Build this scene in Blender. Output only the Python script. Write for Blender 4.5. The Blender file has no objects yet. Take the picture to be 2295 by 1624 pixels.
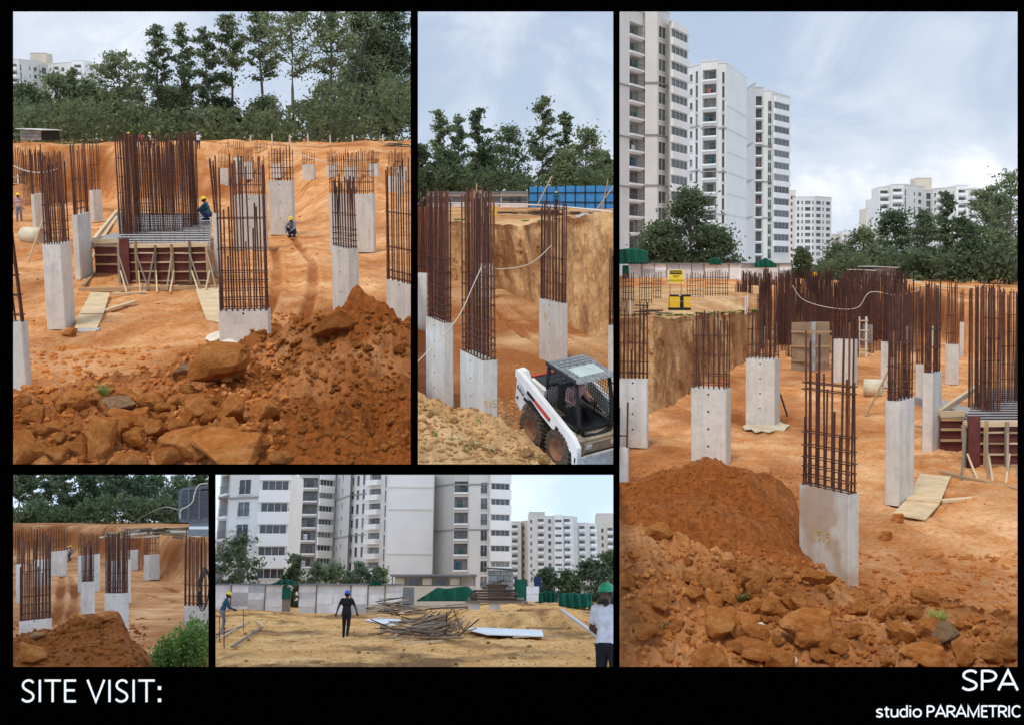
import bpy, math, random
import numpy as np
from mathutils import Matrix, Vector

# ------------------------------------------------------------------ camera, sky, sun, exposure
SC = bpy.context.scene
COL = SC.collection
W0, H0 = 2294.0, 1624.0          # layout units of the display board (its width and height)
F, CX, CY = 2400.0, 1147.0, 640.0
cam_d = bpy.data.cameras.new("camera")
cam_d.sensor_fit = 'HORIZONTAL'; cam_d.sensor_width = 36.0
cam_d.lens = 36.0 * F / W0
cam_d.shift_y = -(H0 / 2 - CY) / W0
cam_d.clip_start = 0.1; cam_d.clip_end = 3000
cam = bpy.data.objects.new("camera", cam_d); COL.objects.link(cam)
cam.rotation_euler = (math.radians(90), 0, 0)
SC.camera = cam

SUN_EL, SUN_AZ = math.radians(58), math.radians(205)   # azimuth clockwise from +Y
w = bpy.data.worlds.new("World"); SC.world = w; w.use_nodes = True
nt = w.node_tree; nt.nodes.clear()
out = nt.nodes.new("ShaderNodeOutputWorld")
sky = nt.nodes.new("ShaderNodeTexSky"); sky.sky_type = 'NISHITA'; sky.sun_disc = False
sky.sun_elevation = SUN_EL; sky.sun_rotation = SUN_AZ; sky.dust_density = 2.0; sky.air_density = 1.0
bg1 = nt.nodes.new("ShaderNodeBackground"); bg1.inputs[1].default_value = 0.105
nt.links.new(sky.outputs[0], bg1.inputs[0])
tc = nt.nodes.new("ShaderNodeTexCoord")
mp = nt.nodes.new("ShaderNodeMapping"); mp.inputs['Scale'].default_value = (1.0, 1.0, 1.5)
mp.inputs['Location'].default_value = (3.20, 1.2, 0.42)
nt.links.new(tc.outputs['Generated'], mp.inputs[0])
n1 = nt.nodes.new("ShaderNodeTexNoise"); n1.inputs['Scale'].default_value = 4.8
n1.inputs['Detail'].default_value = 9; n1.inputs['Roughness'].default_value = 0.56; n1.inputs['Distortion'].default_value = 0.5
nt.links.new(mp.outputs[0], n1.inputs['Vector'])
cr = nt.nodes.new("ShaderNodeValToRGB")
cr.color_ramp.elements[0].position = 0.42; cr.color_ramp.elements[0].color = (0.45, 0.53, 0.655, 1)
cr.color_ramp.elements[1].position = 0.70; cr.color_ramp.elements[1].color = (0.92, 0.92, 0.95, 1)
e = cr.color_ramp.elements.new(0.58); e.color = (0.61, 0.665, 0.755, 1)
nt.links.new(n1.outputs[0], cr.inputs[0])
bg2 = nt.nodes.new("ShaderNodeBackground"); bg2.inputs[1].default_value = 0.95
nt.links.new(cr.outputs[0], bg2.inputs[0])
fr = nt.nodes.new("ShaderNodeMapRange"); fr.inputs['From Min'].default_value = 0.33; fr.inputs['From Max'].default_value = 0.5
fr.inputs['To Min'].default_value = 0.62; fr.inputs['To Max'].default_value = 0.97
nt.links.new(n1.outputs[0], fr.inputs[0])
mx = nt.nodes.new("ShaderNodeMixShader")
nt.links.new(fr.outputs[0], mx.inputs[0]); nt.links.new(bg1.outputs[0], mx.inputs[1]); nt.links.new(bg2.outputs[0], mx.inputs[2])
nt.links.new(mx.outputs[0], out.inputs[0])

sun_d = bpy.data.lights.new("sun", 'SUN'); sun_d.energy = 1.5; sun_d.angle = math.radians(12); sun_d.color = (1.0, 0.96, 0.9)
sun = bpy.data.objects.new("sun", sun_d); COL.objects.link(sun)
sdir = Vector((math.sin(SUN_AZ) * math.cos(SUN_EL), math.cos(SUN_AZ) * math.cos(SUN_EL), math.sin(SUN_EL)))
sun.rotation_euler = sdir.to_track_quat('Z', 'Y').to_euler()

vs = SC.view_settings
vs.view_transform = 'Standard'; vs.look = 'None'; vs.exposure = 0.42; vs.gamma = 1.0; vs.use_curve_mapping = False

# ------------------------------------------------------------------ helpers
rng = random.Random(7)
nrg = np.random.default_rng(11)

class Pan:
    """one picture of the board: a place with its own eye level and floor"""
    def __init__(s, rect, H, h):
        s.rect = rect; s.H = H; s.h = h
        s.th = math.atan((CY - H) / F)
        s.c, s.s = math.cos(s.th), math.sin(s.th)
        s.M = Matrix.Rotation(s.th, 4, 'X')
    def ray(s, u, v):
        x = (u - CX) / F; z = -(v - CY) / F
        ly = s.c + s.s * z; lz = -s.s + s.c * z
        return x / ly, lz / ly               # local x/y, z/y
    def gp(s, u, v, z=None):                 # point of the level z seen at u,v
        if z is None: z = -s.h
        a, b = s.ray(u, v); y = z / b
        return Vector((a * y, y, z))
    def dp(s, u, v, y):                      # point at depth y seen at u,v
        a, b = s.ray(u, v)
        return Vector((a * y, y, b * y))
    def zr(s, v, y):                         # height seen at row v at depth y
        return s.ray(CX, v)[1] * y
    def xu(s, u, y, z):                      # x that shows at column u
        return (u - CX) / F * (y * s.c - z * s.s)
    def pj(s, x, y, z):
        wy = y * s.c - z * s.s; wz = y * s.s + z * s.c
        return CX + F * x / wy, CY - F * wz / wy

P1 = Pan((28, 26, 920, 1040), 300, 5.2)
P2 = Pan((936, 26, 1374, 1040), 440, 5.5)
P3 = Pan((1388, 26, 2281, 1494), 600, 5.2)
P4 = Pan((28, 1063, 467, 1494), 1150, 5.3)
P5 = Pan((482, 1063, 1374, 1494), 1325, 1.7)

REG = []
def lnk(o, parent=None):
    COL.objects.link(o)
    if parent is not None: o.parent = parent
    return o
def tag(o, label=None, cat=None, group=None, kind=None):
    if label: o["label"] = label.replace(" ,", ",")
    if cat: o["category"] = cat
    if group: o["group"] = group
    if kind: o["kind"] = kind
    return o
def thing(P, name, label, cat, loc=(0, 0, 0), rot=None, group=None):
    o = bpy.data.objects.new(name, None); o.empty_display_size = 0.2
    COL.objects.link(o)
    m = Matrix.Translation(Vector(loc))
    if rot is not None: m = m @ (rot if isinstance(rot, Matrix) else Matrix.Rotation(rot, 4, 'Z'))
    o.matrix_basis = P.M @ m if P else m
    if P: REG.append((o, P))
    return tag(o, label, cat, group)
def newmesh(name, v, f, mats=None, smooth=False, midx=None):
    me = bpy.data.meshes.new(name)
    me.from_pydata([tuple(p) for p in v], [], [tuple(q) for q in f])
    for m in (mats if isinstance(mats, (list, tuple)) else [mats]):
        if m is not None: me.materials.append(m)
    if midx is not None: me.polygons.foreach_set("material_index", np.array(midx, dtype=np.int32))
    if smooth: me.polygons.foreach_set("use_smooth", np.ones(len(me.polygons), dtype=bool))
    me.update()
    return me
def npmesh(name, v, f, mat, smooth=True, attr=None, midx=None):
    """v (n,3), f (m,k) arrays"""
    v = np.asarray(v, dtype=np.float32); f = np.asarray(f, dtype=np.int32)
    me = bpy.data.meshes.new(name); k = f.shape[1]
    me.vertices.add(len(v)); me.vertices.foreach_set("co", v.ravel())
    me.loops.add(f.size); me.loops.foreach_set("vertex_index", f.ravel())
    me.polygons.add(len(f)); me.polygons.foreach_set("loop_start", np.arange(0, f.size, k, dtype=np.int32))
    try: me.polygons.foreach_set("loop_total", np.full(len(f), k, dtype=np.int32))
    except Exception: pass
    for m in (mat if isinstance(mat, (list, tuple)) else [mat]): me.materials.append(m)
    if midx is not None: me.polygons.foreach_set("material_index", np.asarray(midx, dtype=np.int32))
    me.polygons.foreach_set("use_smooth", np.full(len(f), smooth, dtype=bool))
    if attr is not None:
        for an, av in attr.items():
            a = me.attributes.new(an, 'FLOAT', 'POINT'); a.data.foreach_set("value", np.asarray(av, dtype=np.float32))
    me.update(calc_edges=True); me.validate()
    return me
def ob(name, me, parent=None, mat4=None, P=None):
    o = bpy.data.objects.new(name, me); COL.objects.link(o)
    if parent is not None: o.parent = parent
    m = mat4 if mat4 is not None else Matrix.Identity(4)
    o.matrix_basis = (P.M @ m) if P else m
    if P: REG.append((o, P))
    return o

# shared unit shapes -------------------------------------------------
_cache = {}
CUBE_V = [(-.5, -.5, -.5), (.5, -.5, -.5), (.5, .5, -.5), (-.5, .5, -.5), (-.5, -.5, .5), (.5, -.5, .5), (.5, .5, .5), (-.5, .5, .5)]
CUBE_F = [(0, 3, 2, 1), (4, 5, 6, 7), (0, 1, 5, 4), (1, 2, 6, 5), (2, 3, 7, 6), (3, 0, 4, 7)]
def cube(mat):
    k = ('c', mat.name)
    if k not in _cache: _cache[k] = newmesh("block", CUBE_V, CUBE_F, mat)
    return _cache[k]
def rod(mat, n=6, caps=False):
    k = ('r', mat.name, n, caps)
    if k not in _cache:
        v = []; f = []
        for i in range(n):
            a = 2 * math.pi * i / n
            v += [(math.cos(a), math.sin(a), 0), (math.cos(a), math.sin(a), 1)]
        for i in range(n):
            j = (i + 1) % n; f.append((2 * i, 2 * j, 2 * j + 1, 2 * i + 1))
        if caps:
            f.append([2 * i + 1 for i in range(n)]); f.append([2 * i for i in reversed(range(n))])
        _cache[k] = newmesh("rod", v, f, mat, smooth=not caps)
    return _cache[k]
def box(name, mat, parent, c, d, rot=None, P=None):
    m = Matrix.Translation(Vector(c))
    if rot is not None: m = m @ (rot if isinstance(rot, Matrix) else Matrix.Rotation(rot, 4, 'Z'))
    m = m @ Matrix.Diagonal((d[0], d[1], d[2], 1))
    return ob(name, cube(mat), parent, m, P)
def seg_m(a, b, r, r2=None):
    a = Vector(a); b = Vector(b); d = b - a; L = d.length
    q = d.to_track_quat('Z', 'X').to_matrix().to_4x4()
    return Matrix.Translation(a) @ q @ Matrix.Diagonal((r, r2 if r2 else r, L, 1))
def bar(name, mat, parent, a, b, r, n=6, caps=False, P=None):
    return ob(name, rod(mat, n, caps), parent, seg_m(a, b, r), P)
def plank(name, mat, parent, a, b, wd, th, up=(0, 0, 1), P=None):
    """a board from a to b, wd wide and th thick"""
    a = Vector(a); b = Vector(b); d = (b - a); L = d.length; z = d.normalized()
    u = Vector(up); x = z.cross(u)
    if x.length < 1e-4: x = z.cross(Vector((1, 0, 0)))
    x.normalize(); y = z.cross(x)
    m = Matrix(((x.x, y.x, z.x, 0), (x.y, y.y, z.y, 0), (x.z, y.z, z.z, 0), (0, 0, 0, 1)))
    return ob(name, cube(mat), parent, Matrix.Translation((a + b) / 2) @ m @ Matrix.Diagonal((wd, th, L, 1)), P)

class MB:
    """collects boxes and tubes into one mesh"""
    def __init__(s): s.v = []; s.f = []; s.m = []
    def add(s, v, f, mi=0):
        o = len(s.v); s.v += [tuple(p) for p in v]; s.f += [tuple(i + o for i in q) for q in f]; s.m += [mi] * len(f); return s
    def box(s, x0, x1, y0, y1, z0, z1, mi=0, M=None):
        v = [Vector(((x0 + x1) / 2 + p[0] * (x1 - x0), (y0 + y1) / 2 + p[1] * (y1 - y0), (z0 + z1) / 2 + p[2] * (z1 - z0))) for p in CUBE_V]
        if M: v = [M @ p for p in v]
        return s.add(v, CUBE_F, mi)
    def tube(s, pts, r, n=6, mi=0, caps=True):
        pts = [Vector(p) for p in pts]; v = []; f = []
        rs = r if isinstance(r, (list, tuple)) else [r] * len(pts)
        for i, p in enumerate(pts):
            t = (pts[min(i + 1, len(pts) - 1)] - pts[max(i - 1, 0)]).normalized()
            q = t.to_track_quat('Z', 'X')
            for k in range(n):
                a = 2 * math.pi * k / n
                v.append(p + q @ Vector((rs[i] * math.cos(a), rs[i] * math.sin(a), 0)))
        for i in range(len(pts) - 1):
            for k in range(n):
                j = (k + 1) % n
                f.append((i * n + k, i * n + j, (i + 1) * n + j, (i + 1) * n + k))
        if caps:
            f.append([k for k in reversed(range(n))]); f.append([(len(pts) - 1) * n + k for k in range(n)])
        return s.add(v, f, mi)
    def prism(s, poly, ax, a, b, mi=0):
        """poly: 2-D outline, extruded along axis ax from a to b"""
        n = len(poly); v = []
        for t in (a, b):
            for p in poly:
                q = [p[0], p[1]]; q.insert(ax, t); v.append(tuple(q))
        f = [tuple(range(n - 1, -1, -1)), tuple(range(n, 2 * n))]
        for i in range(n):
            j = (i + 1) % n; f.append((i, j, n + j, n + i))
        return s.add(v, f, mi)
    def build(s, name, mats, parent=None, mat4=None, P=None, smooth=False):
        me = newmesh(name, s.v, s.f, mats, smooth, s.m)
        return ob(name, me, parent, mat4, P)

# noise ---------------------------------------------------------------
_perm = np.random.default_rng(3).random((64, 64, 64)).astype(np.float32)
def vnoise(x, y, z=0.0):
    x = np.asarray(x, dtype=np.float64); y = np.asarray(y, dtype=np.float64); z = np.zeros_like(x) + z
    xi = np.floor(x).astype(int); yi = np.floor(y).astype(int); zi = np.floor(z).astype(int)
    fx, fy, fz = x - xi, y - yi, z - zi
    fx = fx * fx * (3 - 2 * fx); fy = fy * fy * (3 - 2 * fy); fz = fz * fz * (3 - 2 * fz)
    x0, y0, z0 = xi & 63, yi & 63, zi & 63; x1, y1, z1 = (xi + 1) & 63, (yi + 1) & 63, (zi + 1) & 63
    p = _perm
    a = p[x0, y0, z0] * (1 - fx) + p[x1, y0, z0] * fx; b = p[x0, y1, z0] * (1 - fx) + p[x1, y1, z0] * fx
    c = p[x0, y0, z1] * (1 - fx) + p[x1, y0, z1] * fx; d = p[x0, y1, z1] * (1 - fx) + p[x1, y1, z1] * fx
    return ((a * (1 - fy) + b * fy) * (1 - fz) + (c * (1 - fy) + d * fy) * fz) * 2 - 1
def fbm(x, y, z=0.0, o=4, g=0.5):
    r = 0; a = 1.0; s = 1.0
    for i in range(o):
        r = r + a * vnoise(np.asarray(x) * s + 17.3 * i, np.asarray(y) * s + 5.1 * i, np.asarray(z) * s + 3.7 * i); a *= g; s *= 2.03
    return r
# ------------------------------------------------------------------ materials
def mat_new(name):
    m = bpy.data.materials.new(name); m.use_nodes = True
    nt = m.node_tree; b = nt.nodes["Principled BSDF"]
    return m, nt, b
def _noise(nt, scale, detail=5, rough=0.6, vec=None, dist=0):
    n = nt.nodes.new("ShaderNodeTexNoise"); n.inputs['Scale'].default_value = scale
    n.inputs['Detail'].default_value = detail; n.inputs['Roughness'].default_value = rough; n.inputs['Distortion'].default_value = dist
    if vec is not None: nt.links.new(vec, n.inputs['Vector'])
    return n
def _ramp(nt, src, stops):
    r = nt.nodes.new("ShaderNodeValToRGB"); el = r.color_ramp.elements
    el[0].position, el[0].color = stops[0][0], (*stops[0][1], 1)
    el[1].position, el[1].color = stops[-1][0], (*stops[-1][1], 1)
    for p, c in stops[1:-1]:
        q = el.new(p); q.color = (*c, 1)
    nt.links.new(src, r.inputs[0]); return r
def _mix(nt, a, b, fac, mode='MIX'):
    m = nt.nodes.new("ShaderNodeMix"); m.data_type = 'RGBA'; m.blend_type = mode
    for s, i in ((a, 6), (b, 7)):
        if isinstance(s, tuple): m.inputs[i].default_value = (*s, 1)
        else: nt.links.new(s, m.inputs[i])
    if isinstance(fac, (int, float)): m.inputs[0].default_value = fac
    else: nt.links.new(fac, m.inputs[0])
    return m.outputs[2]
def _bump(nt, b, src, strength, dist):
    n = nt.nodes.new("ShaderNodeBump"); n.inputs['Strength'].default_value = strength; n.inputs['Distance'].default_value = dist
    nt.links.new(src, n.inputs['Height']); nt.links.new(n.outputs[0], b.inputs['Normal']); return n
def simple(name, col, rough=0.7, var=0.12, scale=6.0, metal=0.0, bump=0.0, coords='Object', spec=0.3, randobj=0.0):
    """a plain colour with mottled wear"""
    m, nt, b = mat_new(name)
    tcn = nt.nodes.new("ShaderNodeTexCoord")
    vec = nt.nodes.new("ShaderNodeNewGeometry").outputs['Position'] if coords == 'Position' else tcn.outputs[coords]
    n = _noise(nt, scale, 6, 0.65, vec)
    lo = tuple(c * (1 - var) for c in col); hi = tuple(min(1, c * (1 + var)) for c in col)
    r = _ramp(nt, n.outputs[0], [(0.3, lo), (0.7, hi)])
    c = r.outputs[0]
    if randobj:
        oi = nt.nodes.new("ShaderNodeObjectInfo")
        rr = _ramp(nt, oi.outputs['Random'], [(0, (1 - randobj,) * 3), (1, (1 + randobj,) * 3)])
        c = _mix(nt, c, rr.outputs[0], 1.0, 'MULTIPLY')
    nt.links.new(c, b.inputs['Base Color'])
    b.inputs['Roughness'].default_value = rough; b.inputs['Metallic'].default_value = metal
    b.inputs['Specular IOR Level'].default_value = spec
    if bump: _bump(nt, b, n.outputs[0], 0.6, bump)
    return m

def soil(name, dry, mid, wet, k=1.0, bump=0.05):
    """earth: attribute 'wet' says how freshly dug (darker, redder) it is"""
    m, nt, b = mat_new(name)
    pos = nt.nodes.new("ShaderNodeNewGeometry").outputs['Position']
    at = nt.nodes.new("ShaderNodeAttribute"); at.attribute_name = "wet"
    big = _noise(nt, 0.33 * k, 8, 0.66, pos, 0.8)
    med = _noise(nt, 1.1 * k, 9, 0.74, pos, 0.3)
    fin = _noise(nt, 9.0 * k, 8, 0.75, pos)
    c1 = _ramp(nt, big.outputs[0], [(0.38, tuple(x * .82 for x in mid)), (0.47, mid), (0.60, dry)]).outputs[0]
    c2 = _ramp(nt, med.outputs[0], [(0.30, tuple(x * 0.5 for x in mid)), (0.46, mid), (0.64, dry)]).outputs[0]
    c = _mix(nt, c1, c2, 0.55)
    ad = nt.nodes.new("ShaderNodeMath"); ad.operation = 'MULTIPLY_ADD'
    nt.links.new(med.outputs[0], ad.inputs[0]); ad.inputs[1].default_value = 0.7
    sb = nt.nodes.new("ShaderNodeMath"); sb.operation = 'SUBTRACT'; nt.links.new(at.outputs['Fac'], sb.inputs[0]); sb.inputs[1].default_value = 0.35
    nt.links.new(sb.outputs[0], ad.inputs[2])
    cl = nt.nodes.new("ShaderNodeClamp"); nt.links.new(ad.outputs[0], cl.inputs[0])
    wc = _ramp(nt, fin.outputs[0], [(0.3, tuple(x * 0.7 for x in wet)), (0.55, wet), (0.8, tuple(min(1, x * 1.5) for x in wet))]).outputs[0]
    c = _mix(nt, c, wc, cl.outputs[0])
    f2 = _ramp(nt, fin.outputs[0], [(0.32, (0.55, 0.52, 0.50)), (0.5, (1.0, 1.0, 1.0)), (0.75, (1.25, 1.24, 1.2))]).outputs[0]
    c = _mix(nt, c, f2, 0.85, 'MULTIPLY')
    nt.links.new(c, b.inputs['Base Color']); b.inputs['Roughness'].default_value = 0.95; b.inputs['Specular IOR Level'].default_value = 0.1
    sm = nt.nodes.new("ShaderNodeMath"); sm.operation = 'ADD'
    nt.links.new(fin.outputs[0], sm.inputs[0]); nt.links.new(med.outputs[0], sm.inputs[1])
    _bump(nt, b, sm.outputs[0], 0.9, bump)
    return m
SOIL = soil("earth", (0.86, 0.52, 0.27), (0.62, 0.25, 0.078), (0.30, 0.090, 0.020))
SOIL_SAND = soil("sandy_earth", (0.84, 0.60, 0.34), (0.62, 0.36, 0.155), (0.36, 0.13, 0.04))
SOIL_CUT = soil("cut_earth", (0.66, 0.42, 0.205), (0.42, 0.215, 0.088), (0.23, 0.095, 0.035))
SOIL_TAN = soil("tan_earth", (0.92, 0.57, 0.25), (0.70, 0.345, 0.105), (0.25, 0.13, 0.05))

def clodmat(name, a, bcol, ccol):
    m, nt, b = mat_new(name)
    tcn = nt.nodes.new("ShaderNodeTexCoord"); oi = nt.nodes.new("ShaderNodeObjectInfo")
    n = _noise(nt, 1.6, 8, 0.7, tcn.outputs['Object'], 0.4); n2 = _noise(nt, 9, 6, 0.75, tcn.outputs['Object'])
    c = _ramp(nt, n.outputs[0], [(0.3, a), (0.5, bcol), (0.72, ccol)]).outputs[0]
    rr = _ramp(nt, oi.outputs['Random'], [(0, (0.88, 0.86, 0.84)), (1, (1.18, 1.15, 1.12))]).outputs[0]
    c = _mix(nt, c, rr, 1.0, 'MULTIPLY')
    c = _mix(nt, c, _ramp(nt, n2.outputs[0], [(0.3, (0.8, 0.78, 0.76)), (0.7, (1.15, 1.15, 1.15))]).outputs[0], 0.8, 'MULTIPLY')
    nt.links.new(c, b.inputs['Base Color']); b.inputs['Roughness'].default_value = 1.0; b.inputs['Specular IOR Level'].default_value = 0.0
    sm = nt.nodes.new("ShaderNodeMath"); sm.operation = 'ADD'; nt.links.new(n.outputs[0], sm.inputs[0]); nt.links.new(n2.outputs[0], sm.inputs[1])
    _bump(nt, b, sm.outputs[0], 0.9, 0.12)
    return m
CLOD = clodmat("clod_earth", (0.46, 0.148, 0.036), (0.66, 0.25, 0.07), (0.84, 0.42, 0.165))
CLOD_DARK = clodmat("clod_dark_earth", (0.26, 0.085, 0.02), (0.38, 0.135, 0.036), (0.50, 0.20, 0.062))
CLOD_SAND = clodmat("clod_sand", (0.36, 0.19, 0.08), (0.58, 0.35, 0.16), (0.70, 0.48, 0.26))
CLOD_GREY = clodmat("clod_grey", (0.34, 0.19, 0.10), (0.47, 0.29, 0.165), (0.60, 0.42, 0.26))
STONE_PALE = simple("pale_stone", (0.72, 0.66, 0.52), 0.9, 0.2, 3, bump=0.05)

def concrete(name, col, stain=0.0):
    m, nt, b = mat_new(name)
    pos = nt.nodes.new("ShaderNodeNewGeometry").outputs['Position']
    n = _noise(nt, 1.1, 7, 0.65, pos, 0.3); n2 = _noise(nt, 7.0, 7, 0.7, pos)
    mp = nt.nodes.new("ShaderNodeMapping"); mp.inputs['Scale'].default_value = (4.5, 4.5, 0.25); nt.links.new(pos, mp.inputs[0])
    n3 = _noise(nt, 1.3, 4, 0.6, mp.outputs[0])
    c = _ramp(nt, n.outputs[0], [(0.3, tuple(x * 0.84 for x in col)), (0.68, tuple(min(1, x * 1.10) for x in col))]).outputs[0]
    c = _mix(nt, c, _ramp(nt, n2.outputs[0], [(0.28, (0.80, 0.80, 0.79)), (0.5, (1, 1, 1)), (0.8, (1.06, 1.06, 1.05))]).outputs[0], 0.8, 'MULTIPLY')
    c = _mix(nt, c, _ramp(nt, n3.outputs[0], [(0.33, (0.80, 0.79, 0.76)), (0.6, (1, 1, 1))]).outputs[0], 0.7, 'MULTIPLY')
    if stain:
        n4 = _noise(nt, 0.9, 3, 0.5, pos)
        fac = _ramp(nt, n4.outputs[0], [(0.52, (0, 0, 0)), (0.58, (stain, stain, stain))]).outputs[0]
        c = _mix(nt, c, (0.42, 0.25, 0.13), fac)
    nt.links.new(c, b.inputs['Base Color']); b.inputs['Roughness'].default_value = 0.85; b.inputs['Specular IOR Level'].default_value = 0.25
    _bump(nt, b, n2.outputs[0], 0.35, 0.02)
    return m
CONC = concrete("concrete", (0.68, 0.65, 0.59))
CONC_ST = concrete("concrete_muddy", (0.66, 0.63, 0.57), 0.6)
CONC_D = concrete("concrete_grey", (0.36, 0.35, 0.33))
LEAN = concrete("lean_concrete", (0.62, 0.53, 0.38), 0.35)
HOLE = simple("hole_shade", (0.02, 0.018, 0.016), 0.9, 0.1)  # near-black colour standing in for the shade inside holes and slots
RUST = simple("rusty_steel", (0.088, 0.036, 0.026), 0.75, 0.45, 5, bump=0.0, coords='Position', randobj=0.35)
RUST2 = simple("rusty_steel_bright", (0.17, 0.065, 0.034), 0.8, 0.4, 5, coords='Position', randobj=0.3)
WOOD = simple("raw_timber", (0.40, 0.265, 0.145), 0.8, 0.3, 9, coords='Object', randobj=0.25)
WOOD_P = simple("pale_timber", (0.60, 0.46, 0.29), 0.8, 0.22, 9, randobj=0.2)
WOOD_G = simple("grey_timber", (0.25, 0.20, 0.15), 0.85, 0.35, 9, randobj=0.35)
WOOD_D = simple("dark_timber", (0.085, 0.05, 0.032), 0.85, 0.35, 9, randobj=0.3)
PLY = simple("red_film_plywood", (0.125, 0.033, 0.028), 0.55, 0.35, 3, coords='Position')
PLY_B = simple("brown_plywood", (0.30, 0.21, 0.13), 0.7, 0.25, 2, coords='Position')
PLY_Y = simple("muddy_plywood", (0.62, 0.46, 0.27), 0.85, 0.22, 2.5, coords='Position', bump=0.02)
STEEL = simple("galvanised_steel", (0.50, 0.51, 0.52), 0.45, 0.2, 4, metal=0.5)
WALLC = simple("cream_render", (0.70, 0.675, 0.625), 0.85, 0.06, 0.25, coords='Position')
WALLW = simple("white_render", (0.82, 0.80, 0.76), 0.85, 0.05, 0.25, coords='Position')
WALLG = simple("grey_and_shaded_render", (0.54, 0.525, 0.49), 0.85, 0.07, 0.25, coords='Position')  # also carries the recessed wing's shadow as colour
WALLB = simple("beige_render", (0.66, 0.59, 0.48), 0.85, 0.07, 0.25, coords='Position')
BANDM = simple("dark_band", (0.30, 0.28, 0.26), 0.8, 0.1, 1)
FRAMEW = simple("window_frame", (0.62, 0.61, 0.58), 0.5, 0.06, 2)
LOGG = simple("shaded_loggia_wall", (0.27, 0.255, 0.235), 0.85, 0.15, 0.6, coords='Position', randobj=0.3)  # back wall darkened, the recess shade is put into its colour
RAILM = simple("railing_steel", (0.13, 0.14, 0.14), 0.5, 0.1, 2)
NETG = simple("green_shade_net", (0.008, 0.115, 0.075), 0.75, 0.3, 3, coords='Position', bump=0.03)
def glassm(name, col):
    m, nt, b = mat_new(name)
    oi = nt.nodes.new("ShaderNodeObjectInfo"); tcn = nt.nodes.new("ShaderNodeTexCoord")
    r = _ramp(nt, oi.outputs['Random'], [(0, tuple(c * 0.5 for c in col)), (0.55, col), (0.86, tuple(c * 1.7 for c in col)), (1, (0.30, 0.29, 0.27))])
    n = _noise(nt, 2.0, 3, 0.5, tcn.outputs['Object'])
    c = _mix(nt, r.outputs[0], _ramp(nt, n.outputs[0], [(0.35, (0.6, 0.6, 0.6)), (0.65, (1.25, 1.25, 1.25))]).outputs[0], 0.7, 'MULTIPLY')
    nt.links.new(c, b.inputs['Base Color']); b.inputs['Roughness'].default_value = 0.12; b.inputs['Specular IOR Level'].default_value = 0.6
    return m
GLASS = glassm("window_glass", (0.085, 0.095, 0.10))
def leafm(name, dark, mid, light, tr=0.25):
    m, nt, b = mat_new(name)
    g = nt.nodes.new("ShaderNodeNewGeometry")
    oi = nt.nodes.new("ShaderNodeObjectInfo")
    c = _ramp(nt, g.outputs['Random Per Island'], [(0, dark), (0.5, mid), (1, light)]).outputs[0]
    n = _noise(nt, 0.45, 3, 0.6, g.outputs['Position'])
    c = _mix(nt, c, _ramp(nt, n.outputs[0], [(0.35, (0.62, 0.66, 0.66)), (0.65, (1.2, 1.15, 1.0))]).outputs[0], 0.8, 'MULTIPLY')
    c = _mix(nt, c, _ramp(nt, oi.outputs['Random'], [(0, (0.75, 0.8, 0.8)), (1, (1.2, 1.15, 1.0))]).outputs[0], 0.8, 'MULTIPLY')
    nt.links.new(c, b.inputs['Base Color']); b.inputs['Roughness'].default_value = 0.7; b.inputs['Specular IOR Level'].default_value = 0.25
    t = nt.nodes.new("ShaderNodeBsdfTranslucent"); nt.links.new(c, t.inputs[0])
    mx = nt.nodes.new("ShaderNodeMixShader"); mx.inputs[0].default_value = tr
    nt.links.new(b.outputs[0], mx.inputs[1]); nt.links.new(t.outputs[0], mx.inputs[2])
    nt.links.new(mx.outputs[0], nt.nodes["Material Output"].inputs[0])
    return m
LEAF = leafm("forest_leaf", (0.17, 0.22, 0.145), (0.235, 0.29, 0.185), (0.31, 0.375, 0.23), .5)
LEAF_D = leafm("dark_leaf", (0.108, 0.148, 0.098), (0.155, 0.205, 0.122), (0.21, 0.27, 0.15), .5)
LEAF_L = leafm("bright_leaf", (0.14, 0.23, 0.05), (0.26, 0.40, 0.10), (0.42, 0.56, 0.20), .45)
GRASS = leafm("grass_blade", (0.10, 0.15, 0.04), (0.17, 0.25, 0.07), (0.34, 0.36, 0.16))
BARK = simple("tree_bark", (0.19, 0.16, 0.13), 0.9, 0.3, 5, coords='Position')
PIPEW = simple("white_pipe", (0.72, 0.70, 0.66), 0.6, 0.15, 3)
CREAM = simple("cream_concrete_pipe", (0.66, 0.58, 0.42), 0.8, 0.15, 3)
ROPE = simple("pale_rope", (0.62, 0.55, 0.42), 0.9, 0.15, 8)
BLACKM = simple("black_paint", (0.016, 0.016, 0.017), 0.45, 0.25, 4)
TYRE = simple("muddy_tyre", (0.085, 0.06, 0.042), 0.9, 0.6, 6, bump=0.03)
RIM = simple("muddy_orange_rim", (0.24, 0.115, 0.06), 0.8, 0.35, 6)
LWHITE = simple("loader_white_paint", (0.76, 0.75, 0.72), 0.5, 0.10, 3)
LRED = simple("loader_red_paint", (0.50, 0.045, 0.025), 0.45, 0.15, 3)
LGREY = simple("dusty_grey_paint", (0.30, 0.31, 0.315), 0.7, 0.35, 5)
LROOF = simple("speckled_roof_paint", (0.20, 0.215, 0.22), 0.75, 0.7, 14)
LDIRT = simple("muddy_paint", (0.30, 0.235, 0.165), 0.85, 0.45, 5)
YELLOW = simple("yellow_paint", (0.80, 0.50, 0.03), 0.5, 0.12, 3)
SIGNY = simple("sign_yellow", (0.85, 0.66, 0.05), 0.5, 0.05, 3)
BLUE = simple("blue_sheet", (0.06, 0.30, 0.68), 0.6, 0.18, 1.2, coords='Position')
GREYS = simple("grey_shed_wall", (0.20, 0.215, 0.225), 0.7, 0.15, 1.0, coords='Position')
WHITES = simple("whitish_metal_sheet", (0.76, 0.755, 0.74), 0.55, 0.18, 1.3, coords='Position', randobj=0.2)
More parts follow.
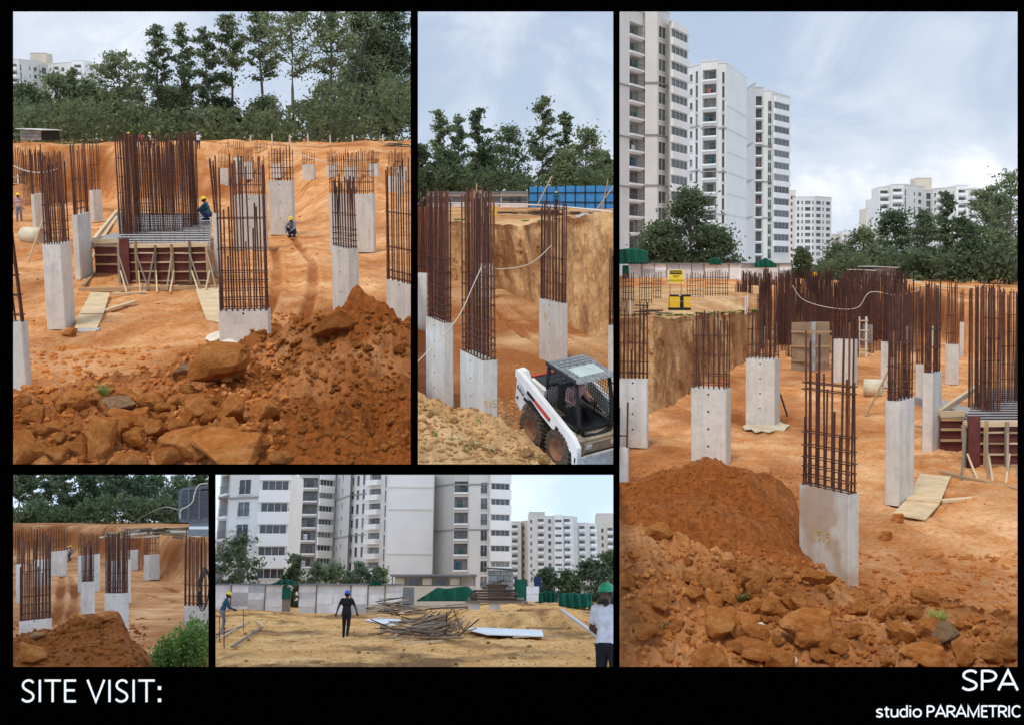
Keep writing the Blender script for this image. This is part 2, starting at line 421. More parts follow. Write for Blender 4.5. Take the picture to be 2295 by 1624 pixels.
BLOCKG = simple("grey_block", (0.30, 0.30, 0.29), 0.9, 0.2, 4, randobj=0.2)
PAPER = simple("white_board", (0.82, 0.81, 0.78), 0.7, 0.04, 2)
TAPE = simple("pink_white_tape", (0.78, 0.62, 0.60), 0.6, 0.2, 3)
SKIN = simple("skin", (0.105, 0.052, 0.032), 0.6, 0.1, 6)
HAIRM = simple("black_hair", (0.012, 0.010, 0.009), 0.6, 0.1, 6)
def cloth(name, c): return simple(name, c, 0.9, 0.18, 12, bump=0.01)
C_BLACK = cloth("black_cloth", (0.014, 0.013, 0.016)); C_WHITE = cloth("white_cloth", (0.66, 0.66, 0.70)); C_GREY = cloth("grey_cloth", (0.20, 0.21, 0.23))
C_BLUE = cloth("navy_cloth", (0.02, 0.045, 0.10)); C_TEAL = cloth("teal_cloth", (0.02, 0.09, 0.13)); C_RED = cloth("faded_red_cloth", (0.42, 0.12, 0.09)); C_BROWN = cloth("brown_cloth", (0.12, 0.085, 0.06))
C_PINK = cloth("pink_cloth", (0.50, 0.32, 0.30))
HELM_Y = simple("yellow_helmet", (0.82, 0.55, 0.02), 0.35, 0.04, 3); HELM_B = simple("blue_helmet", (0.03, 0.10, 0.45), 0.35, 0.04, 3); HELM_G = simple("green_helmet", (0.02, 0.28, 0.13), 0.35, 0.04, 3)
def emitm(name):
    """glow of the added sky vault: soft bluish cloud cover"""
    m = bpy.data.materials.new(name); m.use_nodes = True; nt = m.node_tree; nt.nodes.clear()
    o = nt.nodes.new("ShaderNodeOutputMaterial"); e = nt.nodes.new("ShaderNodeEmission")
    pos = nt.nodes.new("ShaderNodeNewGeometry").outputs['Position']
    n = _noise(nt, 0.012, 5, 0.55, pos)
    r = _ramp(nt, n.outputs[0], [(0.35, (0.50, 0.64, 0.86)), (0.7, (0.80, 0.86, 0.95))])
    nt.links.new(r.outputs[0], e.inputs[0]); e.inputs[1].default_value = 1.05
    nt.links.new(e.outputs[0], o.inputs[0]); return m
SKYM = emitm("sky_vault_glow")
BOARD = bpy.data.materials.new("black_board"); BOARD.use_nodes = True
_b = BOARD.node_tree.nodes["Principled BSDF"]; _b.inputs['Base Color'].default_value = (0.0004, 0.0004, 0.0004, 1); _b.inputs['Roughness'].default_value = 1.0; _b.inputs['Specular IOR Level'].default_value = 0.0
LETTER = bpy.data.materials.new("white_lettering"); LETTER.use_nodes = True
_b = LETTER.node_tree.nodes["Principled BSDF"]; _b.inputs['Base Color'].default_value = (0.95, 0.95, 0.95, 1); _b.inputs['Roughness'].default_value = 0.9; _b.inputs['Specular IOR Level'].default_value = 0.1
# ------------------------------------------------------------------ the display board with five openings and white lettering
DB = 8.6
def bd(u, v, y=DB): return Vector(((u - CX) / F * y, y, -(v - CY) / F * y))
def make_board():
    root = thing(None, "display_board", "large black presentation board with five picture openings and white lettering", "display board", bd(CX, 1760))
    o = Vector(root.matrix_basis.translation)
    us = [-140, 28, 467, 482, 920, 936, 1374, 1388, 2281, 2440]; vv = [-140, 26, 1040, 1063, 1494, 1760]
    holes = [p.rect for p in (P1, P2, P3, P4, P5)]
    def hole(i, j):
        uc = (us[i] + us[i + 1]) / 2; vc = (vv[j] + vv[j + 1]) / 2
        return any(r[0] < uc < r[2] and r[1] < vc < r[3] for r in holes)
    mb = MB(); th = 0.012
    for i in range(len(us) - 1):
        for j in range(len(vv) - 1):
            if hole(i, j): continue
            a = bd(us[i], vv[j + 1]) - o; b = bd(us[i + 1], vv[j]) - o
            mb.box(a.x, b.x, 0, th, a.z, b.z)
    # drop the inner walls between neighbouring cells
    seen = {}
    for q in mb.f:
        k = tuple(sorted((round(mb.v[i][0], 4), round(mb.v[i][1], 4), round(mb.v[i][2], 4)) for i in q)); seen[k] = seen.get(k, 0) + 1
    keep = [i for i, q in enumerate(mb.f) if seen[tuple(sorted((round(mb.v[j][0], 4), round(mb.v[j][1], 4), round(mb.v[j][2], 4)) for j in q))] == 1]
    mb.f = [mb.f[i] for i in keep]; mb.m = [0] * len(keep)
    mb.build("board_panel", BOARD, root)
    def cat(pts, n=6):
        p = [pts[0]] + list(pts) + [pts[-1]]; r = []
        for i in range(1, len(p) - 2):
            for k in range(n):
                t = k / n; a, b, c, d = (np.array(p[i + q], dtype=float) for q in (-1, 0, 1, 2))
                r.append(tuple(0.5 * (2 * b + (c - a) * t + (2 * a - 5 * b + 4 * c - d) * t * t + (3 * b - a - 3 * c + d) * t ** 3)))
        return r + [tuple(pts[-1])]
    S = cat([(.90, .86), (.72, .955), (.47, .97), (.22, .89), (.12, .74), (.22, .61), (.5, .5), (.79, .39), (.90, .25), (.80, .11), (.53, .03), (.27, .045), (.05, .14)])
    bowl = [(.06, .965)] + cat([(.45, .965), (.76, .90), (.92, .72), (.76, .53), (.45, .455)]) + [(.06, .455)]
    ring = lambda cx, cy, rx, ry, a0, a1, n=22: [(cx + rx * math.cos(math.radians(a0 + (a1 - a0) * i / n)), cy + ry * math.sin(math.radians(a0 + (a1 - a0) * i / n))) for i in range(n + 1)]
    G = {'S': [S], 's': [S], 'I': [[(.5, 0), (.5, 1)]], 'T': [[(0, .965), (1, .965)], [(.5, 0), (.5, .93)]],
         'E': [[(.08, 0), (.08, 1)], [(.08, .965), (1, .965)], [(.08, .53), (.9, .53)], [(.08, .035), (1, .035)]],
         'V': [[(.03, 1), (.5, .02), (.97, 1)]], ':': [[(.5, 0), (.5, .16)], [(.5, .55), (.5, .71)]],
         'P': [[(.06, 0), (.06, 1)], bowl], 'A': [[(.03, 0), (.5, .98), (.97, 0)], [(.2, .31), (.8, .31)]],
         'R': [[(.06, 0), (.06, 1)], bowl, [(.45, .455), (.95, 0)]], 'M': [[(.05, 0), (.05, .98), (.5, .06), (.95, .98), (.95, 0)]],
         'C': [ring(.56, .5, .50, .47, 42, 318)], 't': [[(.45, 1.28), (.45, .18), (.6, .04), (.95, .04)], [(.05, .96), (.95, .96)]],
         'u': [[(.08, 1), (.08, .32), (.2, .09), (.5, .03), (.8, .14), (.92, .34)], [(.92, 1), (.92, 0)]],
         'd': [ring(.47, .5, .42, .47, 50, 410 - 100), [(.92, 1.48), (.92, 0)]], 'i': [[(.5, 0), (.5, 1)], [(.5, 1.27), (.5, 1.42)]],
         'o': [ring(.5, .5, .44, .47, 0, 360, 26)]}
    def letter(ch, u0, u1, vb, vt, sw):
        mb = MB()
        for si, st in enumerate(G[ch]):
            P_ = [Vector((u0 + (u1 - u0) * p[0], vb + (vt - vb) * p[1])) for p in st]
            L, R = [], []
            for i, p in enumerate(P_):
                d1 = (P_[i] - P_[i - 1]).normalized() if i else None
                d2 = (P_[i + 1] - P_[i]).normalized() if i < len(P_) - 1 else None
                if d1 is None: d1 = d2
                if d2 is None: d2 = d1
                t = (d1 + d2); t = t.normalized() if t.length > 1e-3 else d1
                n = Vector((-t.y, t.x)); c = max(0.45, n.dot(Vector((-d1.y, d1.x))))
                L.append(p + n * sw / 2 / c); R.append(p - n * sw / 2 / c)
            yf = -0.002 - 0.001 * si
            v = []
            for p in L: v.append((bd(p.x, p.y) - o) + Vector((0, yf, 0)))
            for p in R: v.append((bd(p.x, p.y) - o) + Vector((0, yf, 0)))
            n = len(L)
            f = [(i, i + 1, n + i + 1, n + i) for i in range(n - 1)]
            back = [Vector((q.x, -0.0005, q.z)) for q in v]; m = len(v)
            for i in range(n - 1):
                f.append((i, m + i, m + i + 1, i + 1)); f.append((n + i, n + i + 1, m + n + i + 1, m + n + i))
            f.append((0, n, m + n, m)); f.append((n - 1, m + n - 1, m + 2 * n - 1, 2 * n - 1))
            mb.add(v + back, f)
        if ch == ':':
            h = len(mb.f) // 2
            for k in (0, 1):
                d = MB(); d.add(mb.v, mb.f[k * h:(k + 1) * h]); us_ = sorted({i for q in d.f for i in q}); d.v = [d.v[i] for i in us_]; d.f = [tuple(us_.index(i) for i in q) for q in d.f]
                d.build("colon_dot", LETTER, root)
        else: mb.build("letter", LETTER, root)
    for ch, a, b in (('S', 48, 78), ('I', 83, 96), ('T', 100, 136.5), ('E', 144, 170.5), ('V', 195, 235), ('I', 239, 252), ('S', 258, 288), ('I', 293, 306), ('T', 310, 347), (':', 351, 364)):
        letter(ch, a, b, 1571.5, 1521.5, 5.0 if ch != ':' else 7.5)
    for ch, a, b in (('S', 2154, 2191), ('P', 2198, 2234), ('A', 2235, 2281)): letter(ch, a, b, 1545, 1500, 5.4)
    x = 1962.5
    for ch, wd, gap in (('s', 15.5, 2.5), ('t', 12, 3), ('u', 16.5, 4), ('d', 17, 3), ('i', 6, 3), ('o', 19.5, 12)):
        letter(ch, x, x + wd, 1605, 1587, 3.7); x += wd + gap
    for ch, wd, gap in (('P', 17, 1.5), ('A', 24, 2), ('R', 19, 1), ('A', 24, 2.5), ('M', 26, 5), ('E', 13.5, 2), ('T', 20, 2.5), ('R', 19, 2), ('I', 6, 3), ('C', 20, 0)):
        letter(ch, x, x + wd, 1605, 1579.5, 3.7); x += wd + gap
make_board()

# ------------------------------------------------------------------ glowing sky vault added to light the two lower pictures, seen as their sky
def make_sky():
    def at(u, v, y): return Vector(((u - CX) / F * y, y, -(v - CY) / F * y))
    y0, y1 = 9.0, 760.0; U0, U1, VT, VB = -60, 1381, 1052, 1720
    N = 10; v = []; f = []
    ys = np.geomspace(y0, y1, N)
    for y in ys: v += [at(U0, VB, y), at(U0, VT, y), at(U1, VT, y), at(U1, VB, y)]
    for i in range(N - 1):
        for k in range(3): f.append((4 * i + k, 4 * i + k + 1, 4 * i + k + 5, 4 * i + k + 4))
    f.append((4 * N - 4, 4 * N - 3, 4 * N - 2, 4 * N - 1))
    o = ob("sky", newmesh("sky", v, f, SKYM)); tag(o, "glowing cloudy sky vault added to light the two lower pictures", "sky", kind="structure")
make_sky()

# ------------------------------------------------------------------ ground
GR = {}
def terrain(P, name, label, nu, ny, y0, y1, zf, mat, um=(60, 60), keep=True, urange=None):
    u0, u1 = urange if urange else (P.rect[0] - um[0], P.rect[2] + um[1])
    u = np.linspace(u0, u1, nu)[None, :] * np.ones((ny, 1))
    t = np.linspace(0, 1, ny)[:, None]
    ya = y0(u[0])[None, :] if callable(y0) else y0
    y = ya * (y1 / ya) ** t * np.ones_like(u)
    z = np.full_like(y, -P.h); 
    for _ in range(3):
        x = P.xu(u, y, z); z, wet = zf(u, x, y)
        if P in (P1, P2):
            z = np.maximum(z, P.zr(1054, y)); e = np.clip(1 - t * ny / 9, 0, 1) * (P.zr(1051, y) > z - 3) ; z = z * (1 - e) + np.minimum(z, P.zr(1051, y)) * e
    x = P.xu(u, y, z)
    v = np.stack([x, y, z], -1).reshape(-1, 3)
    idx = np.arange(nu * ny).reshape(ny, nu)
    f = np.stack([idx[:-1, :-1], idx[:-1, 1:], idx[1:, 1:], idx[1:, :-1]], -1).reshape(-1, 4)
    me = npmesh(name, v, f, mat, True, {"wet": wet.ravel()})
    o = ob(name, me, None, None, P); tag(o, label, "ground", kind="structure")
    if keep: GR.setdefault(P, []).append((u[0], x, y, z, P.pj(x, y, z)[1]))
    return o
def hit(P, u, v, k=0):
    """the visible ground point at layout position u,v"""
    us, x, y, z, rows = GR[P][k]
    i = int(np.clip(np.searchsorted(us, u), 0, len(us) - 1))
    c = np.nonzero(rows[:, i] <= v)[0]
    j = c[0] if len(c) else len(rows) - 1
    return Vector((P.xu(u, y[j, i], z[j, i]), y[j, i], z[j, i]))
def zat(P, p, k=0):
    us, x, y, z, rows = GR[P][k]
    u = P.pj(p.x, p.y, p.z)[0]
    i = int(np.clip(np.searchsorted(us, u), 0, len(us) - 1)); j = int(np.clip(np.searchsorted(y[:, i], p.y), 0, y.shape[0] - 1))
    return z[j, i]
def ip(u, pts): return np.interp(u, [p[0] for p in pts], [p[1] for p in pts])
def mound(P, u, y, crest, yc, yn, vn, back=0.9, bulge=0.15):
    vc = ip(u, crest); zc = P.zr(vc, yc); zn = P.zr(np.maximum(vn, vc + 60), yn)
    t = np.maximum(0, (y - yn) / (yc - yn))
    zf = zn + (zc - zn) * t + bulge * np.clip(t * (1 - t), 0, 1) * 2
    return np.where(y < yc, zf, zc - (y - yc) * back)
def ridged(x, y, z=0.0, o=4): 
    r = 0; a = 1.0; s = 1.0
    for i in range(o):
        r = r + a * (1 - 2 * np.abs(vnoise(x * s + 9.1 * i, y * s + 2.2 * i, z))); a *= 0.5; s *= 2.1
    return r
def ruts(P, x, y, lines, depth=0.10, hw=0.17):
    dz = 0 * x; wt = 0 * x
    for ln in lines:
        g = [P.gp(a, b) for a, b in ln]; g.sort(key=lambda q: q.y)
        xr = np.interp(y, [q.y for q in g], [q.x for q in g])
        m = ((y > g[0].y) & (y < g[-1].y)).astype(float)
        d = np.abs(x - xr)
        tread = 1.0
        dz += m * (-depth * np.exp(-(d / hw) ** 4) * (0.75 + 0.25 * tread) + 0.55 * depth * np.exp(-((d - 1.75 * hw) / (0.7 * hw)) ** 2))
        wt += m * 0.3 * np.exp(-(d / hw) ** 4) 
    return dz, wt
def smooth(a, b, x): t = np.clip((x - a) / (b - a), 0, 1); return t * t * (3 - 2 * t)

# upper left picture ---------------------------------------------------
CR1 = [(-40, 905), (60, 908), (130, 902), (190, 872), (300, 868), (390, 842), (430, 800), (480, 778), (600, 776), (650, 752), (700, 735), (760, 722), (800, 700), (840, 693), (920, 714), (990, 720)]
def z1(u, x, y):
    fl = -5.2 + 0.09 * fbm(x * .35, y * .2, 1.0, 4) + 0.04 * fbm(x * 2.1, y * 1.0, 2, 3) + 0.02 * ridged(x * 3.3, y * 2.0, 4, 3)
    yb = ip(u, [(-40, 84), (230, 84), (275, 80), (430, 88), (560, 84), (630, 74), (700, 62), (760, 54), (980, 50)])
    yb = yb + 3.5 * fbm(x * .16, x * 0, 3, 4); sl = ip(u, [(-40, 6), (260, 6), (430, 8), (560, 12), (660, 24), (760, 40), (980, 46)])
    tb = -1.15 + 0.30 * np.clip(fbm(x * .16, y * .05, 4, 3), -1, 1)
    k = smooth(0, 1, (y - yb) / sl)
    fl = fl * (1 - k) + tb * k + 0.9 * k * (1 - k) * fbm(x * .5, y * .3, 3, 5) + 0.35 * k * np.maximum(0, fbm(x * .22, y * .3, 12, 3))
    dz, wt = ruts(P1, x, y, [[(640, 760), (668, 735), (690, 690), (702, 640), (700, 590), (665, 548), (650, 525)], [(566, 770), (600, 700), (618, 640), (622, 590), (612, 550)],
                             [(770, 520), (800, 480), (850, 455)]])
    fl = fl + dz
    m = mound(P1, u, y, CR1, 17.0, 11.5, 1051, 0.9)
    m2 = mound(P1, u, y, [(-40, 1100), (660, 1100), (720, 900), (800, 800), (860, 790), (990, 780)], 15.0, 11.5, 1051, 0.7)
    m = np.maximum(m, m2)
    nz = 0.20 * fbm(x * .75, y * .75, 5, 4) + 0.22 * smooth(560, 760, u) * fbm(x * 1.3, y * 1.3, 7, 3) + 0.13 * ridged(x * 1.9, y * 1.9, 1, 4) + 0.055 * ridged(x * 6, y * 6, 2, 3)
    md = m + nz - 0.05
    z = np.maximum(fl, md)
    on = smooth(-0.02, 0.12, md - fl)
    wet = 0.1 + 0.5 * (fbm(x * .3, y * .16, 8, 5, .65)) + 2.2 * wt
    wet = wet * (1 - on) + on * (0.70 + 0.35 * fbm(x * .8, y * .8, 9, 3) + 0.25 * smooth(560, 800, u))
    wet = np.where(k > 0.02, wet + 0.5 * np.sin(np.clip(k, 0, 1) * math.pi) * smooth(640, 300, u), wet)
    return z, np.clip(wet, -0.3, 1.1)
terrain(P1, "ground", "orange earth pit floor, rubble mounds and far bank, upper left picture", 330, 520, 11.5, 175, z1, SOIL, (60, 8))

# middle picture -------------------------------------------------------
LO = P2.dp(1282.1, 1004.6, 23.33)            # where the loader stands, nose down the slope
LR = Matrix.Rotation(math.radians(-55.9), 4, 'Z') @ Matrix.Rotation(math.radians(14.1), 4, 'Y') @ Matrix.Rotation(math.radians(5.0), 4, 'X')
LN = LR @ Vector((0, 0, 1))
CR2 = [(900, 872), (936, 886), (985, 905), (1030, 925), (1080, 945), (1120, 966), (1180, 1004), (1225, 1040), (1260, 1075), (1400, 1250)]
EB2 = [(1000, 628), (1080, 642), (1160, 662), (1225, 692), (1290, 732), (1340, 757), (1384, 776)]
def z2(u, x, y):
    fl = -5.5 + 0.10 * fbm(x * .4, y * .25, 1.0, 4) + 0.04 * fbm(x * 2.4, y * 1.2, 2, 3)
    k = smooth(0, 1, (y - 92) / 6); fl = fl * (1 - k) + (-1.4) * k
    dz, wt = ruts(P2, x, y, [[(1128, 860), (1150, 930), (1180, 990)], [(1090, 860), (1110, 930), (1135, 990)], [(1120, 700), (1180, 760), (1330, 830)], [(1150, 690), (1230, 740), (1374, 800)]], 0.09, 0.2)
    fl = fl + dz
    pl = LO.z - LN.x / LN.z * (x - LO.x) - LN.y / LN.z * (y - LO.y); kk = smooth(2.6, 1.4, np.hypot(x - LO.x, y - LO.y))
    fl = fl * (1 - kk) + (pl + 0.02) * kk
    m = mound(P2, u, y, CR2, 14.0, 10.6, 1051, 1.1)
    md = m + 0.14 * fbm(x * .9, y * .9, 5, 4) + 0.05 * ridged(x * 2.6, y * 2.6, 1, 4) + 0.022 * ridged(x * 9, y * 9, 2, 3)
    z = np.maximum(fl, md); on = smooth(-0.02, 0.1, md - fl)
    wet = (0.95 + 0.55 * fbm(x * .3, y * .2, 8, 4) + wt) * (1 - on) + on * (-0.2 + 0.2 * fbm(x, y, 9, 3))
    return z, np.clip(wet, -0.4, 1.1)
terrain(P2, "ground", "brown pit floor and sandy near mound, middle picture", 190, 470, 10.6, 175, z2, SOIL_SAND, (8, 8))

# right picture --------------------------------------------------------
CR3a = [(1370, 1165), (1420, 1182), (1470, 1212), (1530, 1238), (1650, 1268), (1780, 1276), (1860, 1312), (1930, 1338), (2020, 1350), (2100, 1350), (2170, 1378), (2340, 1410)]
CR3b = [(1370, 1082), (1450, 1066), (1520, 1040), (1560, 1028), (1610, 1024), (1680, 1042), (1740, 1078), (1780, 1130), (1800, 1200), (1850, 1292), (1900, 1345), (1960, 1420), (2340, 1700)]
EB3 = [(1366, 948), (1430, 940), (1480, 928), (1540, 892), (1600, 856), (1650, 826), (1700, 792)]
def z3(u, x, y):
    fl = -5.2 + 0.09 * fbm(x * .35, y * .2, 1.0, 4) + 0.04 * fbm(x * 2.1, y * 1.0, 2, 3) + 0.02 * ridged(x * 3.3, y * 2.0, 4, 3)
    yb = ip(u, [(1370, 96), (1690, 96), (2000, 92), (2100, 76), (2160, 63), (2340, 60)])
    tb = ip(u, [(1370, -1.75), (2080, -1.75), (2150, -2.2), (2340, -2.3)]) + 0.4 * smooth(70, 130, y) + 0.22 * fbm(x * .2, y * .06, 4, 3)
    yb = yb + 2.5 * fbm(x * .2, x * 0, 3, 4); k = smooth(0, 1, (y - yb) / 4.5)
    fl = fl * (1 - k) + tb * k + 0.3 * k * (1 - k) * fbm(x * .8, y * .4, 3, 4)
    m = mound(P3, u, y, CR3a, 12.6, 9.3, 1512, 0.8)
    mb_ = mound(P3, u, y, CR3b, 20.0, 14.0, 1275, 0.95, 0.35)
    na = 0.10 * fbm(x * .9, y * .9, 5, 4) + 0.10 * ridged(x * 2.1, y * 2.1, 1, 4) + 0.045 * ridged(x * 7, y * 7, 2, 3)
    nb = 0.22 * fbm(x * .7, y * .7, 6, 4) + 0.06 * ridged(x * 2.6, y * 2.6, 1, 4) + 0.025 * ridged(x * 9, y * 9, 3, 3)
    ma = m + na - 0.04; mm = mb_ + nb - 0.03
    z = np.maximum(np.maximum(fl, ma), mm)
    oa = smooth(-0.02, 0.12, ma - fl); obm = smooth(-0.02, 0.1, mm - np.maximum(fl, ma))
    wet = 0.15 + 0.5 * fbm(x * .3, y * .16, 8, 5, .65)
    wet = wet * (1 - oa) + oa * (0.62 + 0.4 * fbm(x * .9, y * .9, 9, 3))
    wet = wet * (1 - obm) + obm * (0.95 + 0.15 * fbm(x * .9, y * .9, 9, 3))
    wet = np.where(k > 0.02, wet + 0.5 * np.sin(np.clip(k, 0, 1) * math.pi), wet)
    return z, np.clip(wet, -0.3, 1.1)
terrain(P3, "ground", "orange pit floor, brown mound and near rubble, right picture", 360, 560, 8.8, 175, z3, SOIL, (6, 60))

# lower left picture ---------------------------------------------------
CR4 = [(-20, 1438), (40, 1430), (80, 1416), (125, 1412), (150, 1386), (182, 1370), (225, 1374), (262, 1366), (276, 1392), (292, 1434), (330, 1476), (400, 1476), (500, 1470)]
def z4(u, x, y):
    fl = -5.3 + 0.08 * fbm(x * .3, y * .15, 1.0, 4)
    yb = ip(u, [(-20, 150), (150, 150), (240, 135), (300, 112), (350, 92), (500, 84)])
    yb = yb + 4 * fbm(x * .12, x * 0, 3, 4); sl = ip(u, [(-20, 12), (240, 12), (330, 8), (500, 6)])
    k = smooth(0, 1, (y - yb) / sl)
    fl = fl * (1 - k) + (-1.6 + 0.2 * fbm(x * .15, y * .06, 3, 3)) * k + 0.5 * k * (1 - k) * fbm(x * .5, y * .3, 3, 4)
    dz, wt = ruts(P4, x, y, [[(150, 1392), (165, 1360), (168, 1320), (158, 1290)], [(126, 1400), (132, 1360), (136, 1320), (140, 1290)],
                             [(305, 1330), (345, 1335), (395, 1350)], [(395, 1325), (360, 1314), (310, 1308)]], 0.12, 0.28)
    fl = fl + dz
    m = mound(P4, u, y, CR4, 28.0, 21.5, 1515, 1.0, 0.2)
    md = m + 0.2 * fbm(x * .5, y * .5, 5, 4) + 0.07 * ridged(x * 1.6, y * 1.6, 1, 4) + 0.03 * ridged(x * 5, y * 5, 2, 3)
    z = np.maximum(fl, md); on = smooth(-0.02, 0.12, md - fl)
    wet = (0.2 + 0.5 * fbm(x * .2, y * .1, 8, 5, .65) + 2.2 * wt + 0.7 * np.sin(np.clip(k, 0, 1) * math.pi)) * (1 - on) + on * (0.95 + 0.15 * fbm(x * .6, y * .6, 9, 3))
    return z, np.clip(wet, -0.3, 1.1)
terrain(P4, "ground", "orange pit floor with tyre ruts and brown mound, lower left picture", 180, 380, 19.5, 220, z4, SOIL, (60, 6))

# lower wide picture ---------------------------------------------------
def z5(u, x, y):
    fl = -1.7 + 0.10 * fbm(x * .22, y * .12, 1.0, 4) + 0.05 * fbm(x * 1.5, y * .9, 2, 4) + 0.03 * ridged(x * 4, y * 3, 2, 3)
    pl = smooth(1000, 1080, u) * smooth(1330, 1240, u)
    fl = fl + 0.8 * pl * smooth(52, 56.5, y + 1.6 * fbm(x * .5, y * 0, 2, 3)) * smooth(110, 85, y) * (1 + 0.15 * fbm(x * .7, y * .5, 3, 3))
    fl = fl + 0.28 * smooth(700, 560, u) * smooth(58, 70, y)
    fl = fl - 0.25 * smooth(1240, 1320, u) * smooth(40, 60, y)
    wet = 0.12 + 0.95 * fbm(x * .4, y * .2, 8, 5, .7) + 0.6 * pl * smooth(50, 54, y) * smooth(62, 57, y)
    return fl, np.clip(wet, -0.4, 1.0)
terrain(P5, "ground", "trampled tan earth yard, lower wide picture", 330, 380, 14.5, 520, z5, SOIL_TAN, (6, 6))

# cut banks ------------------------------------------------------------
def cut(P, name, label, bot, toprows, back, nu, nv, amp, mat, topz, ymax, bankmat, banklabel):
    us = np.linspace(bot[0][0], bot[-1][0], nu)
    vb = ip(us, bot) + 3 * fbm(us * .05, us * 0, 2, 3); vt = ip(us, toprows) + 5 * fbm(us * .045, us * 0, 6, 4); bk = ip(us, back)
    g = np.array([P.gp(a, b) for a, b in zip(us, vb)])
    yt = g[:, 1] + bk; zt = P.zr(vt, yt)
    t = np.linspace(0, 1, nv)[:, None]
    z = (g[:, 2][None] - 0.25) * (1 - t) + zt[None] * t
    y = g[:, 1][None] * (1 - t) + yt[None] * t - 0.9 * np.clip(1 - t / .22, 0, 1) ** 2 + .35
    arc = np.concatenate([[0], np.cumsum(np.hypot(np.diff(g[:, 0]), np.diff(g[:, 1])))])
    a = arc[None] * np.ones_like(t)
    e = np.minimum(1, np.minimum(t, 1 - t) * 6 + 0.15)
    groove = amp * (1.5 * fbm(a * .45 + 0.3 * z, z * .5, 1, 4) + 0.3 * ridged(a * 1.7 + .8 * z, z * 1.0, 2, 4) + 0.3 * fbm(a * 3.4, z * 3.0, 5, 4))
    y = y - groove * e
    x = P.xu(us[None], y, z)
    v = np.stack([x, y, z], -1).reshape(-1, 3); idx = np.arange(nu * nv).reshape(nv, nu)
    f = np.stack([idx[:-1, :-1], idx[:-1, 1:], idx[1:, 1:], idx[1:, :-1]], -1).reshape(-1, 4)
    wet = 0.25 + 0.7 * fbm(a * .6 + .4 * z, z * .8, 7, 5, .65) + 0.4 * (t > 0.93) + 0.2 * smooth(0.3, 0.0, t) - 0.55 * smooth(1235, 1320, us[None]) * (P is P2)
    o = ob(name, npmesh(name, v, f, mat, True, {"wet": np.clip(wet, -0.2, 1).ravel()}), None, None, P); tag(o, label, "earth bank", kind="structure")
    ytop = y[-1]
    def zf(u, xx, yy):
        ye = np.interp(u, us, ytop); ze = np.interp(u, us, zt)
        k = smooth(0, 14, yy - ye)
        zz = ze * (1 - k) + topz * k + 0.10 * k * fbm(xx * .3, yy * .15, 4, 4) + 0.04 * np.clip(k * 4, 0, 1) * fbm(xx * 1.6, yy * .9, 6, 3)
        return zz, 0.15 + 0.5 * fbm(xx * .25, yy * .12, 5, 4)
    return terrain(P, "bank_top", banklabel, 150, 130, lambda u: np.interp(u, us, ytop), ymax, zf, bankmat, urange=(us[0], us[-1]))
cut(P2, "cut_bank", "tall brown excavated bank with tooth grooves, middle picture", EB2,
    [(1000, 498), (1080, 500), (1160, 503), (1230, 498), (1290, 484), (1340, 476), (1384, 474)], [(1000, 3.4), (1200, 4.2), (1290, 7.5), (1384, 10)], 190, 120, 0.42, SOIL_CUT, -1.4, 175, SOIL_SAND, "sandy upper ground beyond the pit, middle picture")
cut(P3, "cut_bank", "reddish brown excavated bank with grooved face, right picture", EB3,
    [(1366, 716), (1430, 714), (1500, 712), (1560, 706), (1620, 702), (1700, 702)], [(1366, 3.4), (1700, 3.6)], 170, 120, 0.36, SOIL_CUT, -1.75, 175, SOIL_SAND, "littered upper ground beyond the bank, right picture")
# ------------------------------------------------------------------ concrete columns with starter bars
SPRAY = simple("yellow_spray", (0.62, 0.40, 0.06), 0.9, 0.3, 9)
DIG = {'9': [(.75, .55), (.3, .5), (.15, .8), (.4, 1), (.75, .9), (.75, .5), (.6, 0)], '1': [(.5, 0), (.55, 1)], '5': [(.85, 1), (.25, 1), (.2, .55), (.6, .6), (.85, .3), (.55, 0), (.15, .1)], '6': [(.7, 1), (.3, .6), (.2, .2), (.5, 0), (.8, .25), (.5, .5), (.25, .3)]}
def plumb(P, u): return Matrix.Rotation(-math.atan((u - CX) / F * P.s) if P is P4 else 0.0, 4, 'Y')
def ringmesh(name, pts, r, mat):
    mb = MB(); p = [Vector(q) for q in pts]; n = len(p)
    for i in range(n):
        a, b = p[i], p[(i + 1) % n]; d = (b - a).normalized() * r
        mb.tube([a - d, b + d], r, 4, 0, True)
    return mb
